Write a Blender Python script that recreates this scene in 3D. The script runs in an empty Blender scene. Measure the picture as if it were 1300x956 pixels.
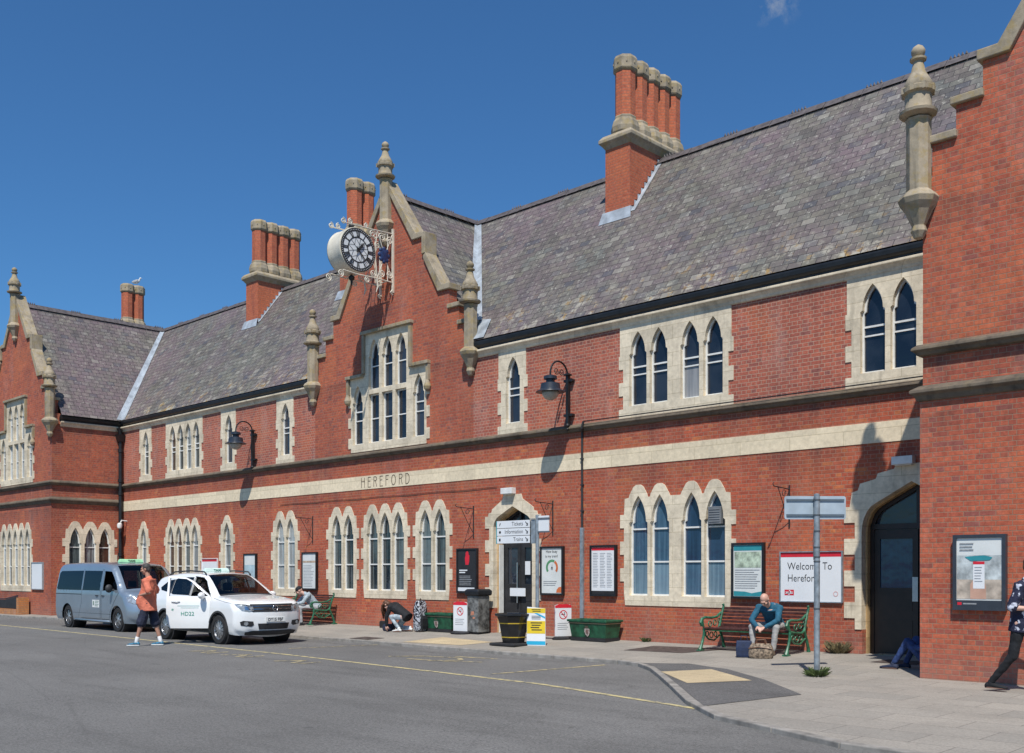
import bpy, bmesh, math, random
from mathutils import Vector, Matrix
from mathutils.geometry import delaunay_2d_cdt
from mathutils.bvhtree import BVHTree
random.seed(7)
PI = math.pi
scene = bpy.context.scene
COL = scene.collection

# ------------------------------------------------------------------ helpers
class MB:
    def __init__(s, T=None):
        s.v = []; s.f = []; s.mi = []; s.m = 0; s.T = T
    def p(s, a):
        s.v.append(tuple(s.T(*a)) if s.T else tuple(a)); return len(s.v) - 1
    def add(s, vs, fs):
        b = len(s.v)
        for a in vs: s.p(a)
        for f in fs:
            s.f.append([b + i for i in f]); s.mi.append(s.m)
    def box(s, x0, x1, y0, y1, z0, z1):
        s.add([(x0,y0,z0),(x1,y0,z0),(x1,y1,z0),(x0,y1,z0),(x0,y0,z1),(x1,y0,z1),(x1,y1,z1),(x0,y1,z1)],
              [(3,2,1,0),(4,5,6,7),(0,1,5,4),(1,2,6,5),(2,3,7,6),(3,0,4,7)])
    def quad(s, a, b, c, d): s.add([a,b,c,d],[(0,1,2,3)])
    def ring_loft(s, rings, caps=True, closed=True):
        n = len(rings[0]); vs = [q for r in rings for q in r]; fs = []
        for i in range(len(rings)-1):
            for j in range(n if closed else n-1):
                k = (j+1) % n
                fs.append((i*n+j, i*n+k, (i+1)*n+k, (i+1)*n+j))
        if caps:
            fs.append(tuple(range(n-1,-1,-1))); fs.append(tuple((len(rings)-1)*n+j for j in range(n)))
        s.add(vs, fs)
    def lathe(s, c, prof, n=16, axis='z', ph=0.0, sx=1, sy=1):
        rings = []
        for r, h in prof:
            ring = []
            for j in range(n):
                a = 2*PI*(j+ph)/n
                u, w = r*math.cos(a)*sx, r*math.sin(a)*sy
                if axis == 'z': ring.append((c[0]+u, c[1]+w, c[2]+h))
                elif axis == 'x': ring.append((c[0]+h, c[1]+u, c[2]+w))
                else: ring.append((c[0]+u, c[1]+h, c[2]+w))
            rings.append(ring)
        s.ring_loft(rings)
    def tube(s, pts, r, n=8):
        pts = [Vector(p) for p in pts]; rs = r if isinstance(r, (list, tuple)) else [r]*len(pts)
        rings = []; up = Vector((0,0,1)); prev = None
        for i, p in enumerate(pts):
            t = (pts[min(i+1, len(pts)-1)] - pts[max(i-1, 0)])
            t = t.normalized() if t.length > 1e-9 else Vector((0,0,1))
            if prev is None:
                a = t.cross(up)
                if a.length < .05: a = t.cross(Vector((1,0,0)))
            else: a = prev - t*prev.dot(t)
            a.normalize(); prev = a; b = t.cross(a)
            rings.append([tuple(p + (a*math.cos(2*PI*j/n) + b*math.sin(2*PI*j/n))*rs[i]) for j in range(n)])
        s.ring_loft(rings)
    def capsule(s, p0, p1, r0, r1, n=10):
        p0, p1 = Vector(p0), Vector(p1); d = (p1-p0)
        L = d.length; d = d/L if L > 1e-6 else Vector((0,0,1))
        pts = []; rs = []
        for k in range(4):
            a = PI/2*(1-k/4); pts.append(p0 - d*r0*math.sin(a)); rs.append(max(.002, r0*math.cos(a)))
        pts += [p0, p1]; rs += [r0, r1]
        for k in range(1, 5):
            a = PI/2*k/4; pts.append(p1 + d*r1*math.sin(a)); rs.append(max(.002, r1*math.cos(a)))
        s.tube(pts, rs, n)
    def ell(s, c, rx, ry, rz, M=None, n=14, m=9):
        rings = []
        for i in range(m+1):
            a = -PI/2 + PI*(.04 + .92*i/m); ring = []
            for j in range(n):
                b = 2*PI*j/n
                q = Vector((rx*math.cos(a)*math.cos(b), ry*math.cos(a)*math.sin(b), rz*math.sin(a)))
                if M: q = M @ q
                ring.append(tuple(Vector(c) + q))
            rings.append(ring)
        s.ring_loft(rings)
    def prism(s, poly, d0, d1, T3):            # poly in (u,v) extruded over d, T3(u,d,v)
        n = len(poly)
        vs = [T3(u, d0, v) for u, v in poly] + [T3(u, d1, v) for u, v in poly]
        fs = [tuple(range(n)), tuple(range(2*n-1, n-1, -1))]
        for i in range(n):
            j = (i+1) % n; fs.append((i, n+i, n+j, j))
        s.add(vs, fs)
    def plate(s, outer, holes, d0, d1, step=None, T3=None, hole_depth=True, outer_depth=True):
        """flat panel with holes in (u,v) at depth d0, with reveals back to d1"""
        T3 = T3 or (lambda u, d, v: (u, d, v))
        tri_v, tri_f = cdt(outer, holes, step)
        s.add([T3(u, d0, v) for u, v in tri_v], tri_f)
        for k, lp in enumerate([outer]+holes):
            if (k == 0 and not outer_depth) or (k > 0 and not hole_depth): continue
            n = len(lp)
            vs = [T3(u, d0, v) for u, v in lp] + [T3(u, d1, v) for u, v in lp]
            s.add(vs, [(i, (i+1) % n, n+(i+1) % n, n+i) for i in range(n)])
    def build(s, name, mats, parent=None, smooth=False, bevel=0, loc=None, merge=False, recalc=True):
        me = bpy.data.meshes.new(name)
        me.from_pydata(s.v, [], s.f)
        mats = mats if isinstance(mats, (list, tuple)) else [mats]
        for m in mats: me.materials.append(m)
        for i, p in enumerate(me.polygons): p.material_index = s.mi[i]
        bm = bmesh.new(); bm.from_mesh(me)
        if merge: bmesh.ops.remove_doubles(bm, verts=bm.verts, dist=.0015)
        if recalc: bmesh.ops.recalc_face_normals(bm, faces=bm.faces)
        bm.to_mesh(me); bm.free()
        if smooth:
            for p in me.polygons: p.use_smooth = True
        o = bpy.data.objects.new(name, me); COL.objects.link(o)
        if smooth == 'auto':
            try: me.set_sharp_from_angle(angle=math.radians(38))
            except Exception: pass
        if parent: o.parent = parent
        if loc: o.location = loc
        if bevel:
            b = o.modifiers.new('edge', 'BEVEL'); b.width = bevel; b.segments = 2; b.limit_method = 'ANGLE'
        return o

def inside(p, poly):
    x, y = p; c = False; n = len(poly); j = n-1
    for i in range(n):
        xi, yi = poly[i]; xj, yj = poly[j]
        if (yi > y) != (yj > y) and x < (xj-xi)*(y-yi)/(yj-yi)+xi: c = not c
        j = i
    return c

def cdt(outer, holes, step=None):
    vs = []; es = []
    for lp in [outer]+holes:
        q = []
        for i in range(len(lp)):
            a = Vector(lp[i]); b = Vector(lp[(i+1) % len(lp)])
            k = max(1, int((b-a).length/step)) if step else 1
            for t in range(k): q.append(a + (b-a)*t/k)
        base = len(vs); vs += q
        es += [(base+i, base+(i+1) % len(q)) for i in range(len(q))]
    if step:
        us = [v[0] for v in vs]; ws = [v[1] for v in vs]
        x = min(us)+step/2
        while x < max(us):
            z = min(ws)+step/2
            while z < max(ws):
                if inside((x, z), outer) and not any(inside((x, z), h) for h in holes): vs.append(Vector((x, z)))
                z += step
            x += step
    r = delaunay_2d_cdt([Vector(v) for v in vs], es, [], 0, 1e-5)
    bb = [(min(a for a, b in h), max(a for a, b in h), min(b for a, b in h), max(b for a, b in h)) for h in holes]
    fs = []
    for f in r[2]:
        cx = sum(r[0][i][0] for i in f)/len(f); cz = sum(r[0][i][1] for i in f)/len(f)
        if not inside((cx, cz), outer): continue
        if any(b[0] < cx < b[1] and b[2] < cz < b[3] and inside((cx, cz), h) for h, b in zip(holes, bb)): continue
        fs.append(tuple(f))
    return [tuple(v) for v in r[0]], fs

def empty(name, loc=(0,0,0), rz=0, parent=None):
    o = bpy.data.objects.new(name, None); COL.objects.link(o)
    o.location = loc; o.rotation_euler = (0, 0, rz); o.empty_display_size = .3
    if parent: o.parent = parent
    return o
def tag(o, label=None, cat=None, group=None, kind=None):
    if label: o['label'] = label
    if cat: o['category'] = cat
    if group: o['group'] = group
    if kind: o['kind'] = kind
    return o
def copy_tree(o, parent=None):
    c = o.copy(); COL.objects.link(c)
    if parent: c.parent = parent
    for ch in list(o.children): copy_tree(ch, c)
    return c
def text(s, size, T3, parent, mat, name='lettering', align='LEFT', sx=1.0, off=0.0, depth=0.0):
    """flat lettering; T3(u, v) -> world; baseline at v=0"""
    cu = bpy.data.curves.new(name, 'FONT'); cu.body = s; cu.size = size; cu.align_x = align
    cu.resolution_u = 3; cu.offset = off
    tmp = bpy.data.objects.new('tmp', cu); COL.objects.link(tmp)
    dg = bpy.context.evaluated_depsgraph_get()
    me = bpy.data.meshes.new_from_object(tmp.evaluated_get(dg))
    bpy.data.objects.remove(tmp); 
    for v in me.vertices: v.co = Vector(T3(v.co.x*sx, v.co.y))
    me.materials.clear(); me.materials.append(mat); me.name = name
    o = bpy.data.objects.new(name, me); COL.objects.link(o)
    if parent: o.parent = parent
    return o

# ------------------------------------------------------------------ materials
def newmat(name):
    m = bpy.data.materials.new(name); m.use_nodes = True
    nt = m.node_tree; b = nt.nodes['Principled BSDF']
    return m, nt, b
def N(nt, t, **k):
    n = nt.nodes.new(t)
    for a, v in k.items():
        if a.startswith('i_'): n.inputs[a[2:].replace('_', ' ')].default_value = v
        else: setattr(n, a, v)
    return n
def ramp(nt, fac, stops):
    r = N(nt, 'ShaderNodeValToRGB'); e = r.color_ramp.elements
    while len(e) < len(stops): e.new(.5)
    for i, (p, c) in enumerate(stops):
        e[i].position = p; e[i].color = (c, c, c, 1) if isinstance(c, (int, float)) else (*c, 1)
    nt.links.new(fac, r.inputs[0]); return r.outputs[0]
def mixc(nt, fac, a, b, mode='MIX'):
    m = N(nt, 'ShaderNodeMix', data_type='RGBA', blend_type=mode)
    for sock, v in ((m.inputs[0], fac), (m.inputs[6], a), (m.inputs[7], b)):
        if hasattr(v, 'is_linked') or hasattr(v, 'links'): nt.links.new(v, sock)
        elif isinstance(v, (int, float)): sock.default_value = v if sock.type == 'VALUE' else (v, v, v, 1)
        else: sock.default_value = (*v, 1)
    return m.outputs[2]
def noise(nt, vec, scale, detail=4, rough=.55, dist=0):
    n = N(nt, 'ShaderNodeTexNoise'); n.inputs['Scale'].default_value = scale
    n.inputs['Detail'].default_value = detail; n.inputs['Roughness'].default_value = rough
    n.inputs['Distortion'].default_value = dist
    if vec is not None: nt.links.new(vec, n.inputs['Vector'])
    return n.outputs['Fac']
def scaled(nt, vec, s):
    m = N(nt, 'ShaderNodeMapping'); m.inputs['Scale'].default_value = s; nt.links.new(vec, m.inputs[0]); return m.outputs[0]
def objco(nt): return N(nt, 'ShaderNodeTexCoord').outputs['Object']
def bump(nt, b, h, st, dist=.02):
    n = N(nt, 'ShaderNodeBump'); n.inputs['Strength'].default_value = st; n.inputs['Distance'].default_value = dist
    nt.links.new(h, n.inputs['Height']); nt.links.new(n.outputs[0], b.inputs['Normal'])

def simple(name, col, rough=.6, metal=0, var=.12, scale=6, bmp=0, spec=.5, coat=0):
    m, nt, b = newmat(name)
    co = objco(nt)
    f = noise(nt, co, scale, 5)
    d = tuple(c*(1-var*1.6) for c in col); l = tuple(min(1, c*(1+var)) for c in col)
    nt.links.new(ramp(nt, f, [(.3, d), (.7, l)]), b.inputs['Base Color'])
    b.inputs['Roughness'].default_value = rough; b.inputs['Metallic'].default_value = metal
    b.inputs['Specular IOR Level'].default_value = spec
    if coat: b.inputs['Coat Weight'].default_value = coat; b.inputs['Coat Roughness'].default_value = .04
    if bmp: bump(nt, b, noise(nt, co, scale*6, 4), bmp, .01)
    return m

def brick_mat(name, ca, cb, cc, mortar, dirt=.35, pale=.25, rowh=.075, top=None):
    m, nt, b = newmat(name); L = nt.links.new
    co = objco(nt)
    sep = N(nt, 'ShaderNodeSeparateXYZ'); L(co, sep.inputs[0])
    ad = N(nt, 'ShaderNodeMath', operation='ADD'); L(sep.outputs[0], ad.inputs[0]); L(sep.outputs[1], ad.inputs[1])
    # slight waviness of the courses
    wob = noise(nt, co, 1.3, 2); w2 = N(nt, 'ShaderNodeMath', operation='MULTIPLY_ADD'); L(wob, w2.inputs[0]); w2.inputs[1].default_value = .012
    L(sep.outputs[2], w2.inputs[2])
    cmb = N(nt, 'ShaderNodeCombineXYZ'); L(ad.outputs[0], cmb.inputs[0]); L(w2.outputs[0], cmb.inputs[1])
    def bk(c1, c2, mo, bias, w=.225):
        k = N(nt, 'ShaderNodeTexBrick'); L(cmb.outputs[0], k.inputs['Vector'])
        k.inputs['Scale'].default_value = 1; k.inputs['Brick Width'].default_value = w; k.inputs['Row Height'].default_value = rowh
        k.inputs['Mortar Size'].default_value = .0065; k.inputs['Mortar Smooth'].default_value = .3; k.inputs['Bias'].default_value = bias
        k.squash = .5; k.squash_frequency = 2
        for s, c in (('Color1', c1), ('Color2', c2), ('Mortar', mo)): k.inputs[s].default_value = (*c, 1)
        return k
    k1 = bk(ca, cb, mortar, 0)
    k2 = bk((0,0,0), (1,1,1), (.5,.5,.5), -.1)
    rnd = k2.outputs['Color']
    # rare dark / orange bricks
    c = mixc(nt, ramp(nt, rnd, [(.72, 0), (.9, .75)]), k1.outputs['Color'], cc)
    # broad weather variation
    n1 = noise(nt, scaled(nt, co, (1, 1, .6)), .55, 6, .6)
    n2 = noise(nt, scaled(nt, co, (1, 1, .35)), 1.7, 7, .65)
    n3 = noise(nt, co, 14, 5, .7)
    c = mixc(nt, ramp(nt, n1, [(.42, 0), (.68, dirt)]), c, (.12, .045, .04))
    c = mixc(nt, ramp(nt, n2, [(.52, 0), (.74, pale)]), c, (.52, .34, .29))
    # sooty, salt-stained and freshly orange areas of different scale
    n5 = noise(nt, scaled(nt, co, (1, 1, .18)), 2.6, 6, .7)
    c = mixc(nt, ramp(nt, n5, [(.56, 0), (.72, .45)]), c, (.13, .055, .045))
    n6 = noise(nt, co, .9, 3, .5)
    c = mixc(nt, ramp(nt, n6, [(.52, 0), (.66, .35)]), c, (.52, .15, .06))
    n7 = noise(nt, co, 4.5, 6, .75)
    c = mixc(nt, ramp(nt, n7, [(.62, 0), (.74, pale*1.6)]), c, (.56, .42, .36))
    c = mixc(nt, .42, c, ramp(nt, n3, [(.3, .2), (.7, .9)]), 'OVERLAY')
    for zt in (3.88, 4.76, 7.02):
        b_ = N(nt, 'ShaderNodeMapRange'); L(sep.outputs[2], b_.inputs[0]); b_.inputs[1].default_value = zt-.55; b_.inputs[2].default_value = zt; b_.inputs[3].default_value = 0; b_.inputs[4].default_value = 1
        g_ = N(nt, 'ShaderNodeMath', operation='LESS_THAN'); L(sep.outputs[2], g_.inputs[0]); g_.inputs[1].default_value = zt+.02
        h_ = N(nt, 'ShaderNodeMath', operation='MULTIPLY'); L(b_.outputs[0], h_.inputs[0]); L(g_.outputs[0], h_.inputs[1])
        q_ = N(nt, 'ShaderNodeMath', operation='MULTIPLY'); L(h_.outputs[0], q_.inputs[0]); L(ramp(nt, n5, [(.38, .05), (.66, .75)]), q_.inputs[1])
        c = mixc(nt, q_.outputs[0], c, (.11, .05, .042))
    # mortar back on top, washed out in places
    mf = N(nt, 'ShaderNodeMath', operation='MULTIPLY'); L(k1.outputs['Fac'], mf.inputs[0])
    L(ramp(nt, noise(nt, co, .9, 4), [(.35, .35), (.62, .95)]), mf.inputs[1])
    c = mixc(nt, mf.outputs[0], c, mortar)
    # streaky dark grime just above ground
    mr = N(nt, 'ShaderNodeMapRange'); L(sep.outputs[2], mr.inputs[0])
    mr.inputs[1].default_value = .55; mr.inputs[2].default_value = 0; mr.inputs[3].default_value = 0; mr.inputs[4].default_value = .5
    g = N(nt, 'ShaderNodeMath', operation='MULTIPLY'); L(mr.outputs[0], g.inputs[0]); L(n2, g.inputs[1])
    c = mixc(nt, g.outputs[0], c, (.30, .22, .18))
    if top:
        mt = N(nt, 'ShaderNodeMapRange'); L(sep.outputs[2], mt.inputs[0])
        mt.inputs[1].default_value = top[0]; mt.inputs[2].default_value = top[1]
        mt.inputs[3].default_value = 0; mt.inputs[4].default_value = 1
        c = mixc(nt, mt.outputs[0], c, mixc(nt, .5, c, (.33,.1,.07)))
    L(c, b.inputs['Base Color']); b.inputs['Roughness'].default_value = .88
    b.inputs['Specular IOR Level'].default_value = .25
    hm = N(nt, 'ShaderNodeMath', operation='MULTIPLY_ADD'); L(k1.outputs['Fac'], hm.inputs[0]); hm.inputs[1].default_value = -1
    L(n3, hm.inputs[2]); bump(nt, b, hm.outputs[0], .55, .008)
    return m

def slate_mat(name, axis):
    m, nt, b = newmat(name); L = nt.links.new; co = objco(nt)
    sep = N(nt, 'ShaderNodeSeparateXYZ'); L(co, sep.inputs[0])
    u, w = (sep.outputs[0], sep.outputs[1]) if axis == 'x' else (sep.outputs[1], sep.outputs[0])
    mu = N(nt, 'ShaderNodeMath', operation='MULTIPLY'); L(w, mu.inputs[0]); mu.inputs[1].default_value = 1.58
    wob = N(nt, 'ShaderNodeMath', operation='MULTIPLY_ADD'); L(noise(nt, co, .7, 3), wob.inputs[0]); wob.inputs[1].default_value = .10; L(mu.outputs[0], wob.inputs[2])
    cmb = N(nt, 'ShaderNodeCombineXYZ'); L(u, cmb.inputs[0]); L(wob.outputs[0], cmb.inputs[1])
    def bk(c1, c2, mo, bias, ms=.008):
        k = N(nt, 'ShaderNodeTexBrick'); L(cmb.outputs[0], k.inputs['Vector'])
        k.inputs['Scale'].default_value = 1; k.inputs['Brick Width'].default_value = .30; k.inputs['Row Height'].default_value = .19
        k.inputs['Mortar Size'].default_value = ms; k.inputs['Mortar Smooth'].default_value = .2; k.inputs['Bias'].default_value = bias
        for s, c in (('Color1', c1), ('Color2', c2), ('Mortar', mo)): k.inputs[s].default_value = (*c, 1)
        return k
    kr = bk((0,0,0), (1,1,1), (.5,)*3, 0)
    kf = bk((0,0,0), (0,0,0), (1,1,1), 0, .007)
    r = N(nt, 'ShaderNodeSeparateColor'); L(kr.outputs['Color'], r.inputs[0])
    c = ramp(nt, r.outputs[0], [(0, (.082,.072,.064)), (.28, (.112,.098,.086)), (.5, (.125,.103,.098)), (.68, (.140,.128,.100)), (.88, (.118,.120,.112)), (1, (.165,.15,.125))])
    n1 = noise(nt, co, .45, 5, .6)
    c = mixc(nt, ramp(nt, n1, [(.42, .0), (.60, .65)]), c, (.172,.118,.134))
    c = mixc(nt, ramp(nt, noise(nt, co, .62, 5, .65), [(.50, .0), (.64, .5)]), c, (.150,.150,.120))
    c = mixc(nt, ramp(nt, noise(nt, co, .9, 5, .65), [(.56, .0), (.68, .45)]), c, (.085,.088,.098))
    c = mixc(nt, ramp(nt, r.outputs[0], [(.93, 0), (.98, .40)]), c, (.30,.28,.245))
    c = mixc(nt, ramp(nt, r.outputs[0], [(.03, .6), (.08, 0)]), c, (.07,.075,.095))
    n2 = noise(nt, co, 3.2, 8, .72)
    c = mixc(nt, ramp(nt, n2, [(.50, 0), (.68, .5)]), c, (.25,.235,.18))
    nst = noise(nt, scaled(nt, co, (3.2, .35, .35) if axis == 'x' else (.35, 3.2, .35)), 1.2, 6, .65)
    c = mixc(nt, ramp(nt, nst, [(.50, 0), (.70, .5)]), c, (.065,.060,.055))
    n4 = noise(nt, co, 9, 6, .75)
    c = mixc(nt, ramp(nt, n4, [(.56, 0), (.68, .7)]), c, (.44,.42,.36))
    # orange-grey lichen near the eaves
    if axis == 'x':
        mr = N(nt, 'ShaderNodeMapRange'); L(sep.outputs[2], mr.inputs[0]); mr.inputs[1].default_value = 8.6; mr.inputs[2].default_value = 7.2
        li = N(nt, 'ShaderNodeMath', operation='MULTIPLY'); L(mr.outputs[0], li.inputs[0]); L(ramp(nt, noise(nt, co, 2.1, 8, .75), [(.52, 0), (.6, .9)]), li.inputs[1])
        c = mixc(nt, li.outputs[0], c, mixc(nt, ramp(nt, noise(nt, co, 5, 3), [(.5, 0), (.55, 1)]), (.40,.37,.30), (.36,.22,.06)))
    kk = N(nt, 'ShaderNodeMath', operation='MULTIPLY'); L(kf.outputs['Fac'], kk.inputs[0]); kk.inputs[1].default_value = .8
    c = mixc(nt, kk.outputs[0], c, (.022,.02,.022))
    L(c, b.inputs['Base Color']); b.inputs['Roughness'].default_value = .62; b.inputs['Specular IOR Level'].default_value = .4
    h = N(nt, 'ShaderNodeMath', operation='MULTIPLY_ADD'); L(kf.outputs['Fac'], h.inputs[0]); h.inputs[1].default_value = -1.2; L(kr.outputs['Color'], h.inputs[2])
    h2 = N(nt, 'ShaderNodeMath', operation='MULTIPLY_ADD'); L(n4, h2.inputs[0]); h2.inputs[1].default_value = .5; L(h.outputs[0], h2.inputs[2])
    bump(nt, b, h2.outputs[0], .8, .02)
    return m

def stone_mat(name, col, grime=.4, lichen=0, blocks=True, dark=(.10,.085,.065)):
    m, nt, b = newmat(name); L = nt.links.new; co = objco(nt)
    n1 = noise(nt, co, 1.6, 7, .65); n2 = noise(nt, co, 11, 6, .7)
    c = ramp(nt, n2, [(.25, tuple(x*.78 for x in col)), (.75, tuple(min(1, x*1.15) for x in col))])
    c = mixc(nt, ramp(nt, n1, [(.46, 0), (.72, grime)]), c, dark)
    st = noise(nt, scaled(nt, co, (5, 5, .5)), 1.5, 4)
    c = mixc(nt, ramp(nt, st, [(.56, 0), (.72, grime*.7)]), c, dark)
    if lichen:
        c = mixc(nt, ramp(nt, noise(nt, co, 5, 7, .7), [(.5, 0), (.6, lichen)]), c, (.33,.24,.09))
    if blocks:
        sep = N(nt, 'ShaderNodeSeparateXYZ'); L(co, sep.inputs[0])
        ad = N(nt, 'ShaderNodeMath', operation='ADD'); L(sep.outputs[0], ad.inputs[0]); L(sep.outputs[1], ad.inputs[1])
        cm = N(nt, 'ShaderNodeCombineXYZ'); L(ad.outputs[0], cm.inputs[0]); L(sep.outputs[2], cm.inputs[1])
        k = N(nt, 'ShaderNodeTexBrick'); L(cm.outputs[0], k.inputs['Vector']); k.inputs['Scale'].default_value = 1
        k.inputs['Brick Width'].default_value = 1.1; k.inputs['Row Height'].default_value = .295; k.inputs['Mortar Size'].default_value = .006
        k.inputs['Color1'].default_value = (.8,.8,.8,1); k.inputs['Color2'].default_value = (1,1,1,1); k.inputs['Mortar'].default_value = (.6,.58,.52,1)
        c = mixc(nt, .8, c, k.outputs['Color'], 'MULTIPLY')
    L(c, b.inputs['Base Color']); b.inputs['Roughness'].default_value = .85; b.inputs['Specular IOR Level'].default_value = .25
    bump(nt, b, n2, .35, .012)
    return m

def glass_mat(name, col, rough=.03, wav=.25, streak=0, col2=None):
    m, nt, b = newmat(name); L = nt.links.new; co = objco(nt)
    sc = scaled(nt, co, (7, 7, .25)); n = noise(nt, sc if streak else co, 2.2 if streak else 1.1, 3)
    c2 = col2 or tuple(c*1.8+.004 for c in col)
    oi = N(nt, 'ShaderNodeObjectInfo'); ck = ramp(nt, n, [(.42, col), (.62, c2)])
    ck = mixc(nt, ramp(nt, oi.outputs['Random'], [(.45, 0), (1, .5)]), ck, tuple(min(1, x*1.6+.022) for x in c2))
    # random paler tint from one pane object to the next
    L(ck, b.inputs['Base Color'])
    b.inputs['Roughness'].default_value = rough; b.inputs['Specular IOR Level'].default_value = .6
    bump(nt, b, noise(nt, co, 1.7, 3), wav*1.8, .03)
    return m

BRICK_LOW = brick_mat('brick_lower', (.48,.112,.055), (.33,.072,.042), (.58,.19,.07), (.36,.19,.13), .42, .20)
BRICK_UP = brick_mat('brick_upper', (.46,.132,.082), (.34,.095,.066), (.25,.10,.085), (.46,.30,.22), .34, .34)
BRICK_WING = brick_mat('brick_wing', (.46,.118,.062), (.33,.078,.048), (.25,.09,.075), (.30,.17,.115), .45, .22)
BRICK_CHIM = brick_mat('brick_chimney', (.48,.135,.065), (.40,.10,.055), (.50,.15,.07), (.34,.15,.10), .2, .06)
SLATE_X = slate_mat('slate_main', 'x'); SLATE_Y = slate_mat('slate_cross', 'y')
STONE = stone_mat('cream_stone', (.79,.68,.51), .38)
STONE_D = stone_mat('stone_yellow', (.56,.38,.19), .3)
STONE_G = stone_mat('weathered_stone', (.37,.31,.225), .75, .55, False)
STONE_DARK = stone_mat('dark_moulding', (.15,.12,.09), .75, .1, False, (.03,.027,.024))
BAND = stone_mat('band_stone', (.82,.69,.49), .16)
LEAD = simple('lead', (.42,.46,.50), .5, .2, .25, 3)
BLACK = simple('black_iron', (.012,.013,.015), .45, 0, .3, 5)
BLACKM = simple('matt_black', (.02,.02,.022), .7, 0, .3, 5)
WHITEP = simple('white_paint', (.72,.72,.69), .45, 0, .08, 8)
WHITE = simple('white_panel', (.74,.75,.76), .4, 0, .03, 2)
GALV = simple('galvanised_steel', (.30,.34,.37), .45, .35, .25, 9)
SIGNBACK = simple('sign_back', (.40,.47,.52), .5, .2, .12, 4)
RED = simple('sign_red', (.62,.018,.035), .45, 0, .05)
GREENI = simple('green_cast_iron', (.03,.14,.075), .4, 0, .35, 14)
GREENP = simple('green_trough', (.012,.085,.042), .5, 0, .4, 7, .2)
WOODR = simple('bench_slats', (.085,.028,.022), .5, 0, .45, 11, .2)
RUBBER = simple('rubber', (.018,.018,.02), .8, 0, .3, 8)
TYRE = simple('tyre', (.02,.02,.021), .85, 0, .3, 10)
CHROME = simple('chrome', (.62,.63,.65), .18, 1, .06, 4)
ALLOY = simple('alloy', (.50,.51,.53), .3, .85, .12, 6)
PLAST = simple('dark_plastic', (.03,.031,.033), .6, 0, .2, 9)
GLASS_UP = glass_mat('glass_upper', (.005,.008,.016), col2=(.022,.028,.04))
GLASS_BL2 = glass_mat('glass_blue_pale', (.10,.165,.22), .05, .3, 1, (.16,.24,.30))
GLASS_CURT = glass_mat('glass_curtain', (.02,.025,.035), .05, .3, 1, (.22,.22,.22))
GLASS_LOW = glass_mat('glass_lower', (.012,.018,.024), .04, .3, 1, (.10,.125,.13))
GLASS_PALE = glass_mat('glass_pale', (.05,.06,.065), .06, .4, 1, (.30,.33,.34))
GLASS_BLUE = glass_mat('glass_blue', (.030,.070,.12), .05, .3, 1, (.065,.125,.19))
GLASS_BLUED = glass_mat('glass_blue_dark', (.012,.03,.065), .05, .2, 1, (.02,.05,.10))
GLASS_BROWN = glass_mat('glass_brown', (.03,.014,.010), .05, .3, 0, (.07,.035,.025))
# ------------------------------------------------------------------ the station building
ZR, YR, K = 12.1, 3.49, 1.309            # ridge height, ridge line, roof slope
EAVE = 3.62                              # ridge to roof edge
AXC, AXL, AXR = -22.2, -41.8, -2.83      # axes of the three gables
WY = -2.68; HW = 3.39                    # face of the wings, half width
XL, XR = AXL+HW, AXR-HW
def TM(Y0): return lambda u, d, v: (u, Y0+d, v)
def TR(X0): return lambda u, d, v: (X0-d, u, v)
TM0 = TM(0.0)
station = tag(empty('railway_station'), 'long red brick Victorian railway station with stone gables and slate roofs', 'railway station')

def arch(c, a, z0, zs, za, n=7, cusp=True):
    k = .04 if cusp else 0
    a2 = a-k; r = za-zs; R = (a2*a2+r*r)/(2*a2)
    L = [(c-a, z0), (c-a, zs-.03)]
    th = math.asin(min(1, r/R))
    for i in range(n+1):
        t = PI - th*i/n
        L.append((c-a2+R + R*math.cos(t), zs + R*math.sin(t)))
    L[-1] = (c, za)
    return L + [(2*c-x, z) for x, z in reversed(L[:-1])]
def tudor(c, a, z0, zs, za):
    r = za-zs; L = [(c-a, z0), (c-a, zs)]
    for i in range(1, 6):
        t = i/5*PI*.42
        L.append((c-a+a*.38*(1-math.cos(t)), zs+r*.62*math.sin(t)))
    L.append((c, za))
    return L + [(2*c-x, z) for x, z in reversed(L[:-1])]
def teeth(xn, xt, zhi, zlo, row=.295, first=True):
    pts = []; z = zhi; w = first
    while z > zlo+.02:
        x = xt if w else xn; z2 = max(zlo, z-row)
        pts += [(x, z), (x, z2)]; z = z2; w = not w
    return pts
def shrink(poly, k):
    n = len(poly); out = []
    cx = sum(p[0] for p in poly)/n; cz = sum(p[1] for p in poly)/n
    for i in range(n):
        a, b, c = Vector(poly[i-1]), Vector(poly[i]), Vector(poly[(i+1) % n])
        e1 = (b-a).normalized(); e2 = (c-b).normalized()
        n1 = Vector((e1.y, -e1.x)); n2 = Vector((e2.y, -e2.x))
        m = (n1+n2); m = m/max(.35, m.dot(n1)) if m.length > 1e-6 else n1
        out.append(tuple(b+m*k))
    return out

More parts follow.
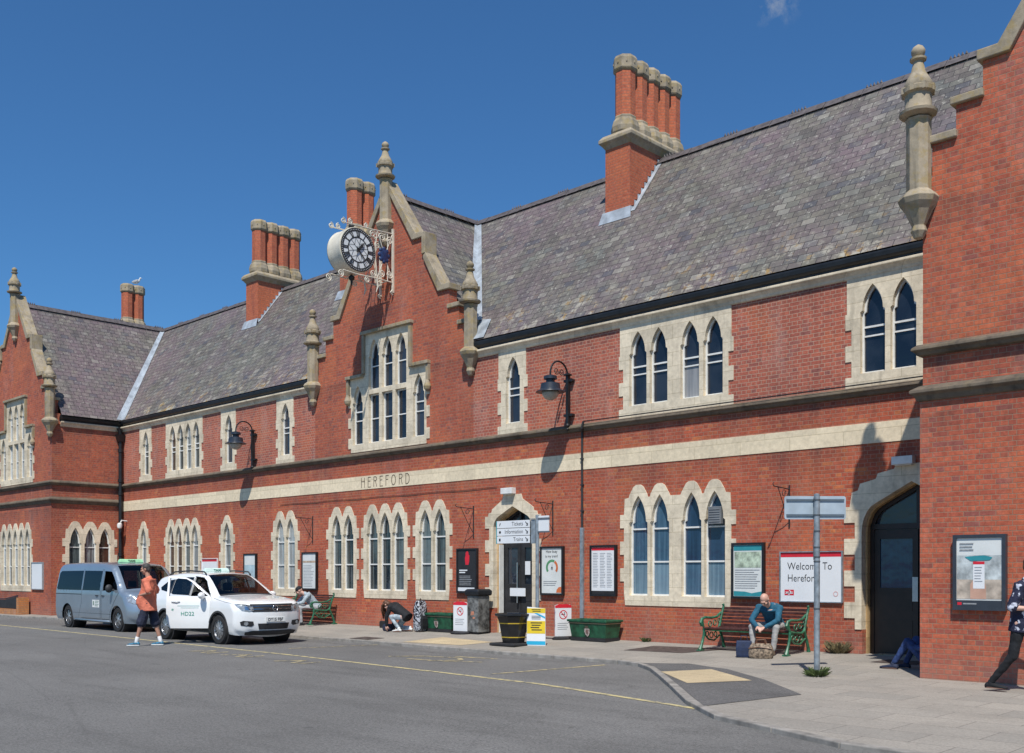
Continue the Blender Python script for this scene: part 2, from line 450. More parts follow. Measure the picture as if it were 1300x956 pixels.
ALL_HOLES = {'main': [], 'left': [], 'ret': [], 'right': []}
def glaze(win, L, T3, bars, pane, fw=.035, d=.075):
    low = None
    if isinstance(pane, tuple): pane, low = pane
    """white timber frame with bars and a pane for one light L (polygon)"""
    f = MB(); inner = shrink(L, fw)
    f.plate(L, [inner], d, d+.05, T3=T3, outer_depth=False)
    xs = [p[0] for p in L]; x0, x1 = min(xs)+fw*.6, max(xs)-fw*.6
    for z, h in bars:
        f.prism([(x0, z-h/2), (x1, z-h/2), (x1, z+h/2), (x0, z+h/2)], d+.006, d+.05, T3)
    f.build('frame', WHITEP, win)
    p = MB(); v, fs = cdt(inner, []); v = [T3(a, d+.035, b) for a, b in shrink(L, fw*.8)]
    v2, f2 = cdt(shrink(L, fw*.8), [])
    p.add([T3(a, d+.035, b) for a, b in v2], f2)
    p.build('pane', pane, win)
    if low:
        q = MB(); zt = bars[-1][0]; zb = min(p_[1] for p_ in L)
        q.quad(T3(x0, d+.032, zb+.02), T3(x1, d+.032, zb+.02), T3(x1, d+.032, zt), T3(x0, d+.032, zt)); q.build('lower_pane', low, win)

def window(key, T3, lights, outer, bars, panes, proud=.018, stone=None, depth=.09):
    mb = MB(); mb.plate(outer, lights, -proud, depth, T3=T3)
    w = mb.build('window', stone or STONE, station)
    for i, L in enumerate(lights):
        b = bars(i) if callable(bars) else bars
        glaze(w, L, T3, b, panes[i % len(panes)])
        ALL_HOLES[key].append(shrink(L, -.012))
    return w

# upper floor windows of the long fronts
def upper(key, T3, cs, panes, a=.235):
    x0, x1 = cs[0]-a-.26, cs[-1]+a+.2
    outer = [(x0+.08, 4.92)] + list(reversed(teeth(x0+.09, x0-.03, 6.3, 4.92))) + [(x0, 6.3), (x0, 6.98), (x1, 6.98), (x1, 6.3)] + teeth(x1-.07, x1+.05, 6.3, 4.92) 
    out = []
    for q in outer:
        if not out or (abs(q[0]-out[-1][0])+abs(q[1]-out[-1][1])) > 1e-4: out.append(q)
    Ls = [arch(c, a, 5.17, 6.33, 6.79) for c in cs]
    window(key, T3, Ls, out, [(6.03, .035), (5.86, .03)], panes)
def clean(pts):
    out = []
    for q in pts:
        if not out or (abs(q[0]-out[-1][0])+abs(q[1]-out[-1][1])) > 1e-4: out.append(q)
    if abs(out[0][0]-out[-1][0])+abs(out[0][1]-out[-1][1]) < 1e-4: out.pop()
    return out
def lower(key, T3, cs, panes, a=.25, z0=1.0, zb=.78):
    x0, x1 = cs[0]-a-.14, cs[-1]+a+.14
    top = []
    for i, c in enumerate(cs):
        l = x0 if i == 0 else None
        if i == 0: top += [(x0, 2.78), (x0+.02, 3.13), (c-.26, 3.15)]
        elif c-cs[i-1] < .7: top += [((c+cs[i-1])/2-.03, 3.15), ((c+cs[i-1])/2+.03, 3.15)]
        else: top += [(cs[i-1]+.27, 3.15), (c-.27, 3.15)]
        top += [(c-.235, 3.22), (c-.13, 3.385), (c-.06, 3.425), (c+.06, 3.425), (c+.13, 3.385), (c+.235, 3.22)]
    top += [(cs[-1]+.26, 3.15), (x1-.02, 3.13), (x1, 2.78)]
    outer = clean([(x1-.03, zb), (x0+.03, zb)] + list(reversed(teeth(x0, x0-.11, 2.78, zb+.28))) + top + teeth(x1, x1+.11, 2.78, zb+.28))
    Ls = [arch(c, a, z0, 2.62, 3.19) for c in cs]
    window(key, T3, Ls, outer, [(2.455, .035), (1.735, .035)], panes)
U, Lw, Pa, Bl, Bd, Br = GLASS_UP, GLASS_LOW, GLASS_PALE, GLASS_BLUE, GLASS_BLUED, GLASS_BROWN
for cs, pn in (([-36.44], [Lw]), ([-34.39, -33.83, -33.27, -32.71], [Br, Lw, Pa, Lw]), ([-30.55], [U]), ([-27.2], [U]),
               ([-17.35], [U]), ([-13.55, -13.0, -12.2, -11.63], [U, U, (U, GLASS_CURT), U]), ([-8.22, -7.65], [U])):
    upper('main', TM0, cs, pn)
for cs, pn in (([-36.63], [Pa]), ([-34.52, -33.95, -33.38, -32.81], [Br, Br, Lw, Pa]), ([-30.67], [Pa]), ([-27.5, -26.93], [Pa, Pa]),
               ([-24.55, -23.98], [Lw, Lw]), ([-22.87, -22.3, -21.73], [Lw]), ([-20.61, -20.04], [Lw]),
               ([-13.54, -12.97, -12.16, -11.59], [(Bl, GLASS_BL2), (Bl, GLASS_BL2), (Bd, Bl), (Bd, GLASS_BL2)])):
    lower('main', TM0, cs, pn)
lower('ret', TR(XL+.03), [-1.83, -1.26, -.70], [Lw, Pa, Br], a=.23)
for key, ax in (('left', AXL), ('right', AXR)):
    lower(key, TM(WY-.035), [ax-1.2, ax-.6, ax, ax+.6, ax+1.2], [Pa, Lw, Pa])

def great_window(key, T3, ax, mat):
    Lr = []; bars = []
    for dx in (-.59, 0, .59):
        Lr.append(arch(ax+dx, .235, 6.68, 7.62, 8.09)); bars.append([(7.34, .03)])
        Lr.append([(ax+dx-.235, 5.17), (ax+dx-.235, 6.55), (ax+dx+.235, 6.55), (ax+dx+.235, 5.17)]); bars.append([(5.86, .03)])
    for dx in (-1.33, 1.33):
        Lr.append(arch(ax+dx, .235, 5.17, 6.38, 6.86)); bars.append([(6.12, .035), (5.86, .03)])
    a, b = 1.02, 1.68
    outer = clean([(ax-b, 4.95)] + [(ax-x, z) for x, z in reversed([(x, z) for x, z in [(q[0], q[1]) for q in teeth(b-.04, b+.09, 6.55, 4.95)]])]
        + [(ax-b, 6.6), (ax-b, 7.08), (ax-a, 7.08), (ax-a, 8.27), (ax+a, 8.27), (ax+a, 7.08), (ax+b, 7.08), (ax+b, 6.6)]
        + [(ax+x, z) for x, z in teeth(b-.04, b+.09, 6.55, 4.95)] + [(ax+b, 4.95)])
    w = window(key, T3, Lr, outer, lambda i: bars[i], [mat], depth=.11)
    # label moulding over the heads
    h = MB()
    for x0, x1, z in ((-1.1, 1.1, 8.27), (-1.80, -1.02, 7.08), (1.02, 1.80, 7.08)):
        h.prism([(ax+x0, z-.02), (ax+x1, z-.02), (ax+x1, z+.07), (ax+x0, z+.07)], -.13, .02, T3)
    for s in (-1, 1):
        h.prism([(ax+s*1.02-.05, 7.15), (ax+s*1.02+.05, 7.15), (ax+s*1.02+.05, 8.25), (ax+s*1.02-.05, 8.25)], -.09, .02, T3)
        h.prism([(ax+s*1.74-.05, 6.62), (ax+s*1.74+.05, 6.62), (ax+s*1.74+.05, 7.06), (ax+s*1.74-.05, 7.06)], -.09, .02, T3)
        h.lathe(T3(ax+s*1.74, -.06, 6.44), [(.03, -.12), (.09, -.06), (.11, .02), (.07, .12), (.05, .19)], 8)
    h.build('label_moulding', STONE_G, w, bevel=.012)
great_window('main', TM0, AXC, U); great_window('left', TM(WY), AXL, Pa); great_window('right', TM(WY), AXR, U)

# ---------------------------------------------------------------- doors
# real walls of this age are never dead straight: the eaves and ridge dip a little
D1 = tudor(-17.37, .66, -.02, 2.55, 3.13); D2 = tudor(-7.5, .93, -.1, 2.22, 3.13)
def door_surround(L, c, pts, zlow, xn, xt):
    half = [(dx, z) for dx, z in pts]
    side = teeth(xn, xt, half[0][1], zlow)
    outer = [(c-x, z) for x, z in reversed(side)] + [(c-x, z) for x, z in half] + [(c+x, z) for x, z in reversed(half)] + [(c+x, z) for x, z in side]
    Lc = [(x, max(z, zlow)) for x, z in L]
    outer = clean(outer)
    # open at the bottom: walk outer then the opening backwards
    poly = clean(outer + [(x, max(z, zlow)) for x, z in reversed(Lc)])
    mb = MB(); mb.plate(poly, [], -.02, .32, T3=TM0)
    o = mb.build('door_surround', STONE, station)
    return o
door_surround(D1, -17.37, [(.84, 2.9), (.82, 2.98), (.72, 3.0), (.70, 3.08), (.34, 3.30), (.30, 3.42)], .62, .80, .95)
door_surround(D2, -7.5, [(1.16, 2.72), (1.12, 2.98), (1.0, 3.02), (.96, 3.14), (.66, 3.21), (.62, 3.31), (.32, 3.37), (.28, 3.45)], .45, 1.06, 1.27)
for L in (D1, D2): ALL_HOLES['main'].append(shrink(L, -.004))
# inner order of yellow stone + reveal of door 1
rv = MB(); rv.plate(D1, [shrink(D1, .045)], .13, .30, T3=TM0, outer_depth=False); rv.build('door_jamb', STONE_D, station)
rv = MB(); rv.plate(D2, [shrink(D2, .03)], .16, .30, T3=TM0, outer_depth=False); rv.build('door_jamb', STONE_D, station)
for (c, a, zt, dd) in ((-17.37, .66, .62, .30), (-7.5, .93, .45, .30)):
    for s_ in (-1, 1):
        jb = MB(); jb.box(*(sorted((c+s_*(a-.003), c+s_*(a+.12)))), .006, dd, -.2, zt)
        jb.build('brick_jamb', BRICK_LOW, station)
def door(name_c, L, dd, panels, glassm, sill=2.35, woodc=BLACKM, frame=BLACK):
    inner = shrink(L, .035); c = (L[0][0]+L[-1][0])/2; a = abs(L[0][0]-c)-.035
    f = MB(); f.plate(inner, [shrink(inner, .07)], dd, dd+.1, T3=TM0, outer_depth=False)
    f.prism([(c-a, sill-.05), (c+a, sill-.05), (c+a, sill+.05), (c-a, sill+.05)], dd-.01, dd+.1, TM0)
    f.prism([(c-.03, sill), (c+.03, sill), (c+.03, 3.0), (c-.03, 3.0)], dd, dd+.1, TM0)
    o = f.build('door', frame, station)
    g = MB(); v, fs = cdt(shrink(inner, .05), []); g.add([TM0(x, dd+.07, z) for x, z in v], fs); g.build('fanlight', GLASS_UP, o)
    for s in (-1, 1):
        x0, x1 = (c-a+.06, c-.01) if s < 0 else (c+.01, c+a-.06)
        lf = MB(); hole = [(x0+.12, 1.22), (x0+.12, 2.12), (x1-.1, 2.12), (x1-.1, 1.22)]
        lf.plate([(x0, 0), (x0, sill-.06), (x1, sill-.06), (x1, 0)], [hole], dd+.02, dd+.055, T3=TM0)
        for zz in (.25, .8):
            lf.prism([(x0+.12, zz), (x1-.1, zz), (x1-.1, zz+.38), (x0+.12, zz+.38)], dd+.012, dd+.03, TM0)
        l = lf.build('door_leaf', woodc, o)
        p = MB(); p.quad(TM0(x0+.1, dd+.045, 1.2), TM0(x1-.08, dd+.045, 1.2), TM0(x1-.08, dd+.045, 2.14), TM0(x0+.1, dd+.045, 2.14)); p.build('door_pane', glassm, o)
    return o
BROWNW = simple('brown_door_paint', (.022,.011,.008), .4, 0, .3, 6)
d1 = door('d', D1, .27, 0, GLASS_UP, woodc=BLACKM)
sg = MB(); sg.box(-17.66, -17.14, .20, .215, .92, 1.12); sg.build('door_notice', WHITE, d1)
sg = MB(); sg.box(-17.20, -17.03, .262, .27, 1.45, 1.78); sg.build('door_notice', WHITE, d1)
sg = MB(); sg.box(-17.965, -17.945, .12, .30, .0, 2.2); sg.build('door_edge', WHITEP, d1)
h = MB(); h.tube([(-17.42, .22, .75), (-17.42, .22, 1.75)], .02); h.box(-17.44,-17.40,.22,.30,.8,.84); h.box(-17.44,-17.40,.22,.30,1.66,1.7); h.build('pull_handle', CHROME, d1)
d2 = door('d', D2, .27, 0, GLASS_BLUED, woodc=BROWNW, frame=BROWNW)
h = MB(); h.box(-7.60,-7.50,.255,.275,.98,1.42); h.build('push_plate', ALLOY, d2)
# shallow ceiling and floor returns of the recesses are part of the threshold
t = MB(); t.box(-17.9,-16.75,0,.5,-.12,.012); t.box(-8.2,-6.8,0,.7,-.12,.012); t.build('threshold', STONE_G, station)

# ---------------------------------------------------------------- gable outline
def gable_pts(ax, z0):
    """stepped half profile, right side, bottom to apex"""
    h = [(3.44, z0), (3.44, 7.40), (3.25, 7.40), (3.25, 7.90), (2.90, 7.90), (2.90, 8.38), (2.52, 8.38), (2.52, 8.90), (2.16, 8.90), (1.56, 9.92), (1.50, 9.95), (1.50, 10.48), (1.12, 10.48), (0.0, 12.18)]
    return [(ax+x, z) for x, z in h] + [(ax-x, z) for x, z in reversed(h[:-1])]
def gable_parapet(ax, Y0):
    g = [p for p in gable_pts(ax, 7.0)]
    mb = MB()
    n = len(g)
    vs = [(x, Y0, z) for x, z in g] + [(x, Y0+.29, z) for x, z in g]
    mb.add(vs, [(i, i+1, n+i+1, n+i) for i in range(n-1)])
    v, fs = cdt(g, []); mb.add([(x, Y0+.29, z) for x, z in v], fs)
    mb.build('gable_parapet', BRICK_WING, station)
    T = TM(Y0); d0, d1_ = -.07, .34
    for s in (-1, 1):
        def P(L, a=d0, b=d1_):
            cp = MB(); cp.prism([(ax+s*x, z) for x, z in L], a, b, T); cp.build('coping', STONE_G, station, bevel=.015)
        P([(.0, 12.42), (1.26, 10.64), (1.48, 10.64), (1.48, 10.485), (1.10, 10.485), (.0, 12.19)])
        P([(1.48, 10.60), (1.66, 10.60), (1.66, 10.02), (1.51, 10.02), (1.51, 10.485), (1.48, 10.485)], d0-.01, d1_+.01)
        P([(1.56, 9.975), (1.66, 10.04), (2.30, 9.06), (2.59, 9.06), (2.59, 8.905), (2.14, 8.905), (1.56, 9.90)])
        P([(2.50, 8.50), (2.97, 8.50), (2.97, 8.385), (2.50, 8.385)])
        P([(2.88, 8.02), (3.32, 8.02), (3.32, 7.905), (2.88, 7.905)])
for ax, Y0 in ((AXC, 0), (AXL, WY), (AXR, WY)): gable_parapet(ax, Y0)

def finial(x, y, zc, zs, zt):
    """corbel from zc, shaft to zs, spirelet to zt (octagonal)"""
    mb = MB(); k = (zt-zs)/1.1
    mb.lathe((x, y+.02, 0), [(.02, zc), (.07, zc+.02), (.12, zc+.12), (.10, zc+.20), (.20, zc+.42), (.27, zc+.52), (.30, zc+.60), (.26, zc+.66), (.18, zc+.72), (.18, zs-.06), (.20, zs-.02)], 8, ph=.5)
    o = mb.build('finial', STONE_G, station, bevel=.008)
    m2 = MB()
    P = [(.20, 0), (.33, .04), (.34, .08), (.26, .10), (.235, .13), (.235, .33), (.29, .36), (.30, .42), (.24, .45), (.25, .50), (.20, .58), (.13, .68), (.10, .80), (.09, .84), (.145, .86), (.15, .89), (.08, .91), (.12, .96), (.125, 1.01), (.09, 1.06), (.02, 1.10)]
    m2.lathe((x, y, 0), [(r*.82, zs + q*k) for r, q in P], 12, ph=.5)
    for j in range(8):
        a = 2*PI*j/8
        m2.box(x+.215*math.cos(a)-.03, x+.215*math.cos(a)+.03, y+.215*math.sin(a)-.03, y+.215*math.sin(a)+.03, zs+.35*k, zs+.45*k)
    m2.build('spirelet', STONE_G, o, smooth='auto')
for ax, Y0 in ((AXC, 0), (AXL, WY), (AXR, WY)):
    yy = Y0-.10
    for s in (-1, 1): finial(ax+s*3.42, yy, 6.5, 8.32, 9.42)
    finial(ax, yy+.02, 10.55, 12.42, 13.46)

# ---------------------------------------------------------------- brick walls
def rect(x0, x1, z0, z1): return [(x0, z0), (x1, z0), (x1, z1), (x0, z1)]
def clip_holes(hs, x0, x1, z0, z1):
    return [h for h in hs if min(p[0] for p in h) > x0 and max(p[0] for p in h) < x1 and min(p[1] for p in h) > z0-.3 and max(p[1] for p in h) < z1]
def wall(outline, holes, T3, mat, name='wall'):
    mb = MB(); mb.plate(outline, holes, 0, .02, T3=T3, hole_depth=False, outer_depth=False)
    return mb.build(name, mat, station)
Hm = ALL_HOLES['main']
lowH = [h for h in Hm if max(p[1] for p in h) < 3.6]
for h in lowH:
    for i, p in enumerate(h):
        if p[1] < .3: h[i] = (p[0], -.02)
# doors reach the ground: make them notches by dropping below the wall's foot
lowW = [h for h in lowH if min(p[1] for p in h) > .3]
def notch(L): return [(x, z) for x, z in L]
D1h, D2h = shrink(D1, -.004), shrink(D2, -.004)
foot = [(XL, -.4), (D1h[0][0], -.4)] + [(x, z) for x, z in D1h if z > .3] + [(D1h[-1][0], -.4), (D2h[0][0], -.4)] + [(x, z) for x, z in D2h if z > .3] + [(D2h[-1][0], -.4), (XR, -.4), (XR, 3.87), (XL, 3.87)]
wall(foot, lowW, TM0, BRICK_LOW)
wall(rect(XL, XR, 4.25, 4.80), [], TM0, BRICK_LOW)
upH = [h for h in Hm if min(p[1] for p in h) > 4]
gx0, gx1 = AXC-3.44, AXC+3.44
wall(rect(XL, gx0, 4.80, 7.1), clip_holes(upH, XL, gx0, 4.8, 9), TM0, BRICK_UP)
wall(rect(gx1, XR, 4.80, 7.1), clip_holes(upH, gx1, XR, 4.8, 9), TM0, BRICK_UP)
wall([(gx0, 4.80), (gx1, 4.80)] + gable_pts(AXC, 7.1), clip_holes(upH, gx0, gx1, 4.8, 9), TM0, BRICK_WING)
for key, ax in (('left', AXL), ('right', AXR)):
    hs = ALL_HOLES[key]
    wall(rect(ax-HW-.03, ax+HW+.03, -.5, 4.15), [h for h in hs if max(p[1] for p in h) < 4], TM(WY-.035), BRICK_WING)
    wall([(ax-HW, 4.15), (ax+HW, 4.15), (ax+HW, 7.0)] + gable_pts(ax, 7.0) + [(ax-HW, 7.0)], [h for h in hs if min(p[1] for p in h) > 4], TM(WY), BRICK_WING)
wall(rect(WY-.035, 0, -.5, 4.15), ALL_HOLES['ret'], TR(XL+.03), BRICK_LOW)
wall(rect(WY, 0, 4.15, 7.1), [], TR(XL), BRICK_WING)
w = MB()
for X in (XL-2*HW-.0, XR, XR+2*HW): w.quad((X, WY, -.5), (X, YR*2, -.5), (X, YR*2, 7.1), (X, WY, 7.1))
w.quad((-46, YR*2, -.5), (4, YR*2, -.5), (4, YR*2, 7.1), (-46, YR*2, 7.1))
for X in (XL-2*HW, XR+2*HW):
    w.add([(X, -.05, 7.1), (X, 2*YR+.05, 7.1), (X, YR, 11.9)], [(0, 1, 2)])
w.build('wall', BRICK_WING, station)

# ---------------------------------------------------------------- bands, strings, cornice, gutter
def run(name, prof, segs, mat, bevel=.008):
    """prof in (d,z); segs = list of ((x,y)->(x,y), outward normal)"""
    mb = MB()
    for (a, b, nrm) in segs:
        r0 = [(a[0]+nrm[0]*d, a[1]+nrm[1]*d, z) for d, z in prof]; r1 = [(b[0]+nrm[0]*d, b[1]+nrm[1]*d, z) for d, z in prof]
        mb.ring_loft([r0, r1])
    return mb.build(name, mat, station, bevel=bevel)
F_, Rr = (0, -1), (1, 0)
def run_mitre(name, prof, mat, path, bevel=.008, closed=False):
    """moulding along a polyline of wall corners, mitred; outward = right of travel direction"""
    mb = MB(); n = len(path); rings = []
    for i in range(n):
        p = Vector(path[i]); 
        e1 = (p-Vector(path[i-1])).normalized() if i > 0 else None
        e2 = (Vector(path[i+1])-p).normalized() if i < n-1 else None
        e1 = e1 or e2; e2 = e2 or e1
        n1 = Vector((e1.y, -e1.x)); n2 = Vector((e2.y, -e2.x)); m = (n1+n2)/ (1+n1.dot(n2))
        rings.append([(p.x+m.x*d, p.y+m.y*d, z) for d, z in prof])
    mb.ring_loft(rings); return mb.build(name, mat, station, bevel=bevel)
STR = [(-.01, 4.93), (.06, 4.915), (.115, 4.87), (.125, 4.83), (.085, 4.80), (.06, 4.755), (-.01, 4.74)]
BIG = [(-.01, 4.32), (.05, 4.30), (.15, 4.235), (.155, 4.19), (.10, 4.15), (.07, 4.08), (-.01, 4.05)]
wx0, wx1 = AXL-HW, XL
path_all = [(wx0, WY), (wx1, WY), (wx1, 0), (XR, 0)]
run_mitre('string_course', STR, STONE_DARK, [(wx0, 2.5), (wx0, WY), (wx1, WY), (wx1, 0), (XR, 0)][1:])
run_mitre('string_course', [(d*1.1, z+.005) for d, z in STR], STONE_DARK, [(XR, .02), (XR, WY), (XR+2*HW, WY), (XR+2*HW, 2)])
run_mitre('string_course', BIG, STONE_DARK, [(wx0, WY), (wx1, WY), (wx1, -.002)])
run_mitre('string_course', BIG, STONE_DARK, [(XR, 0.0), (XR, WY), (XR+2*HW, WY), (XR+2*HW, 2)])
bd = MB(); bd.box(XL+.002, XR-.002, -.012, .05, 3.87, 4.25); band = bd.build('name_band', BAND, station)
CORN = [(-.01, 6.93), (.03, 6.95), (.045, 7.0), (.09, 7.05), (.125, 7.07), (.125, 7.12), (-.01, 7.12)]
run_mitre('cornice', CORN, STONE, [(XL, WY+.3), (XL, 0), (gx0+.1, 0)])
run_mitre('cornice', CORN, STONE, [(gx1-.1, 0), (XR, 0)])
run_mitre('cornice', CORN, STONE, [(XR, .0), (XR, WY+.2)])
GUT = [(-.01, 7.118), (.06, 7.125), (.06, 7.18), (.09, 7.19), (.125, 7.23), (.135, 7.30), (.13, 7.335), (.11, 7.335), (.10, 7.28), (.06, 7.25), (-.01, 7.40)]
run_mitre('gutter', GUT, BLACK, [(XL, WY+.25), (XL, 0), (gx0+.15, 0)], .004)
run_mitre('gutter', GUT, BLACK, [(gx1-.15, 0), (XR, 0)], .004)
# carved name on the band: plain sans capitals in thin strokes, the cuts' shade painted dark
STRK = {'H': [[(0,0),(0,1)],[(.62,0),(.62,1)],[(0,.62),(.62,.62)]], 'E': [[(.5,0),(0,0),(0,1),(.5,1)],[(0,.62),(.42,.62)]],
        'R': [[(0,0),(0,1),(.38,1),(.52,.9),(.52,.7),(.38,.6),(0,.6)],[(.32,.6),(.54,0)]], 'F': [[(0,0),(0,1),(.5,1)],[(0,.62),(.42,.62)]],
        'O': [[(.36+.36*math.sin(t*PI/8), .5+.5*math.cos(t*PI/8)) for t in range(17)]],
        'D': [[(0,0),(0,1),(.28,1),(.5,.88),(.6,.7),(.6,.3),(.5,.12),(.28,0),(0,0)]]}
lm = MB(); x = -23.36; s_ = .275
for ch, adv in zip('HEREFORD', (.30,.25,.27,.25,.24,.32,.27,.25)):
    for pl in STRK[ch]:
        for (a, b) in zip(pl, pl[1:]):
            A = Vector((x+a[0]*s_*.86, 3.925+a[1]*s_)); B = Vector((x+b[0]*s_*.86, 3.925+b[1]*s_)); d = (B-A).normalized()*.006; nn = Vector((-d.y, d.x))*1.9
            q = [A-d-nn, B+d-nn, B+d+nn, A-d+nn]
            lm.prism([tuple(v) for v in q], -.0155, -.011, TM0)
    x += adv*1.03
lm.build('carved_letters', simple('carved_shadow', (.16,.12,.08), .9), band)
tag(band, None)

# ---------------------------------------------------------------- roofs
z = lambda y: ZR-K*abs(YR-y)
ye = YR-EAVE
rf = MB(); rf.quad((AXL, ye, z(ye)), (gx0+.12, ye, z(ye)), (gx0+.12, YR, ZR), (AXL, YR, ZR)); rf.build('roof', SLATE_X, station, recalc=False)
rf = MB(); rf.quad((gx1-.12, ye, z(ye)), (AXR, ye, z(ye)), (AXR, YR, ZR), (gx1-.12, YR, ZR)); rf.build('roof', SLATE_X, station, recalc=False)
rf = MB(); rf.quad((gx0+.12, .36, z(.36)), (gx1-.12, .36, z(.36)), (gx1-.12, YR, ZR), (gx0+.12, YR, ZR)); rf.build('roof', SLATE_X, station, recalc=False)
rf = MB(); rf.quad((-46, YR*2-ye, z(YR*2-ye)), (4, YR*2-ye, z(YR*2-ye)), (4, YR, ZR), (-46, YR, ZR)); rf.build('roof', SLATE_X, station, recalc=False)
rf = MB(); rf.quad((-46, ye+.5, z(ye+.5)), (AXL, ye+.5, z(ye+.5)), (AXL, YR, ZR), (-46, YR, ZR)); rf.build('roof', SLATE_X, station, recalc=False)
rf = MB(); rf.quad((AXR, ye+.5, z(ye+.5)), (4, ye+.5, z(ye+.5)), (4, YR, ZR), (AXR, YR, ZR)); rf.build('roof', SLATE_X, station, recalc=False)
for ax, y0 in ((AXL, WY+.27), (AXR, WY+.27)):
    for s in (-1, 1):
        ev = 3.42 if ax == AXR else EAVE; zc = lambda q: 12.08-K*q
        rf = MB(); rf.quad((ax, y0, zc(0)), (ax, YR, zc(0)), (ax+s*ev, YR-ev, zc(ev)), (ax+s*ev, y0, zc(ev))); rf.build('roof', SLATE_Y, station, recalc=False)
for s in (-1, 1):
    rf = MB(); rf.add([(AXC, .27, ZR-.05), (AXC, YR, ZR-.05), (AXC+s*(YR-.27), .27, z(.27)-.05)], [(0, 1, 2)]); rf.build('roof', SLATE_Y, station, recalc=False)
# gutter end and soffit of the left wing are the cornice runs above; ridge tiles with cresting
RIDGE = simple('ridge_tile', (.10,.085,.085), .7, 0, .3, 8)
def ridge(a, b):
    rt = MB()
    a, b = Vector(a), Vector(b); L = (b-a).length; d = (b-a)/L; nrm = Vector((-d.y, d.x, 0)); t = 0; i = 0
    while t < L-.05:
        e = min(L, t+.445); p, q = a+d*t, a+d*e
        hh = .035+random.random()*.012
        for s in (-1, 1):
            o1 = nrm*s*.17; dn = Vector((0, 0, -.19)); up = Vector((0, 0, hh))
            rt.add([p+up, q+up, q+up+o1+dn, p+up+o1+dn], [(0, 1, 2, 3)])
        if i % 4 == 0:
            for k in range(5):
                c = p+d*(.06+.08*k)+Vector((0, 0, hh))
                rt.add([c-d*.035, c+d*.035, c+Vector((0, 0, .075)), c+nrm*.02, c-nrm*.02], [(0, 3, 2), (3, 1, 2), (1, 4, 2), (4, 0, 2)])
        t += .45; i += 1
    rt.build('ridge_tiles', RIDGE, station)
ridge((-46, YR, ZR), (-5.6, YR, ZR)); ridge((AXL, WY+.3, ZR), (AXL, YR, ZR)); ridge((AXC, .3, ZR), (AXC, YR, ZR)); ridge((AXR, WY+.3, ZR), (AXR, YR, ZR))
def valley(ax, y0):
    vl = MB()
    a = Vector((ax+EAVE-(y0-ye), y0, z(y0))); b = Vector((ax+.1, YR-.1, ZR-.12)); up = Vector((0, 0, .022))
    vl.add([a+up, b+up, b+up+Vector((.16, 0, 0)), a+up+Vector((.26, 0, 0))], [(0, 1, 2, 3)])
    w_ = Vector((0, -.2, 0)); vl.add([a+up, b+up, b+up+w_*.6, a+up+w_], [(0, 1, 2, 3)]); vl.build('valley_lead', LEAD, station)
valley(AXL, ye); valley(AXC, .36)
fl = MB(); fl.add([(-18.76, .30, 8.0), (-18.4, .28, 7.95), (-18.25, -.14, 7.40), (-18.6, -.15, 7.40), (-18.78, .0, 7.6)], [(0, 1, 2, 3, 4)]); fl.build('lead_flashing', LEAD, station)

# ---------------------------------------------------------------- chimneys
def chimney(xc, yf, n, label=None):
    ln = .49*(n-1)+.62; y1 = yf+ln; hw = .39
    zb = min(z(yf), z(y1))-.3
    mb = MB(); mb.box(xc-hw, xc+hw, yf, y1, zb, 12.32); c = mb.build('chimney', BRICK_CHIM, station)
    p = MB()
    def rr(e, zz): return [(xc-hw-e, yf-e, zz), (xc+hw+e, yf-e, zz), (xc+hw+e, y1+e, zz), (xc-hw-e, y1+e, zz)]
    p.ring_loft([rr(.0, 12.18), rr(.07, 12.28), rr(.13, 12.34), rr(.13, 12.42), rr(.05, 12.52)]); p.build('stone_plinth', STONE_G, c, bevel=.012)
    for i in range(n):
        y = yf+.31+.49*i
        b = MB(); b.lathe((xc, y, 0), [(.31, 12.50), (.36, 12.58), (.375, 12.70), (.34, 12.84), (.28, 12.92), (.29, 12.96), (.27, 13.0)], 8, ph=.5); b.build('flue_base', STONE_G, c, bevel=.02)
        f = MB(); f.lathe((xc, y, 0), [(.262, 12.97), (.262, 14.15)], 8, ph=.5); f.build('flue', BRICK_CHIM, c)
        k = MB(); k.lathe((xc, y, 0), [(.26, 14.10), (.30, 14.14), (.315, 14.17), (.315, 14.42), (.27, 14.50), (.16, 14.52)], 8, ph=.5)
        for j in range(8):
            a = 2*PI*(j+1)/8; k.box(xc+.29*math.cos(a)-.02, xc+.29*math.cos(a)+.02, y+.29*math.sin(a)-.02, y+.29*math.sin(a)+.02, 14.28, 14.34)
        k.build('flue_cap', STONE_G, c, bevel=.012)
    fl = MB(); e = .02
    fl.add([(xc-hw-.08, yf-e, z(yf)+.16), (xc+hw+.03, yf-e, z(yf)+.16), (xc+hw+.12, yf-.14, z(yf-.14)+.02), (xc-hw-.12, yf-.14, z(yf-.14)+.02)], [(0, 1, 2, 3)])
    st = 9
    for k in range(st):
        ya = yf+(YR-yf)*k/st; yb = yf+(YR-yf)*(k+1)/st
        fl.add([(xc+hw+e, ya, z(ya)+.02), (xc+hw+e, yb, z(yb)+.02), (xc+hw+e, yb, z(ya)+.16), (xc+hw+e, ya, z(ya)+.16)], [(0, 1, 2, 3)])
    fl.add([(xc+hw+e, yf, z(yf)+.025), (xc+hw+e, YR, ZR+.025), (xc+hw+.14, YR, ZR+.025), (xc+hw+.14, yf, z(yf)+.025)], [(0, 1, 2, 3)])
    fl.build('lead_flashing', LEAD, c)
    return c
chimney(-15.86, 2.22, 5); chimney(-32.97, 2.37, 4); chimney(-27.25, 2.4, 2); chimney(-44.5, 2.8, 2)

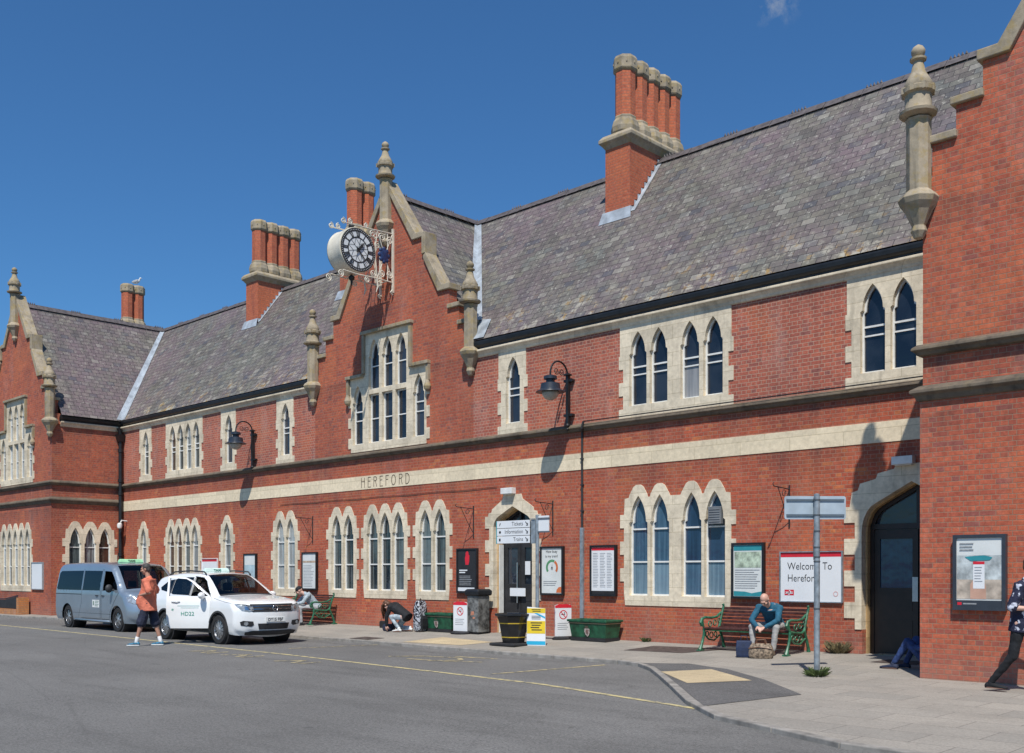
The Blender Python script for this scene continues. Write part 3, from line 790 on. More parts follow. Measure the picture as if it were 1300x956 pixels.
# ---------------------------------------------------------------- pipes, cables and boxes fixed to the wall
pp = MB(); X = XL+.16; Yp = -.14
pp.tube([(X, Yp, -.1), (X, Yp, 6.8)], .075, 12)
for zz in (.9, 2.2, 3.35, 4.55, 5.05, 6.2): pp.lathe((X, Yp, zz), [(.075, -.07), (.10, -.06), (.10, .06), (.075, .07)], 12)
pp.tube([(X, Yp, 6.75), (X, Yp-.02, 6.95), (X+.02, Yp-.1, 7.08)], .075, 10)
pp.ring_loft([[(X-.10,Yp-.1,6.55),(X+.10,Yp-.1,6.55),(X+.10,Yp+.1,6.55),(X-.10,Yp+.1,6.55)], [(X-.17,Yp-.15,6.82),(X+.17,Yp-.15,6.82),(X+.17,Yp+.12,6.82),(X-.17,Yp+.12,6.82)]])
pp.build('downpipe', BLACK, station, smooth='auto')
pp = MB(); pp.tube([(-15.13, -.03, 2.5), (-15.13, -.03, 4.72), (-15.05, -.14, 4.80), (-15.0, -.14, 4.95)], .028, 8)
for zz in (2.9, 3.5, 4.1): pp.box(-15.17, -15.09, -.06, 0, zz, zz+.03)
pp.build('conduit', PLAST, station, smooth='auto')
pp = MB(); pp.box(-15.175, -15.085, -.07, 0, .45, 2.53); pp.build('cable_guard', GALV, station, bevel=.01)
cb = MB()
cb.tube([(-27.5 + i*9.6/60, -.016, 3.62+.010*math.sin(i*.45)) for i in range(61)], .006, 5)
cb.tube([(-15.0, -.14, 4.95), (-14.0, -.13, 4.95), (-11, -.13, 4.945), (XR, -.13, 4.95)], .013, 6)
cb.build('cable', BLACK, station)
for xc, zc in ((-17.45, 3.50), (-7.62, 3.50)):
    b = MB(); b.box(xc-.19, xc+.19, -.16, 0, zc-.07, zc+.075); b.box(xc-.15, xc+.15, -.12, -.02, zc-.085, zc-.07); tag(b.build('door_light', WHITEP, station, bevel=.012))

ac = MB(); ac.box(-11.72, -11.42, -.06, .12, 2.50, 2.86)
for k in range(6): ac.box(-11.70, -11.44, -.07, -.055, 2.54+.05*k, 2.56+.05*k)
ac.build('extractor_unit', simple('unit_grey', (.16,.17,.18), .6), station, bevel=.008)
# ------------------------------------------------------------------ ground, pavement, road
def asphalt(name, base, var, worn=None):
    m, nt, b = newmat(name); L = nt.links.new; co = objco(nt)
    n1 = noise(nt, co, .35, 6, .6); n2 = noise(nt, co, 60, 4, .8); n3 = noise(nt, scaled(nt, co, (.25, 1.6, 1)), 1.1, 5)
    c = ramp(nt, n2, [(.3, tuple(x*.55 for x in base)), (.55, base), (.78, tuple(x*1.7 for x in base))])
    c = mixc(nt, ramp(nt, n1, [(.35, 0), (.7, .5)]), c, tuple(x*1.45 for x in base))
    c = mixc(nt, ramp(nt, n3, [(.50, 0), (.72, .5)]), c, tuple(x*.62 for x in base))
    c = mixc(nt, ramp(nt, noise(nt, scaled(nt, co, (.12, .9, 1)), 2.3, 6, .6), [(.55, 0), (.75, .35)]), c, tuple(x*1.35 for x in base))
    c = mixc(nt, ramp(nt, noise(nt, co, .75, 7, .7), [(.58, 0), (.70, .35)]), c, tuple(x*.6 for x in base))
    c = mixc(nt, .6, c, ramp(nt, noise(nt, co, 34, 6, .95), [(.38, .08), (.62, .95)]), 'OVERLAY')
    c = mixc(nt, ramp(nt, noise(nt, co, .13, 3, .5), [(.5, 0), (.54, .22)]), c, tuple(x*.75 for x in base))
    # dark oil drips and thin cracks
    c = mixc(nt, ramp(nt, noise(nt, co, 1.9, 5, .7), [(.66, 0), (.72, .55)]), c, tuple(x*.35 for x in base))
    v = N(nt, 'ShaderNodeTexVoronoi', feature='DISTANCE_TO_EDGE'); v.inputs['Scale'].default_value = .16
    wv = N(nt, 'ShaderNodeVectorMath', operation='MULTIPLY_ADD'); L(N(nt, 'ShaderNodeTexNoise').outputs['Color'], wv.inputs[0]); wv.inputs[1].default_value = (1.1, 1.1, 0); L(co, wv.inputs[2]); L(wv.outputs[0], v.inputs['Vector'])
    c = mixc(nt, ramp(nt, v.outputs[0], [(0, .18), (.0015, 0)]), c, tuple(x*.3 for x in base))
    L(c, b.inputs['Base Color']); b.inputs['Roughness'].default_value = .92; b.inputs['Specular IOR Level'].default_value = .3
    bump(nt, b, n2, .5, .01)
    return m
ROAD = asphalt('asphalt', (.14,.136,.13), .3); TARM = asphalt('pavement_tarmac', (.105,.102,.10), .3)
def paving(name, ca, cb, w, h, mo):
    m, nt, b = newmat(name); L = nt.links.new; co = objco(nt)
    k = N(nt, 'ShaderNodeTexBrick'); L(co, k.inputs['Vector']); k.inputs['Scale'].default_value = 1; k.inputs['Brick Width'].default_value = w; k.inputs['Row Height'].default_value = h
    k.inputs['Mortar Size'].default_value = .005; k.inputs['Color1'].default_value = (*ca, 1); k.inputs['Color2'].default_value = (*cb, 1); k.inputs['Mortar'].default_value = (*mo, 1)
    n1 = noise(nt, co, 1.1, 6, .65); n2 = noise(nt, co, 40, 4, .7); n3 = noise(nt, co, 6, 6, .7)
    c = mixc(nt, ramp(nt, n1, [(.42, 0), (.7, .45)]), k.outputs['Color'], tuple(x*.6 for x in ca))
    c = mixc(nt, ramp(nt, n3, [(.6, 0), (.7, .35)]), c, tuple(x*.5 for x in ca))
    c = mixc(nt, .4, c, ramp(nt, n2, [(.3, .25), (.7, .8)]), 'OVERLAY')
    L(c, b.inputs['Base Color']); b.inputs['Roughness'].default_value = .9
    h_ = N(nt, 'ShaderNodeMath', operation='MULTIPLY_ADD'); L(k.outputs['Fac'], h_.inputs[0]); h_.inputs[1].default_value = -1; L(n2, h_.inputs[2]); bump(nt, b, h_.outputs[0], .4, .006)
    return m
PAVE = paving('paving_slabs', (.31,.28,.24), (.255,.235,.205), .9, .6, (.12,.10,.09))
TACT = paving('tactile_paving', (.50,.40,.245), (.44,.35,.22), .4, .4, (.26,.2,.13))
KERB = simple('kerb_stone', (.27,.25,.225), .9, 0, .25, 5, .2)
MANH = simple('iron_cover', (.075,.055,.048), .8, 0, .4, 9, .3)
def worn_paint(name, col, wear):
    m, nt, b = newmat(name); co = objco(nt)
    f = ramp(nt, noise(nt, co, 7, 8, .75), [(wear-.05, 0), (wear+.08, 1)])
    c = mixc(nt, f, (.11,.11,.11), col); nt.links.new(c, b.inputs['Base Color']); b.inputs['Roughness'].default_value = .85
    return m
YEL = worn_paint('worn_yellow_paint', (.50,.42,.21), .43); YEL2 = worn_paint('very_worn_yellow_paint', (.46,.38,.20), .47)

RZ = -.17
def pz(x, y):                       # pavement height: falls gently to the kerb
    return .0 - .033*min(3.2, max(0, -y)) - .002*max(0, -y-3.2)
g = MB(); g.quad((-600, -600, RZ-.02), (600, -600, RZ-.02), (600, 600, RZ-.02), (-600, 600, RZ-.02))
tag(g.build('ground', simple('far_ground', (.12,.12,.10), .95, 0, .3, .3)), kind='structure')
g = MB(); g.quad((-90, -60, RZ), (60, -60, RZ), (60, .3, RZ), (-90, .3, RZ))
tag(g.build('road', ROAD), kind='structure')
# kerb line, station side (world x, y)
kl = [(-60, -3.55), (-38.9, -3.5), (-38.0, -3.2), (-22, -3.08), (-18.9, -3.09), (-14.9, -3.22), (-12.3, -3.26), (-11.6, -3.24), (-11.0, -3.42), (-10.35, -3.95), (-9.6, -4.75), (-8.6, -5.85), (-7.4, -7.2), (-6.4, -8.1), (-4.5, -8.9), (0, -9.3), (12, -9.4)]
def lerp(a, b, t): return a+(b-a)*t
def kerb_y(x):
    for (a, b) in zip(kl, kl[1:]):
        if a[0] <= x <= b[0]: return lerp(a[1], b[1], (x-a[0])/(b[0]-a[0]))
    return kl[-1][1]
xs = sorted(set([x for x, y in kl] + [-50+.5*i for i in range(124)]))
xs = [x for x in xs if -60 <= x <= 12]
pv = MB(); rows = 14
vs = []; fs = []
for x in xs:
    ky = kerb_y(x)+.13
    for j in range(rows+1):
        y = lerp(.25, ky, j/rows); vs.append((x, y, pz(x, y)+.0015*math.sin(x*3)*math.sin(y*2.3)))
for i in range(len(xs)-1):
    for j in range(rows): a = i*(rows+1)+j; fs.append((a, a+1, a+rows+2, a+rows+1))
pv.add(vs, fs); tag(pv.build('pavement', PAVE, smooth=True), kind='structure')
kb = MB()
def pt_on(s0):
    return s0
L_ = [Vector(p) for p in kl]; segs = []
for a, b in zip(L_, L_[1:]):
    if b.x < -46 or a.x > 4: continue
    n = max(1, round((b-a).length/.9)); 
    for i in range(n): segs.append((a+(b-a)*i/n, a+(b-a)*(i+1)/n))
for a, b in segs:
    d = (b-a).normalized(); nn = Vector((-d.y, d.x)); g_ = .004
    a2, b2 = a+d*g_, b-d*g_
    za = pz(a.x, a.y)+.004; zb_ = pz(b.x, b.y)+.004
    drop = .055 if -10.6 < a.x < -8.0 else 0
    kb.add([(a2.x, a2.y, RZ-.05), (b2.x, b2.y, RZ-.05), (b2.x+nn.x*.13, b2.y+nn.y*.13, RZ-.05), (a2.x+nn.x*.13, a2.y+nn.y*.13, RZ-.05),
            (a2.x, a2.y, za), (b2.x, b2.y, zb_), (b2.x+nn.x*.13, b2.y+nn.y*.13, zb_), (a2.x+nn.x*.13, a2.y+nn.y*.13, za)],
           [(3,2,1,0),(4,5,6,7),(0,1,5,4),(1,2,6,5),(2,3,7,6),(3,0,4,7)])
tag(kb.build('kerb', KERB, bevel=.012), kind='structure')
def sheet(name, poly, mat, dz=.006, step=.25):
    m = MB(); v, f = cdt(poly, [], step); m.add([(x, y, pz(x, y)+dz) for x, y in v], f)
    return tag(m.build(name, mat, recalc=False), kind='structure')
# dark tarmac apron of the crossing, tactile slabs, covers
sheet('tarmac_strip', [(-10.9, -3.40), (-10.2, -3.0), (-9.2, -3.35), (-7.9, -4.4), (-6.6, -5.7), (-6.9, -7.55), (-8.5, -5.8), (-9.55, -4.65), (-10.3, -3.86)], TARM)
sheet('tactile_paving', [(-9.72, -4.50), (-9.35, -3.60), (-7.95, -4.68), (-8.45, -5.62)], TACT, .011)
sheet('tactile_paving', [(-18.1, -2.9), (-18.2, -1.55), (-16.2, -1.85), (-16.3, -2.75)], TACT)
sheet('pavement_patch', [(-12.6, -1.75), (-12.6, -.75), (-10.9, -.45), (-11.3, -1.6)], MANH)
sheet('pavement_patch', [(-7.75, -1.15), (-7.65, -.62), (-6.9, -.62), (-6.95, -1.15)], MANH)
sheet('pavement_patch', [(-20.05, -2.95), (-20.05, -2.45), (-19.3, -2.45), (-19.3, -2.95)], MANH)
rm = MB()
def stripe(pts, w, closed=False, z=RZ+.005):
    for (a, b) in zip(pts, pts[1:]):
        a, b = Vector(a), Vector(b); d = (b-a).normalized(); n = Vector((-d.y, d.x))*w/2
        rm.add([(a.x-n.x, a.y-n.y, z), (b.x-n.x, b.y-n.y, z), (b.x+n.x, b.y+n.y, z), (a.x+n.x, a.y+n.y, z)], [(0, 1, 2, 3)])
stripe([(-45, -5.83), (-34.4, -5.95), (-25.2, -6.10), (-17.9, -6.25), (-13.2, -6.55), (-10.3, -6.75), (-6, -7.7)], .10)
o = rm.build('road_marking', YEL, recalc=False); tag(o, kind='structure')
rm = MB(); stripe([(-19.1, -5.3), (-18.75, -3.6), (-18.6, -3.14)], .08); stripe([(-11.9, -6.2), (-11.75, -5.0), (-11.6, -3.6)], .09)
# worn bay lettering strokes: flat loops and bars
for x0, y0 in ((-16.6, -6.8), (-18.6, -6.75), (-20.0, -6.72)):
    stripe([(x0, y0-.5), (x0+.3, y0), (x0+.6, y0-.5)], .1); stripe([(x0+.8, y0), (x0+.8, y0-.5)], .1)
stripe([(-15.9, -5.1), (-15.4, -4.55), (-14.6, -4.4), (-14.2, -4.7), (-14.5, -5.1), (-15.2, -5.2)], .1)
stripe([(-14.6, -5.2), (-13.6, -4.75)], .1); stripe([(-14.9, -4.2), (-13.9, -4.05)], .1)
tag(rm.build('road_marking', YEL2, recalc=False), kind='structure')
# ------------------------------------------------------------------ clock on the gable
CX_, CY_, CZ_, CR = -22.2, -1.24, 10.13, .585
clock = tag(empty('station_clock', (0, 0, 0)), 'large white double-sided drum clock on a scrolled iron bracket below the central gable finial', 'clock')
IVORY = simple('ivory_paint', (.66,.61,.50), .45, 0, .12, 5)
DIALW = simple('opal_glass', (.70,.72,.72), .25, 0, .04, 4)
NAVY = simple('navy_paint', (.02,.045,.13), .4, 0, .25, 12)
X0c, X1c = -22.5, -21.93
m = MB(); m.lathe((X0c, CY_, CZ_), [(CR-.06, -.01), (CR, 0), (CR+.01, .03), (CR, .06), (CR, X1c-X0c-.06), (CR+.012, X1c-X0c-.03), (CR+.005, X1c-X0c), (CR-.03, X1c-X0c+.012)], 48, axis='x')
m.build('case', IVORY, clock, smooth='auto')
for side, Xf in ((1, X1c+.012), (-1, X0c-.012)):
    def TD(r, a, o=0): # dial coordinates: angle clockwise from 12 as seen from the face
        return (Xf+side*o, CY_ + side*r*math.sin(a), CZ_ + r*math.cos(a))
    d = MB(); d.add([TD(0, 0, .004)] + [TD(CR-.03, 2*PI*i/48, .004) for i in range(48)], [(0, i+1, (i+1) % 48+1) for i in range(48)])
    dial = d.build('dial', DIALW, clock)
    k = MB()
    def ringm(r0, r1, o):
        k.add([TD(r0, 2*PI*i/60, o) for i in range(60)] + [TD(r1, 2*PI*i/60, o) for i in range(60)], [(i, (i+1) % 60, 60+(i+1) % 60, 60+i) for i in range(60)])
    ringm(.50, CR-.01, .010); ringm(.485, .50, .011); ringm(.315, .345, .010); ringm(.0, .05, .012)
    ROM = ['XII', 'I', 'II', 'III', 'IIII', 'V', 'VI', 'VII', 'VIII', 'IX', 'X', 'XI']
    def bar(r0, a0, r1, a1, w, o=.010):
        p, q = Vector(TD(r0, a0, o)), Vector(TD(r1, a1, o)); dd = (q-p).normalized(); nn = Vector((1, 0, 0)).cross(dd)*w/2
        k.add([tuple(p-nn), tuple(q-nn), tuple(q+nn), tuple(p+nn)], [(0, 1, 2, 3)])
    for h in range(12):
        a = h*PI/6; s = ROM[h]; wid = {'I': .036, 'V': .06, 'X': .06}; tot = sum(wid[c] for c in s); t = -tot/2
        for c in s:
            w = wid[c]; ra = .43
            A0 = a+(t+.008)/ra; A1 = a+(t+w-.008)/ra; Am = a+(t+w/2)/ra
            if c == 'I': bar(.345, Am, .49, Am, .026)
            elif c == 'V': bar(.49, A0, .345, Am, .024); bar(.49, A1, .345, Am, .014)
            else: bar(.49, A0, .345, A1, .024); bar(.49, A1, .345, A0, .014)
            t += w
    for i in range(6):                                   # skeleton star of glazing bars
        a = i*PI/3+.26; bar(.03, a, .33, a, .012); bar(.16, a, .33, a+.52, .010); bar(.16, a, .33, a-.52, .010)
    for i in range(60): 
        pass
    k.build('numerals', BLACKM, dial)
    mt = MB()
    for i in range(60):
        a = 2*PI*i/60
        p, q = Vector(TD(.522, a, .0125)), Vector(TD(.545, a, .0125)); nn = Vector(TD(1, a+PI/2, 0))-Vector(TD(0, 0, 0)); nn *= .007
        mt.add([tuple(p-nn), tuple(q-nn), tuple(q+nn), tuple(p+nn)], [(0, 1, 2, 3)])
    mt.build('minute_marks', DIALW, dial)
    for nm, a, r, w in (('hour_hand', 2*PI*(1+23/60)/12, .27, .045), ('minute_hand', 2*PI*23/60, .46, .028)):
        hm = MB()
        p, q = Vector(TD(-.10, a, .03)), Vector(TD(r, a, .03)); mid = Vector(TD(r*.62, a, .03)); nn = (Vector(TD(1, a+PI/2, 0))-Vector(TD(0, 0, 0)))
        pts = [p-nn*w*.35, mid-nn*w*(.9 if nm == 'hour_hand' else .5), q, mid+nn*w*(.9 if nm == 'hour_hand' else .5), p+nn*w*.35]
        off = Vector((side*.012, 0, 0)); hm.add([tuple(v) for v in pts]+[tuple(v+off) for v in pts], [(0,1,2,3,4), (9,8,7,6,5)]+[(i, (i+1) % 5, 5+(i+1) % 5, 5+i) for i in range(5)])
        hm.build(nm, BLACKM, clock)
# bracket: two scrolled side frames from the wall plate out over the drum
def scroll(mb, X, y, z, r, sgn=1, turns=1.6, a0=0, t=.012):
    pts = []
    for i in range(24):
        a = a0+sgn*turns*2*PI*i/23; rr = r*(1-.8*i/23); pts.append((X, y+rr*math.cos(a), z+rr*math.sin(a)))
    mb.tube(pts, t, 6)
for X in (-21.93, -22.47):
    b = MB()
    b.box(X-.025, X+.025, -.06, -.003, 9.22, 10.98)
    b.tube([(X, -.05, 10.84), (X, -.7, 10.80), (X, -1.24, 10.78), (X, -1.75, 10.76)], .018, 8)
    b.tube([(X, -.05, 9.50), (X, -.7, 9.50), (X, -1.24, 9.48), (X, -1.72, 9.50)], .018, 8)
    b.tube([(X, -.22, 9.5), (X, -.22, 10.84)], .013, 6)
    b.tube([(X, -.05, 10.84), (X, -.58, 9.52)], .013, 6); b.tube([(X, -.05, 9.52), (X, -.58, 10.82)], .013, 6)
    b.tube([(X, -.58, 9.52), (X, -.62, 9.9), (X, -.66, 10.2), (X, -.62, 10.5), (X, -.58, 10.82)], .013, 6)
    for (y, zz, r, s, a0) in ((-.15, 10.62, .12, 1, 0), (-.42, 10.66, .12, -1, PI), (-.15, 9.70, .11, -1, 0), (-.42, 9.68, .11, 1, PI), (-.74, 10.68, .11, 1, 0),
                              (-.72, 9.62, .10, -1, 0), (-1.72, 10.80, .085, -1, PI/2), (-1.48, 10.84, .075, 1, PI/2), (-1.80, 9.40, .10, 1, -PI/2), (-.98, 10.86, .06, -1, PI/2), (-.92, 9.40, .09, 1, PI/2)):
        scroll(b, X, y, zz, r, s, a0=a0, t=.016)
    b.tube([(X, -.05, 9.3), (X, -.12, 9.22), (X, -.04, 9.16)], .02, 6)
    b.tube([(X, -.6, 9.5), (X, -.55, 9.3), (X, -.62, 9.12)], [.02, .03, .006], 6)
    b.build('bracket', IVORY, clock, smooth='auto')
b = MB()
for y in (-.25, -1.22): 
    b.tube([(-22.47, y, 10.79), (-21.93, y, 10.79)], .014, 6); b.tube([(-22.47, y, 9.49), (-21.93, y, 9.49)], .014, 6)
b.build('bracket_tie', IVORY, clock)
b = MB()
for X in (-21.91,):
    b.ell((X, -.36, 10.18), .035, .16, .20); 
    for i in range(8): a = i*PI/4; b.ell((X, -.36+.15*math.cos(a), 10.18+.17*math.sin(a)), .03, .065, .065, n=8, m=6)
b.build('coat_of_arms', NAVY, clock, smooth=True)
b = MB()
for (y, z0, s) in ((-1.24, CZ_+CR+.02, 1), (-1.24, CZ_-CR-.02, -1)):
    b.lathe((-22.2, y, z0), [(.02, 0), (.05, .03*s), (.09, .07*s), (.08, .12*s), (.03, .17*s), (.035, .20*s), (.008, .30*s)], 10)
b.build('drum_finial', BLACK, clock, smooth=True)

# ------------------------------------------------------------------ swan-neck lamps
SMOKE = simple('lamp_glass', (.36,.35,.31), .15, 0, .1, 4)
def lamp(X, label):
    L = tag(empty('wall_lamp', (X, 0, 5.5)), label, 'wall lamp', 'swan neck lamps on the front wall')
    m = MB(); m.box(-.038, .038, -.14, -.06, -.55, .62); m.box(-.13, .13, -.11, 0, .42, .48); m.box(-.13, .13, -.11, 0, -.38, -.32)
    m.box(-.07, .07, -.18, -.04, .56, .60); m.lathe((0, -.11, -.55), [(.05, 0), (.07, -.05), (.03, -.1), (.045, -.13), (.01, -.18)], 8)
    m.build('wall_bracket', BLACK, L, bevel=.006)
    a = MB(); pts = [(0, -.11, .35)] + [(0, -.41+.30*math.cos(t), .55+.30*math.sin(t)) for t in [PI*i/12 for i in range(13)]] + [(0, -.71, .48)]
    a.tube(pts, .022, 8)
    def sc(y, z, r, s, a0):
        q = [(0, y+r*(1-.75*i/17)*math.cos(a0+s*3*PI*i/17), z+r*(1-.75*i/17)*math.sin(a0+s*3*PI*i/17)) for i in range(18)]; a.tube(q, .010, 5)
    sc(-.32, .62, .085, 1, PI); sc(-.50, .62, .085, -1, 0); a.tube([(0, -.11, -.35), (0, -.16, 0), (0, -.14, .4)], .012, 6)
    a.build('swan_neck', BLACK, L, smooth='auto')
    s = MB(); s.lathe((0, -.71, 0), [(.05, .50), (.15, .47), (.155, .40), (.10, .385), (.10, .33), (.16, .315), (.215, .30), (.235, .17), (.33, .12), (.335, .105), (.22, .11), (.02, .12)], 24)
    s.build('shade', simple('lamp_shade_paint', (.022,.03,.045), .4, 0, .2, 5), L, smooth='auto')
    g = MB(); g.lathe((0, -.71, 0), [(.20, .115), (.19, .05), (.14, -.03), (.06, -.075), (.01, -.08)], 20); g.build('glass_bowl', SMOKE, L, smooth=True)
    return L
lamp(-15.5, 'black swan neck lamp on the wall between the door pipe and a single lancet window')
lamp(-28.94, 'black swan neck lamp farther off, its shade in front of a lancet window')

# ------------------------------------------------------------------ hanging basket brackets
def hook(X, label):
    m = MB(); m.box(X-.012, X+.012, -.02, 0, 2.38, 3.2); m.tube([(X, -.01, 3.12), (X, -.6, 3.15)], .011, 6); m.tube([(X, -.01, 2.5), (X, -.2, 2.75), (X, -.45, 3.14)], .008, 5)
    q = [(X, -.22+.08*(1-.6*i/14)*math.cos(i*.5), 3.03+.08*(1-.6*i/14)*math.sin(i*.5)) for i in range(15)]; m.tube(q, .007, 5); m.tube([(X, -.6, 3.15), (X, -.64, 3.19), (X, -.60, 3.22)], .009, 5)
    o = m.build('basket_bracket', BLACKM); tag(o, label, 'bracket', 'iron hanging basket brackets on the wall')
hook(-25.75, 'black iron hanging basket bracket above the framed pale timetable by the far bench')
hook(-18.75, 'black iron hanging basket bracket above the black poster with the red hand')
hook(-16.05, 'black iron hanging basket bracket above the poster with the round gauge')
hook(-9.9, 'black iron hanging basket bracket above the white welcome board')

# security camera by the downpipe
m = MB(); m.tube([(-38.0, 0, 3.48), (-38.0, -.22, 3.5), (-37.98, -.26, 3.42)], .025, 8); m.lathe((-37.98, -.3, 3.3), [(.02, -.12), (.08, -.09), (.10, 0), (.09, .07), (.03, .11)], 14)
tag(m.build('security_camera', WHITEP, smooth='auto'), 'small white dome security camera beside the black corner downpipe', 'camera')
# gulls
def gull(x, y, z, rz, label):
    t = empty('seagull', (x, y, z), rz); tag(t, label, 'bird')
    b = MB(); b.ell((0, 0, .14), .07, .17, .08, Matrix.Rotation(.35, 3, 'X')); b.capsule((0, .12, .2), (0, .16, .27), .04, .035); b.ell((0, .17, .29), .036, .045, .036); b.tube([(0, .2, .29), (0, .25, .28)], [.012, .003], 5)
    for s in (-1, 1): b.tube([(s*.03, .02, .10), (s*.03, .02, 0)], .006, 5)
    b.build('body', simple('gull_white', (.75,.75,.74), .7), t, smooth=True)
    w = MB()
    for s in (-1, 1): w.ell((s*.06, -.05, .15), .018, .17, .06, Matrix.Rotation(.3, 3, 'X'))
    w.build('wing', simple('gull_grey', (.35,.36,.38), .7), t, smooth=True)
gull(-44.3, 3.45, 14.52, -.9, 'white gull standing on the farthest chimney pots')

# ------------------------------------------------------------------ wall boards and posters
def board(name, label, cat, x0, x1, z0, z1, frame, face, fw=.045, d=.08, T3=TM0, group=None):
    t = tag(empty(name), label, cat, group)
    m = MB(); o = [(x0, z0), (x1, z0), (x1, z1), (x0, z1)]; i = [(x0+fw, z0+fw), (x1-fw, z0+fw), (x1-fw, z1-fw), (x0+fw, z1-fw)]
    m.plate(o, [i], -d, -.0, T3=T3); m.build('frame', frame, t, bevel=.006)
    f = MB(); f.quad(*[T3(a, -d+.02, b) for a, b in i]); f.build('panel', face, t)
    return t
def bits(t, items, T3=TM0, d=-.060, name='print'):
    """flat printed areas: (material, [polygons])"""
    for k, (mat, polys) in enumerate(items):
        m = MB()
        for q in polys: m.add([T3(a, d-.0012*(k+1), b) for a, b in q], [tuple(range(len(q)))])
        m.build(name, mat, t, recalc=False)
def R_(x0, x1, z0, z1): return [(x0, z0), (x1, z0), (x1, z1), (x0, z1)]
def lines(x0, x1, z1, n, dz, h, jit=.3):
    random.seed(int(abs(x0*1000))+n)
    return [R_(x0, x0+(x1-x0)*(1-jit*random.random()), z1-i*dz-h, z1-i*dz) for i in range(n)]
def circ(cx, cz, r, n=24, r0=None, a0=0, a1=2*PI):
    if r0 is None: return [[(cx+r*math.cos(2*PI*i/n), cz+r*math.sin(2*PI*i/n)) for i in range(n)]]
    return [[(cx+r*math.cos(a0+(a1-a0)*i/n), cz+r*math.sin(a0+(a1-a0)*i/n)), (cx+r*math.cos(a0+(a1-a0)*(i+1)/n), cz+r*math.sin(a0+(a1-a0)*(i+1)/n)),
             (cx+r0*math.cos(a0+(a1-a0)*(i+1)/n), cz+r0*math.sin(a0+(a1-a0)*(i+1)/n)), (cx+r0*math.cos(a0+(a1-a0)*i/n), cz+r0*math.sin(a0+(a1-a0)*i/n))] for i in range(n)]
PALE = simple('paper', (.66,.68,.66), .5, 0, .05, 3); GREYP = simple('grey_print', (.30,.31,.32), .6, 0, .2, 20); INK = simple('ink', (.02,.02,.022), .6)
TEAL = simple('teal_print', (.03,.26,.30), .5, 0, .1); SAND = simple('sand_print', (.50,.38,.28), .6, 0, .2, 6); GRN = simple('green_print', (.10,.30,.14), .5); ORA = simple('orange_print', (.62,.16,.05), .5)
LTB = simple('light_blue_print', (.42,.55,.60), .5, 0, .15, 5); MAPG = simple('map_print', (.46,.55,.42), .55, 0, .35, 9)
def tT(x, z, T3=TM0, d=-.0645): return lambda u, v: T3(x+u, d, z+v)
# black poster with red hand
t = board('poster_case', 'black framed black poster with a large red hand printed on it', 'poster', -19.32, -18.57, .98, 2.12, BLACK, INK, .04)
hand = [(-18.99,1.70),(-18.88,1.70),(-18.85,1.80),(-18.845,1.94),(-18.87,1.95),(-18.885,2.02),(-18.91,2.045),(-18.94,2.05),(-18.965,2.03),(-18.985,2.0),(-18.99,1.92),(-19.01,1.88),(-19.005,1.80)]
bits(t, [(RED, [hand]), (WHITE, [R_(-19.27, -18.66, 1.03, 1.12), R_(-19.22,-18.92,1.545,1.575), R_(-19.22,-19.0,1.49,1.52)]), (GREYP, lines(-19.22, -18.7, 1.42, 6, .045, .016))])
# how busy poster
t = board('poster_case', 'framed cream poster with a round green and orange gauge beside the door', 'poster', -16.40, -15.68, .97, 2.12, BLACK, PALE, .045)
bits(t, [(GRN, circ(-16.03, 1.62, .19, 12, .13, PI*.35, PI*1.2)), (ORA, circ(-16.03, 1.62, .19, 10, .13, -PI*.2, PI*.33)+[[(-15.90,1.03),(-15.73,1.03),(-15.73,1.17),(-15.82,1.16),(-15.88,1.10)]]), (GREYP, circ(-16.03, 1.60, .035)+lines(-16.3,-15.82,1.30,3,.045,.014)+[[(-16.05,1.6),(-16.01,1.6),(-16.02,1.73)]])])
text('How busy', .088, tT(-16.04, 1.97), t, INK, align='CENTER'); text('is my train?', .088, tT(-16.04, 1.86), t, INK, align='CENTER')
t = board('poster_case', 'framed white timetable with a red heading between the grey cable guard and four blue windows', 'poster', -14.87, -14.12, .97, 2.12, BLACK, WHITE, .045)
bits(t, [(RED, [R_(-14.82, -14.17, 2.0, 2.07)]), (BLACKM, [R_(-14.825,-14.165,1.015,1.09)]), (GREYP, [r for i in range(3) for r in lines(-14.78+i*.2, -14.62+i*.2, 1.94, 22, .036, .008)])])
t = board('poster_case', 'framed local area map with teal bands beside the four blue windows', 'poster', -11.16, -10.42, .98, 2.10, BLACK, PALE, .045)
bits(t, [(TEAL, [R_(-11.11, -10.47, 1.94, 2.05), [(-11.11,1.03),(-10.47,1.03),(-10.47,1.13),(-10.7,1.09),(-10.85,1.12),(-11.11,1.13)]]), (MAPG, [R_(-11.09,-10.49,1.60,1.92)]), (GREYP, lines(-11.08, -10.5, 1.56, 9, .045, .014))])
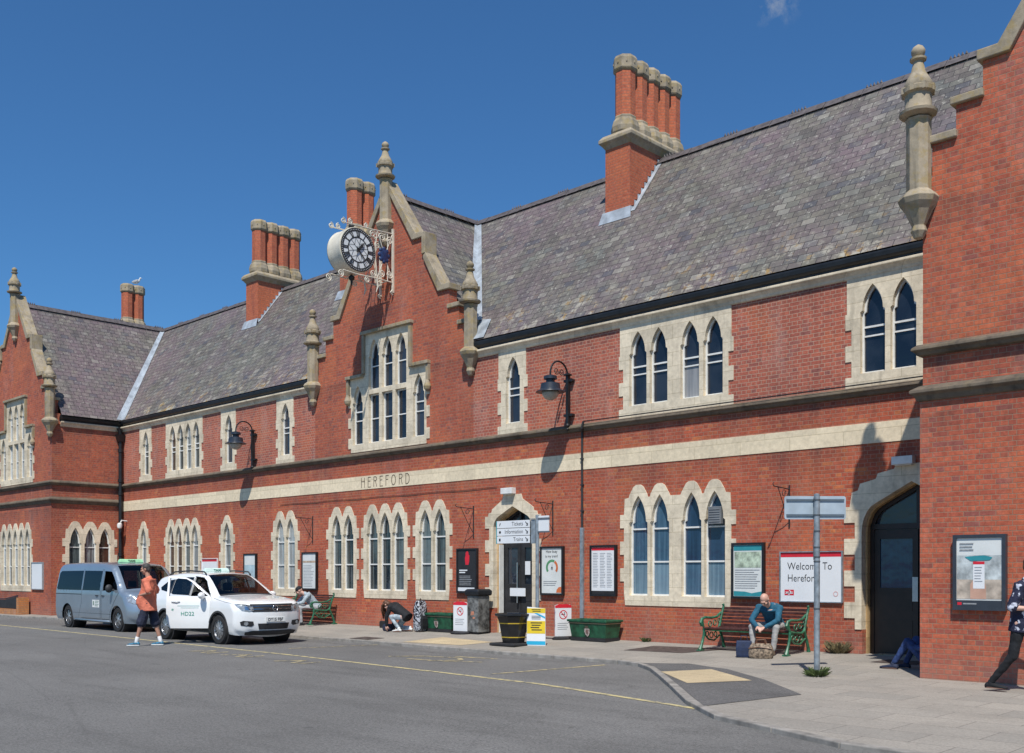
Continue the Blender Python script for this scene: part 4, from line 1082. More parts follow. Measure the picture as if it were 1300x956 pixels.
# welcome board
t = board('welcome_sign', 'wide white welcome board with a red top stripe behind the bench', 'sign', -10.09, -8.79, .93, 1.91, GALV, WHITE, .02, .05)
bits(t, [(RED, [R_(-10.07, -8.81, 1.80, 1.89), R_(-9.99, -9.79, 1.06, 1.17)])], d=-.03)
text('Welcome To', .20, tT(-9.93, 1.56, d=-.0335), t, INK, off=-.001, sx=.86); text('Hereford', .20, tT(-9.93, 1.33, d=-.0335), t, INK, off=-.001, sx=.86)
lg = MB()                                    # double arrow
for q in ([(-9.97,1.13),(-9.81,1.13),(-9.81,1.118),(-9.97,1.118)], [(-9.97,1.105),(-9.81,1.105),(-9.81,1.093),(-9.97,1.093)],
          [(-9.90,1.160),(-9.875,1.160),(-9.845,1.13),(-9.87,1.13)], [(-9.91,1.093),(-9.885,1.093),(-9.935,1.118),(-9.96,1.118)][::1], [(-9.86,1.105),(-9.835,1.105),(-9.88,1.13),(-9.905,1.13)], [(-9.935,1.105),(-9.91,1.105),(-9.875,1.07),(-9.90,1.07)]):
    lg.add([(a, -.0345, b) for a, b in q], [(0, 1, 2, 3)])
lg.build('logo', WHITE, t, recalc=False)
m = MB(); 
for q in circ(-8.93, 1.10, .05, 18, .036): m.add([(a, -.0335, b) for a, b in q], [(0,1,2,3)])
m.build('print', simple('faint_red', (.72,.42,.40), .5), t, recalc=False)
# far posters
t = board('poster_case', 'framed pale timetable behind the far bench with the man in a cap', 'poster', -26.24, -25.47, .98, 2.12, BLACK, PALE, .045)
bits(t, [(SAND, [R_(-26.18,-25.53,1.80,1.86)]), (GREYP, lines(-26.16,-25.6,1.72,15,.045,.012))])
t = board('poster_case', 'framed light blue poster on the wall right behind the white taxi', 'poster', -29.54, -28.80, .98, 2.12, BLACK, LTB, .045)
bits(t, [(PALE, [R_(-29.48,-28.86,1.75,2.06)]), (INK, circ(-29.15,1.42,.06)+lines(-29.4,-28.95,1.3,2,.05,.015)), (RED, circ(-29.13,1.36,.03))])
t = board('platform_sign', 'small white board with a red top stripe between two far windows', 'sign', -32.30, -31.25, 1.15, 1.99, WHITE, WHITE, .02, .04)
bits(t, [(RED, [R_(-32.29,-31.26,1.88,1.975)])], d=-.02)
TL_ = TM(WY-.035)
t = board('notice_board', 'blank white notice board near the corner of the far gabled wing', 'notice board', -40.12, -39.05, .86, 1.90, GREYP, WHITE, .035, .06, TL_)
TRg = TM(WY-.035)
t = board('poster_case', 'framed poster of a hand holding a ticket phone on the near wing wall', 'poster', -5.735, -5.0, .955, 2.05, simple('slate_frame', (.035,.042,.055), .4), PALE, .05, .09, TRg)
SKINP = simple('hand_print', (.55,.33,.24), .5, 0, .1)
BEIGE = simple('beige_photo_print', (.50,.42,.34), .55, 0, .35, 5); 
bits(t, [(simple('photo_print', (.46,.50,.50), .5, 0, .4, 6), [R_(-5.68,-5.05,1.40,1.75)]), (BEIGE, [R_(-5.68,-5.05,1.12,1.40)]), (SKINP, [[(-5.49,1.12),(-5.27,1.12),(-5.27,1.30),(-5.33,1.46),(-5.42,1.44),(-5.49,1.33)]]),
         (WHITE, [R_(-5.45,-5.29,1.27,1.66)]), (RED, [R_(-5.45,-5.29,1.62,1.66), R_(-5.67,-5.62,1.035,1.075)]), (TEAL, [[(-5.57,1.73),(-5.30,1.75),(-5.18,1.72),(-5.22,1.68),(-5.48,1.67)]]), (GREYP, lines(-5.64,-5.43,1.93,3,.045,.018)+lines(-5.43,-5.31,1.58,6,.04,.008)), (simple('slate_print', (.035,.042,.055), .4), [R_(-5.69,-5.04,1.0,1.10)]), (RED, [R_(-5.67,-5.61,1.03,1.07)]), (GREYP, [R_(-5.59,-5.40,1.04,1.06)])], T3=TRg, d=-.0702)
# ------------------------------------------------------------------ street furniture
def gz(x, y): return pz(x, y)
# benches: cast iron ends, timber slats
def make_bench(label, x, y):
    B = tag(empty('park_bench', (x, y, gz(x, y-.9))), label, 'bench', 'slatted benches with green iron ends against the wall')
    W = .93
    for s in (-1, 1):
        m = MB(); X = s*W
        def rib(pts, r): m.tube([(X, a, b) for a, b in pts], r, 8)
        rib([(-.80, .02), (-.76, .10), (-.70, .22), (-.66, .34), (-.66, .44)], [.045, .03, .026, .028, .032])
        rib([(-.66, .44), (-.45, .41), (-.22, .40), (-.12, .44)], .026)
        rib([(-.12, .44), (-.06, .60), (.0, .76), (.05, .85), (.04, .90), (.0, .89)], [.03, .028, .026, .026, .022, .014])
        rib([(-.12, .44), (-.04, .30), (.03, .14), (.06, .02)], [.03, .028, .03, .042])
        rib([(-.74, .50), (-.78, .56), (-.74, .63), (-.62, .655), (-.40, .64), (-.20, .66), (-.06, .74)], [.03, .034, .03, .026, .024, .026, .02])
        rib([(-.66, .44), (-.70, .52), (-.72, .62)], .022)
        rib([(-.66, .34), (-.50, .22), (-.30, .19), (-.12, .28), (-.04, .30)], .018)
        for (cy, cz, r) in ((-.40, .30, .06), (-.55, .33, .05), (-.25, .31, .05), (-.45, .52, .055), (-.28, .54, .055), (-.12, .58, .045)):
            rib([(cy+r*math.cos(t*PI/5), cz+r*math.sin(t*PI/5)) for t in range(11)], .011)
        m.box(X-.05, X+.05, -.86, -.72, 0, .03); m.box(X-.05, X+.05, .0, .13, 0, .03)
        m.build('bench_end', GREENI, B, smooth='auto')
    for i in range(7):
        t = i/6; y0 = -.68+.55*t; z0 = .455-.035*math.sin(t*PI)
        m = MB(); m.box(-W+.02, W-.02, y0-.033, y0+.033, z0-.012, z0+.016); m.build('seat_slat', WOODR, B, bevel=.006)
    for i in range(6):
        z0 = .50+.065*i; y0 = -.085+.022*i+.004*i
        m = MB(); m.box(-W+.02, W-.02, y0-.014, y0+.014, z0-.026, z0+.026); m.build('back_slat', WOODR, B, bevel=.006)
    m = MB(); m.box(-W+.03, W-.03, -.43, -.39, .38, .41); m.build('stretcher', GREENI, B)
    return B
bench1 = make_bench('green iron ended bench below the map, a bald man in teal jumper on it', -10.32, -.26)
bench2 = copy_tree(bench1); bench2.location = (-25.35, -.24, .0); bench2['label'] = 'green iron ended bench with the man in a black cap, beyond the white taxi bonnet'

# planting troughs
def trough(label, x0, x1, y0, y1):
    c = ((x0+x1)/2, (y0+y1)/2); z0 = gz(*c)
    t = tag(empty('planting_trough', (c[0], c[1], z0)), label, 'planter', 'green planting troughs against the wall')
    a, b = (x1-x0)/2, (y1-y0)/2
    def R4(e, z): return [(-a-e, -b-e, z), (a+e, -b-e, z), (a+e, b+e, z), (-a-e, b+e, z)]
    m = MB(); m.ring_loft([R4(-.05, .07), R4(-.045, .10), R4(-.005, .40), R4(.0, .42), R4(.03, .425), R4(.03, .47), R4(.0, .475), R4(-.02, .475), R4(-.03, .40)], caps=False)
    m.build('trough_body', GREENP, t, bevel=.008)
    m = MB(); m.ring_loft([R4(-.03, .0), R4(-.03, .08)]); m.build('base', RUBBER, t)
    m = MB(); m.ring_loft([R4(.001, .385), R4(.006, .39), R4(.006, .40), R4(.002, .405)], caps=False); m.build('gold_line', simple('gold_line', (.36,.27,.16), .5), t)
    m = MB(); m.quad((-a+.03, -b+.03, .41), (a-.03, -b+.03, .41), (a-.03, b-.03, .41), (-a+.03, b-.03, .41)); m.build('soil', simple('soil', (.05,.035,.025), .95, 0, .4, 15, .5), t)
    # worn crest on the front
    m = MB(); yy = -b-.003; cx = 0
    sh = [(-.075, .28), (.075, .28), (.075, .20), (.05, .14), (0, .10), (-.05, .14), (-.075, .20)]
    m.add([(cx+u, yy - .00 + (.30-v)*.13, v) for u, v in sh], [tuple(range(7))])
    m.build('crest', simple('worn_crest', (.42,.36,.33), .7, 0, .5, 30), t, recalc=False)
    m = MB()
    for k in range(-1, 2): m.add([(u+k*.035, yy-.004+(.30-v)*.13, v) for u, v in ((-.012, .30), (.012, .30), (0, .35))], [(0, 1, 2)])
    m.add([(u, yy-.006+(.30-v)*.13, v) for u, v in ((-.03, .26), (.03, .26), (.03, .19), (0, .15), (-.03, .19))], [(0, 1, 2, 3, 4)])
    m.build('crest_detail', simple('crest_red', (.18,.10,.09), .7), t, recalc=False)
    return t
trough('green planting trough behind the crouching woman, beside the red topped sign', -20.06, -18.93, -.62, -.10)
trough('green planting trough below the grey cable guard and the white timetable', -14.98, -13.92, -.68, -.12)

# pavement signs with a red top
def ns_sign(label, x, y, rz, w):
    t = tag(empty('pavement_sign', (x, y, gz(x, y)), rz), label, 'sign', 'white pavement signs with a red top')
    m = MB(); m.lathe((0, 0, 0), [(.02, 0), (w*.62, 0), (w*.64, .03), (w*.5, .06), (.02, .07)], 20, sx=1, sy=.75); m.build('base', RUBBER, t, smooth='auto')
    H = .80
    m = MB(); prof = [(-w/2, .07), (w/2, .07), (w/2, H-.03)] + [(w/2*math.cos(a), H-.03+.03*math.sin(a)) for a in (PI/4, PI/2, 3*PI/4)] + [(-w/2, H-.03)]
    m.prism(prof, -.012, .012, lambda u, d, v: (u, d, v)); m.build('board', WHITE, t)
    for s in (-1, 1):
        m = MB(); m.add([(a, s*.0145, b) for a, b in [(-w/2, H-.085), (w/2, H-.085), (w/2, H-.03), (w/4, H-.001), (-w/4, H-.001), (-w/2, H-.03)]], [tuple(range(6))]); m.build('red_header', RED, t, recalc=False)
        m = MB()
        for q in circ(0, .56, .105, 24, .085): m.add([(a, s*.0145, b) for a, b in q], [(0, 1, 2, 3)])
        m.add([(a, s*.016, b) for a, b in ((-.075, .628), (-.062, .640), (.075, .492), (.062, .48))], [(0, 1, 2, 3)])
        m.build('prohibition_ring', RED, t, recalc=False)
        m = MB(); 
        m.add([(a, s*.0135, b) for a, b in ((-.055, .555), (.045, .555), (.045, .573), (-.055, .573))], [(0, 1, 2, 3)]); m.add([(a, s*.0135, b) for a, b in ((.01, .59), (.03, .62), (.05, .60), (.035, .585))], [(0, 1, 2, 3)])
        m.build('cigarette', INK, t, recalc=False)
        m = MB()
        for i in range(4): m.add([(a, s*.0145, b) for a, b in R_(-w*.36, w*(.3-.08*(i % 2)), .36-i*.045, .372-i*.045)], [(0, 1, 2, 3)])
        m.build('small_print', GREYP, t, recalc=False)
ns_sign('white no smoking pavement sign with red top between the green trough and the metal bin', -18.55, -.65, .12, .44)
ns_sign('white no smoking pavement sign seen nearly edge on beside the green trough', -15.30, -.50, 1.22, .42)

# litter bin
t = tag(empty('litter_bin', (-18.17, -.40, 0)), 'tall worn steel litter bin with a black top below the black poster', 'bin')
m = MB(); m.box(-.20, .20, -.20, .20, .03, .93); m.build('bin_body', simple('worn_steel', (.20,.20,.19), .5, .3, .6, 7, .2), t, bevel=.02)
m = MB(); m.box(-.18, .18, -.18, .18, 0, .04); m.build('base', RUBBER, t)
m = MB(); m.ring_loft([[(-.22*k, -.22*k, z_), (.22*k, -.22*k, z_), (.22*k, .22*k, z_), (-.22*k, .22*k, z_)] for k, z_ in ((1, .93), (1.1, .95), (1.12, 1.05), (.95, 1.09), (.9, 1.095))]); m.build('hood', BLACK, t, bevel=.015)
m = MB(); m.add([(-.13+.03*math.cos(i), -.203, .42+.05*math.sin(i*1.3)) for i in range(0)], []); 
for (a, b, w_, h_) in ((-.06, .45, .12, .10), (.0, .36, .09, .05)): m.add([(a, -.2025-b*.001, b), (a+w_, -.2025-b*.001, b+.01), (a+w_*.9, -.2025-b*.001, b+h_), (a+.01, -.2025-b*.001, b+h_*.9)], [(0, 1, 2, 3)])
m.build('sticker', simple('faded_orange', (.55,.23,.14), .7, 0, .3, 20), t, recalc=False)

# black tub planter with gold bands
t = tag(empty('tub_planter', (-15.33, -2.1, gz(-15.3, -2.1))), 'black tapered tub planter with two yellow bands at the entrance', 'planter')
def sq(k, z_): return [(-k, -k, z_), (k, -k, z_), (k, k, z_), (-k, k, z_)]
def oc(k, z_):
    c = k*.45; return [(-c, -k, z_), (c, -k, z_), (k, -c, z_), (k, c, z_), (c, k, z_), (-c, k, z_), (-k, c, z_), (-k, -c, z_)]
m = MB(); m.ring_loft([sq(.37, 0), sq(.37, .045), sq(.35, .055)]); m.build('base', RUBBER, t, bevel=.006)
m = MB(); m.ring_loft([oc(.225, .05), oc(.30, .50), oc(.345, .62), oc(.39, .645), oc(.39, .685), oc(.345, .69), oc(.33, .60)], caps=False); m.ring_loft([oc(.224, .055), oc(.223, .056)]); m.build('tub', simple('gloss_black', (.014,.014,.016), .3, 0, .3, 6), t, bevel=.008)
for z_, k in ((.17, .2462), (.47, .296)):
    m = MB(); m.ring_loft([oc(k+.003, z_), oc(k+.0075, z_+.022)], caps=False); m.build('gold_band', simple('gold_paint', (.62,.42,.04), .4), t)
m = MB(); m.ring_loft([oc(.33, .60), oc(.32, .602)]); m.build('soil', simple('tub_soil', (.07,.06,.05), .95, 0, .4, 15, .5), t)
m = MB()
m.add([(u, -.262-(v-.3)*.18, v) for u, v in ((-.05, .36), (.05, .36), (.04, .29), (0, .26), (-.04, .29))], [(0, 1, 2, 3, 4)]); m.build('crest', simple('dull_gold', (.10,.08,.04), .5), t, recalc=False)

# yellow banner sign
t = tag(empty('banner_sign', (-14.80, -1.95, gz(-14.8, -1.95)), .5), 'narrow yellow white and blue banner sign beside the black tub planter', 'sign')
m = MB(); m.prism([(-.21, 0), (.21, 0), (.20, .80), (-.20, .83)], -.012, .012, lambda u, d, v: (u, d + .05*(v*.5), v)); m.build('board', WHITE, t, bevel=.004)
Yb = simple('banner_yellow', (.72,.52,.02), .5, 0, .08); Bb = simple('banner_blue', (.02,.38,.60), .5, 0, .08)
def bn(mat, rs, o, name):
    m = MB()
    for r in rs: m.add([(a, -.0145-o+.05*b*.5, b) for a, b in r], [tuple(range(len(r)))])
    m.build(name, mat, t, recalc=False)
bn(Yb, [R_(-.20, .20, .70, .80), R_(-.20, .20, .26, .53)], 0, 'yellow_block'); bn(Bb, [R_(-.205, .205, .02, .10), [(-.05,.70),(.20,.58),(.20,.62),(.02,.70)]], 0, 'blue_block')
bn(INK, [R_(-.1, .1, .765, .78), R_(-.08, .1, .73, .745)] + [R_(-.12+.02*(i % 2), .13-.03*(i % 3), .50-.05*i-.022, .50-.05*i) for i in range(4)] + [R_(-.1, .1, .64-.03*i-.01, .64-.03*i) for i in range(3)], .002, 'printed_lines')
# finger post
t = tag(empty('finger_post', (-14.90, -1.80, gz(-14.9, -1.8))), 'grey post with white Tickets Information Trains fingers in front of the door', 'signpost')
m = MB(); m.tube([(0, 0, 0), (0, 0, 2.78)], .042, 12); m.lathe((0, 0, 2.78), [(.044, 0), (.044, .02), (.01, .03)], 12); m.build('post', GALV, t, smooth='auto')
for i, (s, z_) in enumerate((('Tickets', 2.545), ('Information', 2.375), ('Trains', 2.205))):
    m = MB(); m.box(-1.18, -.18, -.065, -.035, z_, z_+.158); f = m.build('finger', WHITE, t, bevel=.004)
    text(s, .125, lambda u, v, z_=z_: (-.36+u, -.0665, z_+.045+v), f, INK, align='RIGHT', sx=.95)
    m = MB()
    for q in ([(-.30, .115), (-.285, .13), (-.235, .075), (-.25, .06)], [(-.215, .035), (-.215, .095), (-.235, .095), (-.235, .055), (-.275, .055), (-.275, .035)]): m.add([(a, -.0665, z_+b) for a, b in q], [tuple(range(len(q)))])
    for q in (circ(-1.07, .079, .032, 14) if i == 1 else [[(-1.09, .045), (-1.075, .045), (-1.045, .11), (-1.07, .115), (-1.08, .09)]] if i == 0 else [[(-1.10, .05), (-1.05, .05), (-1.05, .11), (-1.10, .11)]]): m.add([(a, -.0665, z_+b) for a, b in q], [tuple(range(len(q)))])
    m.build('symbol', INK, f, recalc=False)
m = MB(); m.box(-.16, -.04, -.03, .0, 2.19, 2.71); m.box(-.175, -.045, -.05, -.02, 2.715, 2.73); m.build('finger_clamp', GALV, t)
m = MB(); m.box(-1.185, -1.165, -.07, -.03, 2.20, 2.70); m.build('end_strip', simple('teal_edge', (.03,.33,.36), .5), t)
m = MB(); m.box(.045, .34, -.02, .01, 2.45, 2.78); f = m.build('finger', WHITE, t, bevel=.004)
m = MB(); m.box(.03, .345, -.028, .016, 2.70, 2.74); m.box(.03, .345, -.028, .016, 2.42, 2.45); m.build('finger_clamp', simple('dark_rail', (.12,.13,.15), .5), t)
# sign on a pole seen from behind
PX_, PY_ = -7.58, -3.38
t = tag(empty('sign_pole', (PX_, PY_, gz(PX_, PY_)), PI/4), 'tall grey pole carrying the blank back of a wide rectangular sign', 'signpost')
m = MB(); m.tube([(0, 0, 0), (0, 0, 2.80)], .045, 14); m.lathe((0, 0, 2.8), [(.046, 0), (.046, .02), (.01, .035)], 14); m.build('pole', GALV, t, smooth='auto')
m = MB(); o = []
for (cx, cz, a0) in ((.435, 2.76, 0), (-.455, 2.76, PI/2), (-.455, 2.47, PI), (.435, 2.47, 3*PI/2)):
    for i in range(5): a = a0+i*PI/8; o.append((cx+.035*math.cos(a), cz+.035*math.sin(a)))
m.prism(o, .055, .062, lambda u, d, v: (u, d, v)); m.build('sign_plate', SIGNBACK, t)
for z_ in (2.50, 2.735):
    m = MB(); m.box(-.46, .44, .035, .054, z_-.014, z_+.014); m.build('rail', simple('rail_grey', (.10,.13,.16), .5), t)
m = MB()
for z_ in (2.50, 2.735, 2.25, 2.0, 1.85, 1.78, 1.05): m.lathe((0, 0, z_), [(.045, -.012), (.052, -.01), (.052, .01), (.045, .012)], 14)
m.tube([(-.055, -.02, 2.25), (-.07, -.03, 2.1), (-.06, -.03, 1.8)], .006, 5)
m.build('band_clip', simple('clip_dark', (.08,.09,.10), .5), t, smooth='auto')
# weeds
def weed(name, label, x, y, n, hmax, spread, seed, mat):
    random.seed(seed); m = MB(); z0 = gz(x, y)-.01
    for i in range(n):
        a = random.random()*2*PI; r = spread*random.random()**.7; h = hmax*(.35+.65*random.random()); bx, by = x+r*.45*math.cos(a), y+r*.45*math.sin(a)
        tx, ty = x+r*1.2*math.cos(a), y+r*1.2*math.sin(a); w_ = .006+.01*random.random(); px, py = -math.sin(a)*w_, math.cos(a)*w_
        mx, my = (bx*.55+tx*.45), (by*.55+ty*.45)
        m.add([(bx-px*.5, by-py*.5, z0), (bx+px*.5, by+py*.5, z0), (mx+px, my+py, z0+h*.7), (tx, ty, z0+h), (mx-px, my-py, z0+h*.7)], [(0, 1, 2, 3, 4)])
        if random.random() < .5:
            for k in range(3):
                q = Vector((mx, my, z0+h*(.4+.2*k))); d = Vector((random.uniform(-1, 1), random.uniform(-1, 1), random.uniform(0, 1)))*.035; e = Vector((random.uniform(-1, 1), random.uniform(-1, 1), .2))*.015
                m.add([q, q+d*.5+e, q+d, q+d*.5-e], [(0, 1, 2, 3)])
    o = m.build(name, mat, recalc=False); tag(o, label, 'weed'); return o
WG = simple('weed_green', (.09,.13,.035), .7, 0, .5, 25); WD = simple('weed_dry', (.20,.16,.08), .8, 0, .4, 25)
weed('weed_clump', 'green weeds growing around the foot of the sign pole', PX_, PY_, 150, .16, .22, 3, WG)
weed('weed_clump', 'dry brownish weed growing at the wall foot below the welcome board', -8.85, -.10, 220, .26, .26, 5, WD)
weed('weed_clump', 'small weed at the wall foot under the four blue windows', -14.2+.9, -.05, 50, .12, .16, 8, WG)
# low black barrier beside the far wing
t = tag(empty('ramp_barrier', (-41.5, -3.1, 0)), 'low black barrier on an orange brick kerb under the far wing windows', 'barrier')
m = MB(); m.prism([(-2.6, .12), (1.02, .12), (1.02, .60), (-.2, .46), (-2.6, .40)], -.05, .0, lambda u, d, v: (u, d, v)); m.build('panel', BLACKM, t, bevel=.01)
m = MB(); m.box(-2.6, 1.08, -.10, .3, -.12, .11); m.box(1.03, 1.25, -.08, .3, -.12, .55); m.build('brick_kerb', brick_mat('orange_brick', (.55,.22,.05), (.45,.16,.04), (.5,.2,.06), (.3,.2,.12)), t)
m = MB(); m.tube([(-2.6, -.02, .42), (-.2, -.02, .49), (1.02, -.02, .63)], .02, 6); m.build('handrail', BLACK, t)
# small black bag by the wall
m = MB(); m.ring_loft([[(-.10*k+dx, -.05*k, z_), (.10*k+dx, -.05*k, z_), (.10*k+dx, .05*k, z_), (-.10*k+dx, .05*k, z_)] for k, z_, dx in ((1, 0, 0), (1.1, .06, 0), (1.15, .15, .01), (1.05, .19, .02))])
m.tube([(-.08, 0, .18), (-.1, 0, .24), (-.05, 0, .25)], .006, 5)
o = m.build('hand_bag', BLACKM, loc=(-21.95, -.35, gz(0, -.35)), bevel=.01); tag(o, 'small black bag standing alone at the wall foot ahead of the crouching woman', 'bag')
# bags at the seated man's feet
NAVYB = simple('navy_bag', (.010,.022,.065), .7, 0, .25, 12, .3)
t = tag(empty('carrier_bag', (-9.93, -1.62, gz(0, -1.62)), .5), 'dark blue carrier bag on the ground at the seated bald man\'s feet', 'bag')
m = MB(); m.ring_loft([[(-.13*k, -.06*j, z_), (.13*k, -.06*j, z_), (.13*k, .06*j, z_), (-.13*k, .06*j, z_)] for k, j, z_ in ((1, 1, 0), (1.08, 1.1, .05), (1.1, 1.0, .18), (1.05, .7, .29), (1.02, .5, .31))]); m.build('bag_body', NAVYB, t, bevel=.015)
m = MB(); m.tube([(-.07, 0, .30), (-.05, 0, .40), (.05, 0, .40), (.07, 0, .30)], .008, 6); m.build('handle', NAVYB, t)
t = tag(empty('holdall', (-9.60, -1.58, gz(0, -1.58)), .35), 'beige patterned holdall with brown handles between the seated bald man\'s feet', 'bag')
m = MB(); m.ring_loft([[(x_*k, y_*j, z_) for x_, y_ in ((-.2, -.08), (-.12, -.12), (.12, -.12), (.2, -.08), (.2, .08), (.12, .12), (-.12, .12), (-.2, .08))] for k, j, z_ in ((.95, .9, 0), (1.05, 1.05, .05), (1.05, 1.05, .14), (.95, .8, .22), (.8, .35, .27))]); m.build('bag_body', simple('beige_tapestry', (.24,.18,.125), .8, 0, .6, 28), t, smooth='auto')
m = MB()
for y_ in (-.05, .05): m.tube([(-.10, y_, .24), (-.08, y_*1.2, .33), (.06, y_*1.2, .34), (.10, y_, .24)], .012, 6)
m.tube([(-.21, -.1, .18), (0, -.13, .21), (.21, -.1, .18)], .010, 5); m.build('handle', simple('brown_leather', (.12,.05,.025), .5), t)
# ------------------------------------------------------------------ vehicles
def catmull(P, n=6, closed=False):
    out = []
    for i in range(len(P)-1):
        p0 = Vector(P[max(i-1, 0)]); p1 = Vector(P[i]); p2 = Vector(P[i+1]); p3 = Vector(P[min(i+2, len(P)-1)])
        for k in range(n):
            t = k/n
            out.append(.5*((2*p1)+(-p0+p2)*t+(2*p0-5*p1+4*p2-p3)*t*t+(-p0+3*p1-3*p2+p3)*t**3))
    out.append(Vector(P[-1])); return out
def itab(tab, x):
    if x <= tab[0][0]: return tab[0][1]
    for a, b in zip(tab, tab[1:]):
        if x <= b[0]: return a[1]+(b[1]-a[1])*(x-a[0])/(b[0]-a[0])
    return tab[-1][1]
def car_glass(name, tint, alpha):
    m, nt, b = newmat(name)
    t = nt.nodes.new('ShaderNodeBsdfTransparent'); t.inputs[0].default_value = (*tint, 1)
    g = nt.nodes.new('ShaderNodeBsdfGlossy'); g.inputs['Roughness'].default_value = .02
    fr = nt.nodes.new('ShaderNodeFresnel'); fr.inputs[0].default_value = 1.5
    mx = nt.nodes.new('ShaderNodeMixShader'); nt.links.new(fr.outputs[0], mx.inputs[0]); nt.links.new(t.outputs[0], mx.inputs[1]); nt.links.new(g.outputs[0], mx.inputs[2])
    nt.links.new(mx.outputs[0], nt.nodes['Material Output'].inputs[0]); return m
CLEARG = car_glass('car_glass', (.42,.46,.46), 1); TINTG = car_glass('tinted_glass', (.10,.12,.14), 1)
INTER = simple('car_interior', (.022,.022,.025), .8, 0, .2, 5); SEATM = simple('car_seat', (.05,.05,.055), .85, 0, .2, 8)
HEADL = simple('lamp_lens', (.40,.43,.46), .12, .4, .3, 18); AMBER = simple('amber_lens', (.6,.22,.02), .3); PLATEW = simple('number_plate', (.75,.76,.74), .4)

class Car:
    def __init__(s, root, outline, wtab, rfun, paint, wheels, R, zb, lengthtop):
        s.root = root; s.paint = paint; s.wt = wtab; s.rf = rfun; s.wheels = wheels; s.R = R; s.zb = zb
        s.O = catmull(outline, 7)
        s.arr = [(a, b, (b-a), (b-a).length) for a, b in zip(s.O, s.O[1:]) if (b-a).length > 1e-6]
    def dist(s, x, z):
        best = 9; bn = None; p = Vector((x, z))
        for a, b, d, L in s.arr:
            t = max(0, min(1, (p-a).dot(d)/(L*L))); q = a+d*t; e = (p-q).length
            if e < best: best = e; bn = (d.y/L)
        return best, abs(bn)
    def y(s, x, z, off=0):
        d, nx = s.dist(x, z); r = s.rf(x, z, nx); w = itab(s.wt, z)
        if d < r: w = w - r + math.sqrt(max(0, r*r-(r-d)**2))
        return w+off
    def side_poly(s):
        o = [tuple(p) for p in s.O]                   # front bottom -> over roof -> rear bottom
        und = []; x = o[-1][0]
        for wx in sorted(s.wheels):
            Ra = s.R+.055
            ang = math.asin(max(-1, min(1, (s.zb-s.R)/Ra)))
            und.append((wx-Ra*math.cos(ang), s.zb))
            a0 = PI-ang; a1 = ang
            for i in range(1, 16): a = a0+(a1-a0)*i/16; und.append((wx+Ra*math.cos(a), s.R+Ra*math.sin(a)))
            und.append((wx+Ra*math.cos(ang), s.zb))
        return o + und
    def patch(s, side, poly, holes, off, step=.07, mb=None, flat=0):
        mb = mb or MB(); v, f = cdt(poly, holes, step)
        mb.add([(x, side*s.y(x, z, off), z) for x, z in v], f); return mb
    def edge(s, mb, side, poly, off, dep):
        n = len(poly); q = []
        for i in range(n):
            a = Vector(poly[i]); b = Vector(poly[(i+1) % n]); k = max(1, int((b-a).length/.07))
            for t in range(k): q.append(a+(b-a)*t/k)
        n = len(q); vs = [(p.x, side*s.y(p.x, p.y, off), p.y) for p in q]+[(p.x, side*(s.y(p.x, p.y, off)-dep), p.y) for p in q]
        mb.add(vs, [(i, (i+1) % n, n+(i+1) % n, n+i) for i in range(n)])
    def strip(s, i0, i1, t0, t1, off=0, crown=(.03, .10), nt_=14, mb=None):
        mb = mb or MB(); rows = []
        for i in range(i0, i1+1):
            p = s.O[i]; a = s.O[max(0, i-1)]; b = s.O[min(len(s.O)-1, i+1)]; d = (b-a).normalized(); n = Vector((d.y, -d.x))
            if n.dot(p-Vector((0, .8))) < 0: n = -n
            r = s.rf(p.x, p.y, abs(n.x)); hw = itab(s.wt, p.y)-r; cr = crown[0]+(crown[1]-crown[0])*n.x*n.x
            row = []
            for k in range(nt_+1):
                t = t0+(t1-t0)*k/nt_; q = p+n*(cr*(1-t*t)+off); row.append((q.x, t*hw, q.y))
            rows.append(row)
        m = nt_+1
        mb.add([q for r_ in rows for q in r_], [(i*m+j, i*m+j+1, (i+1)*m+j+1, (i+1)*m+j) for i in range(len(rows)-1) for j in range(nt_)])
        return mb
    def idx(s, x, z): return min(range(len(s.O)), key=lambda i: (s.O[i]-Vector((x, z))).length)
    def bvh(s, objs):
        vs = []; fs = []
        for o in objs:
            b = len(vs); vs += [v.co.copy() for v in o.data.vertices]; fs += [[b+i for i in p.vertices] for p in o.data.polygons]
        s.tree = BVHTree.FromPolygons(vs, fs)
    def front(s, poly, mat, name, off=.006, step=.05, holes=[]):
        mb = MB(); v, f = cdt(poly, holes, step); pts = []
        for y, z in v:
            h = s.tree.ray_cast(Vector((5, y, z)), Vector((-1, 0, 0)))
            x = h[0].x if h[0] else 2.0
            n = h[1] if h[0] else Vector((1, 0, 0)); n = n if n.x > 0 else -n
            pts.append((x+off*n.x+.002, y+off*n.y, z+off*n.z))
        mb.add(pts, f); return mb.build(name, mat, s.root, smooth=True, recalc=False)
def lathe_open(m, c, prof, n, axis):
    rings = []
    for r, h in prof: rings.append([(c[0]+r*math.cos(2*PI*j/n), c[1]+h, c[2]+r*math.sin(2*PI*j/n)) for j in range(n)])
    m.ring_loft(rings, caps=False)
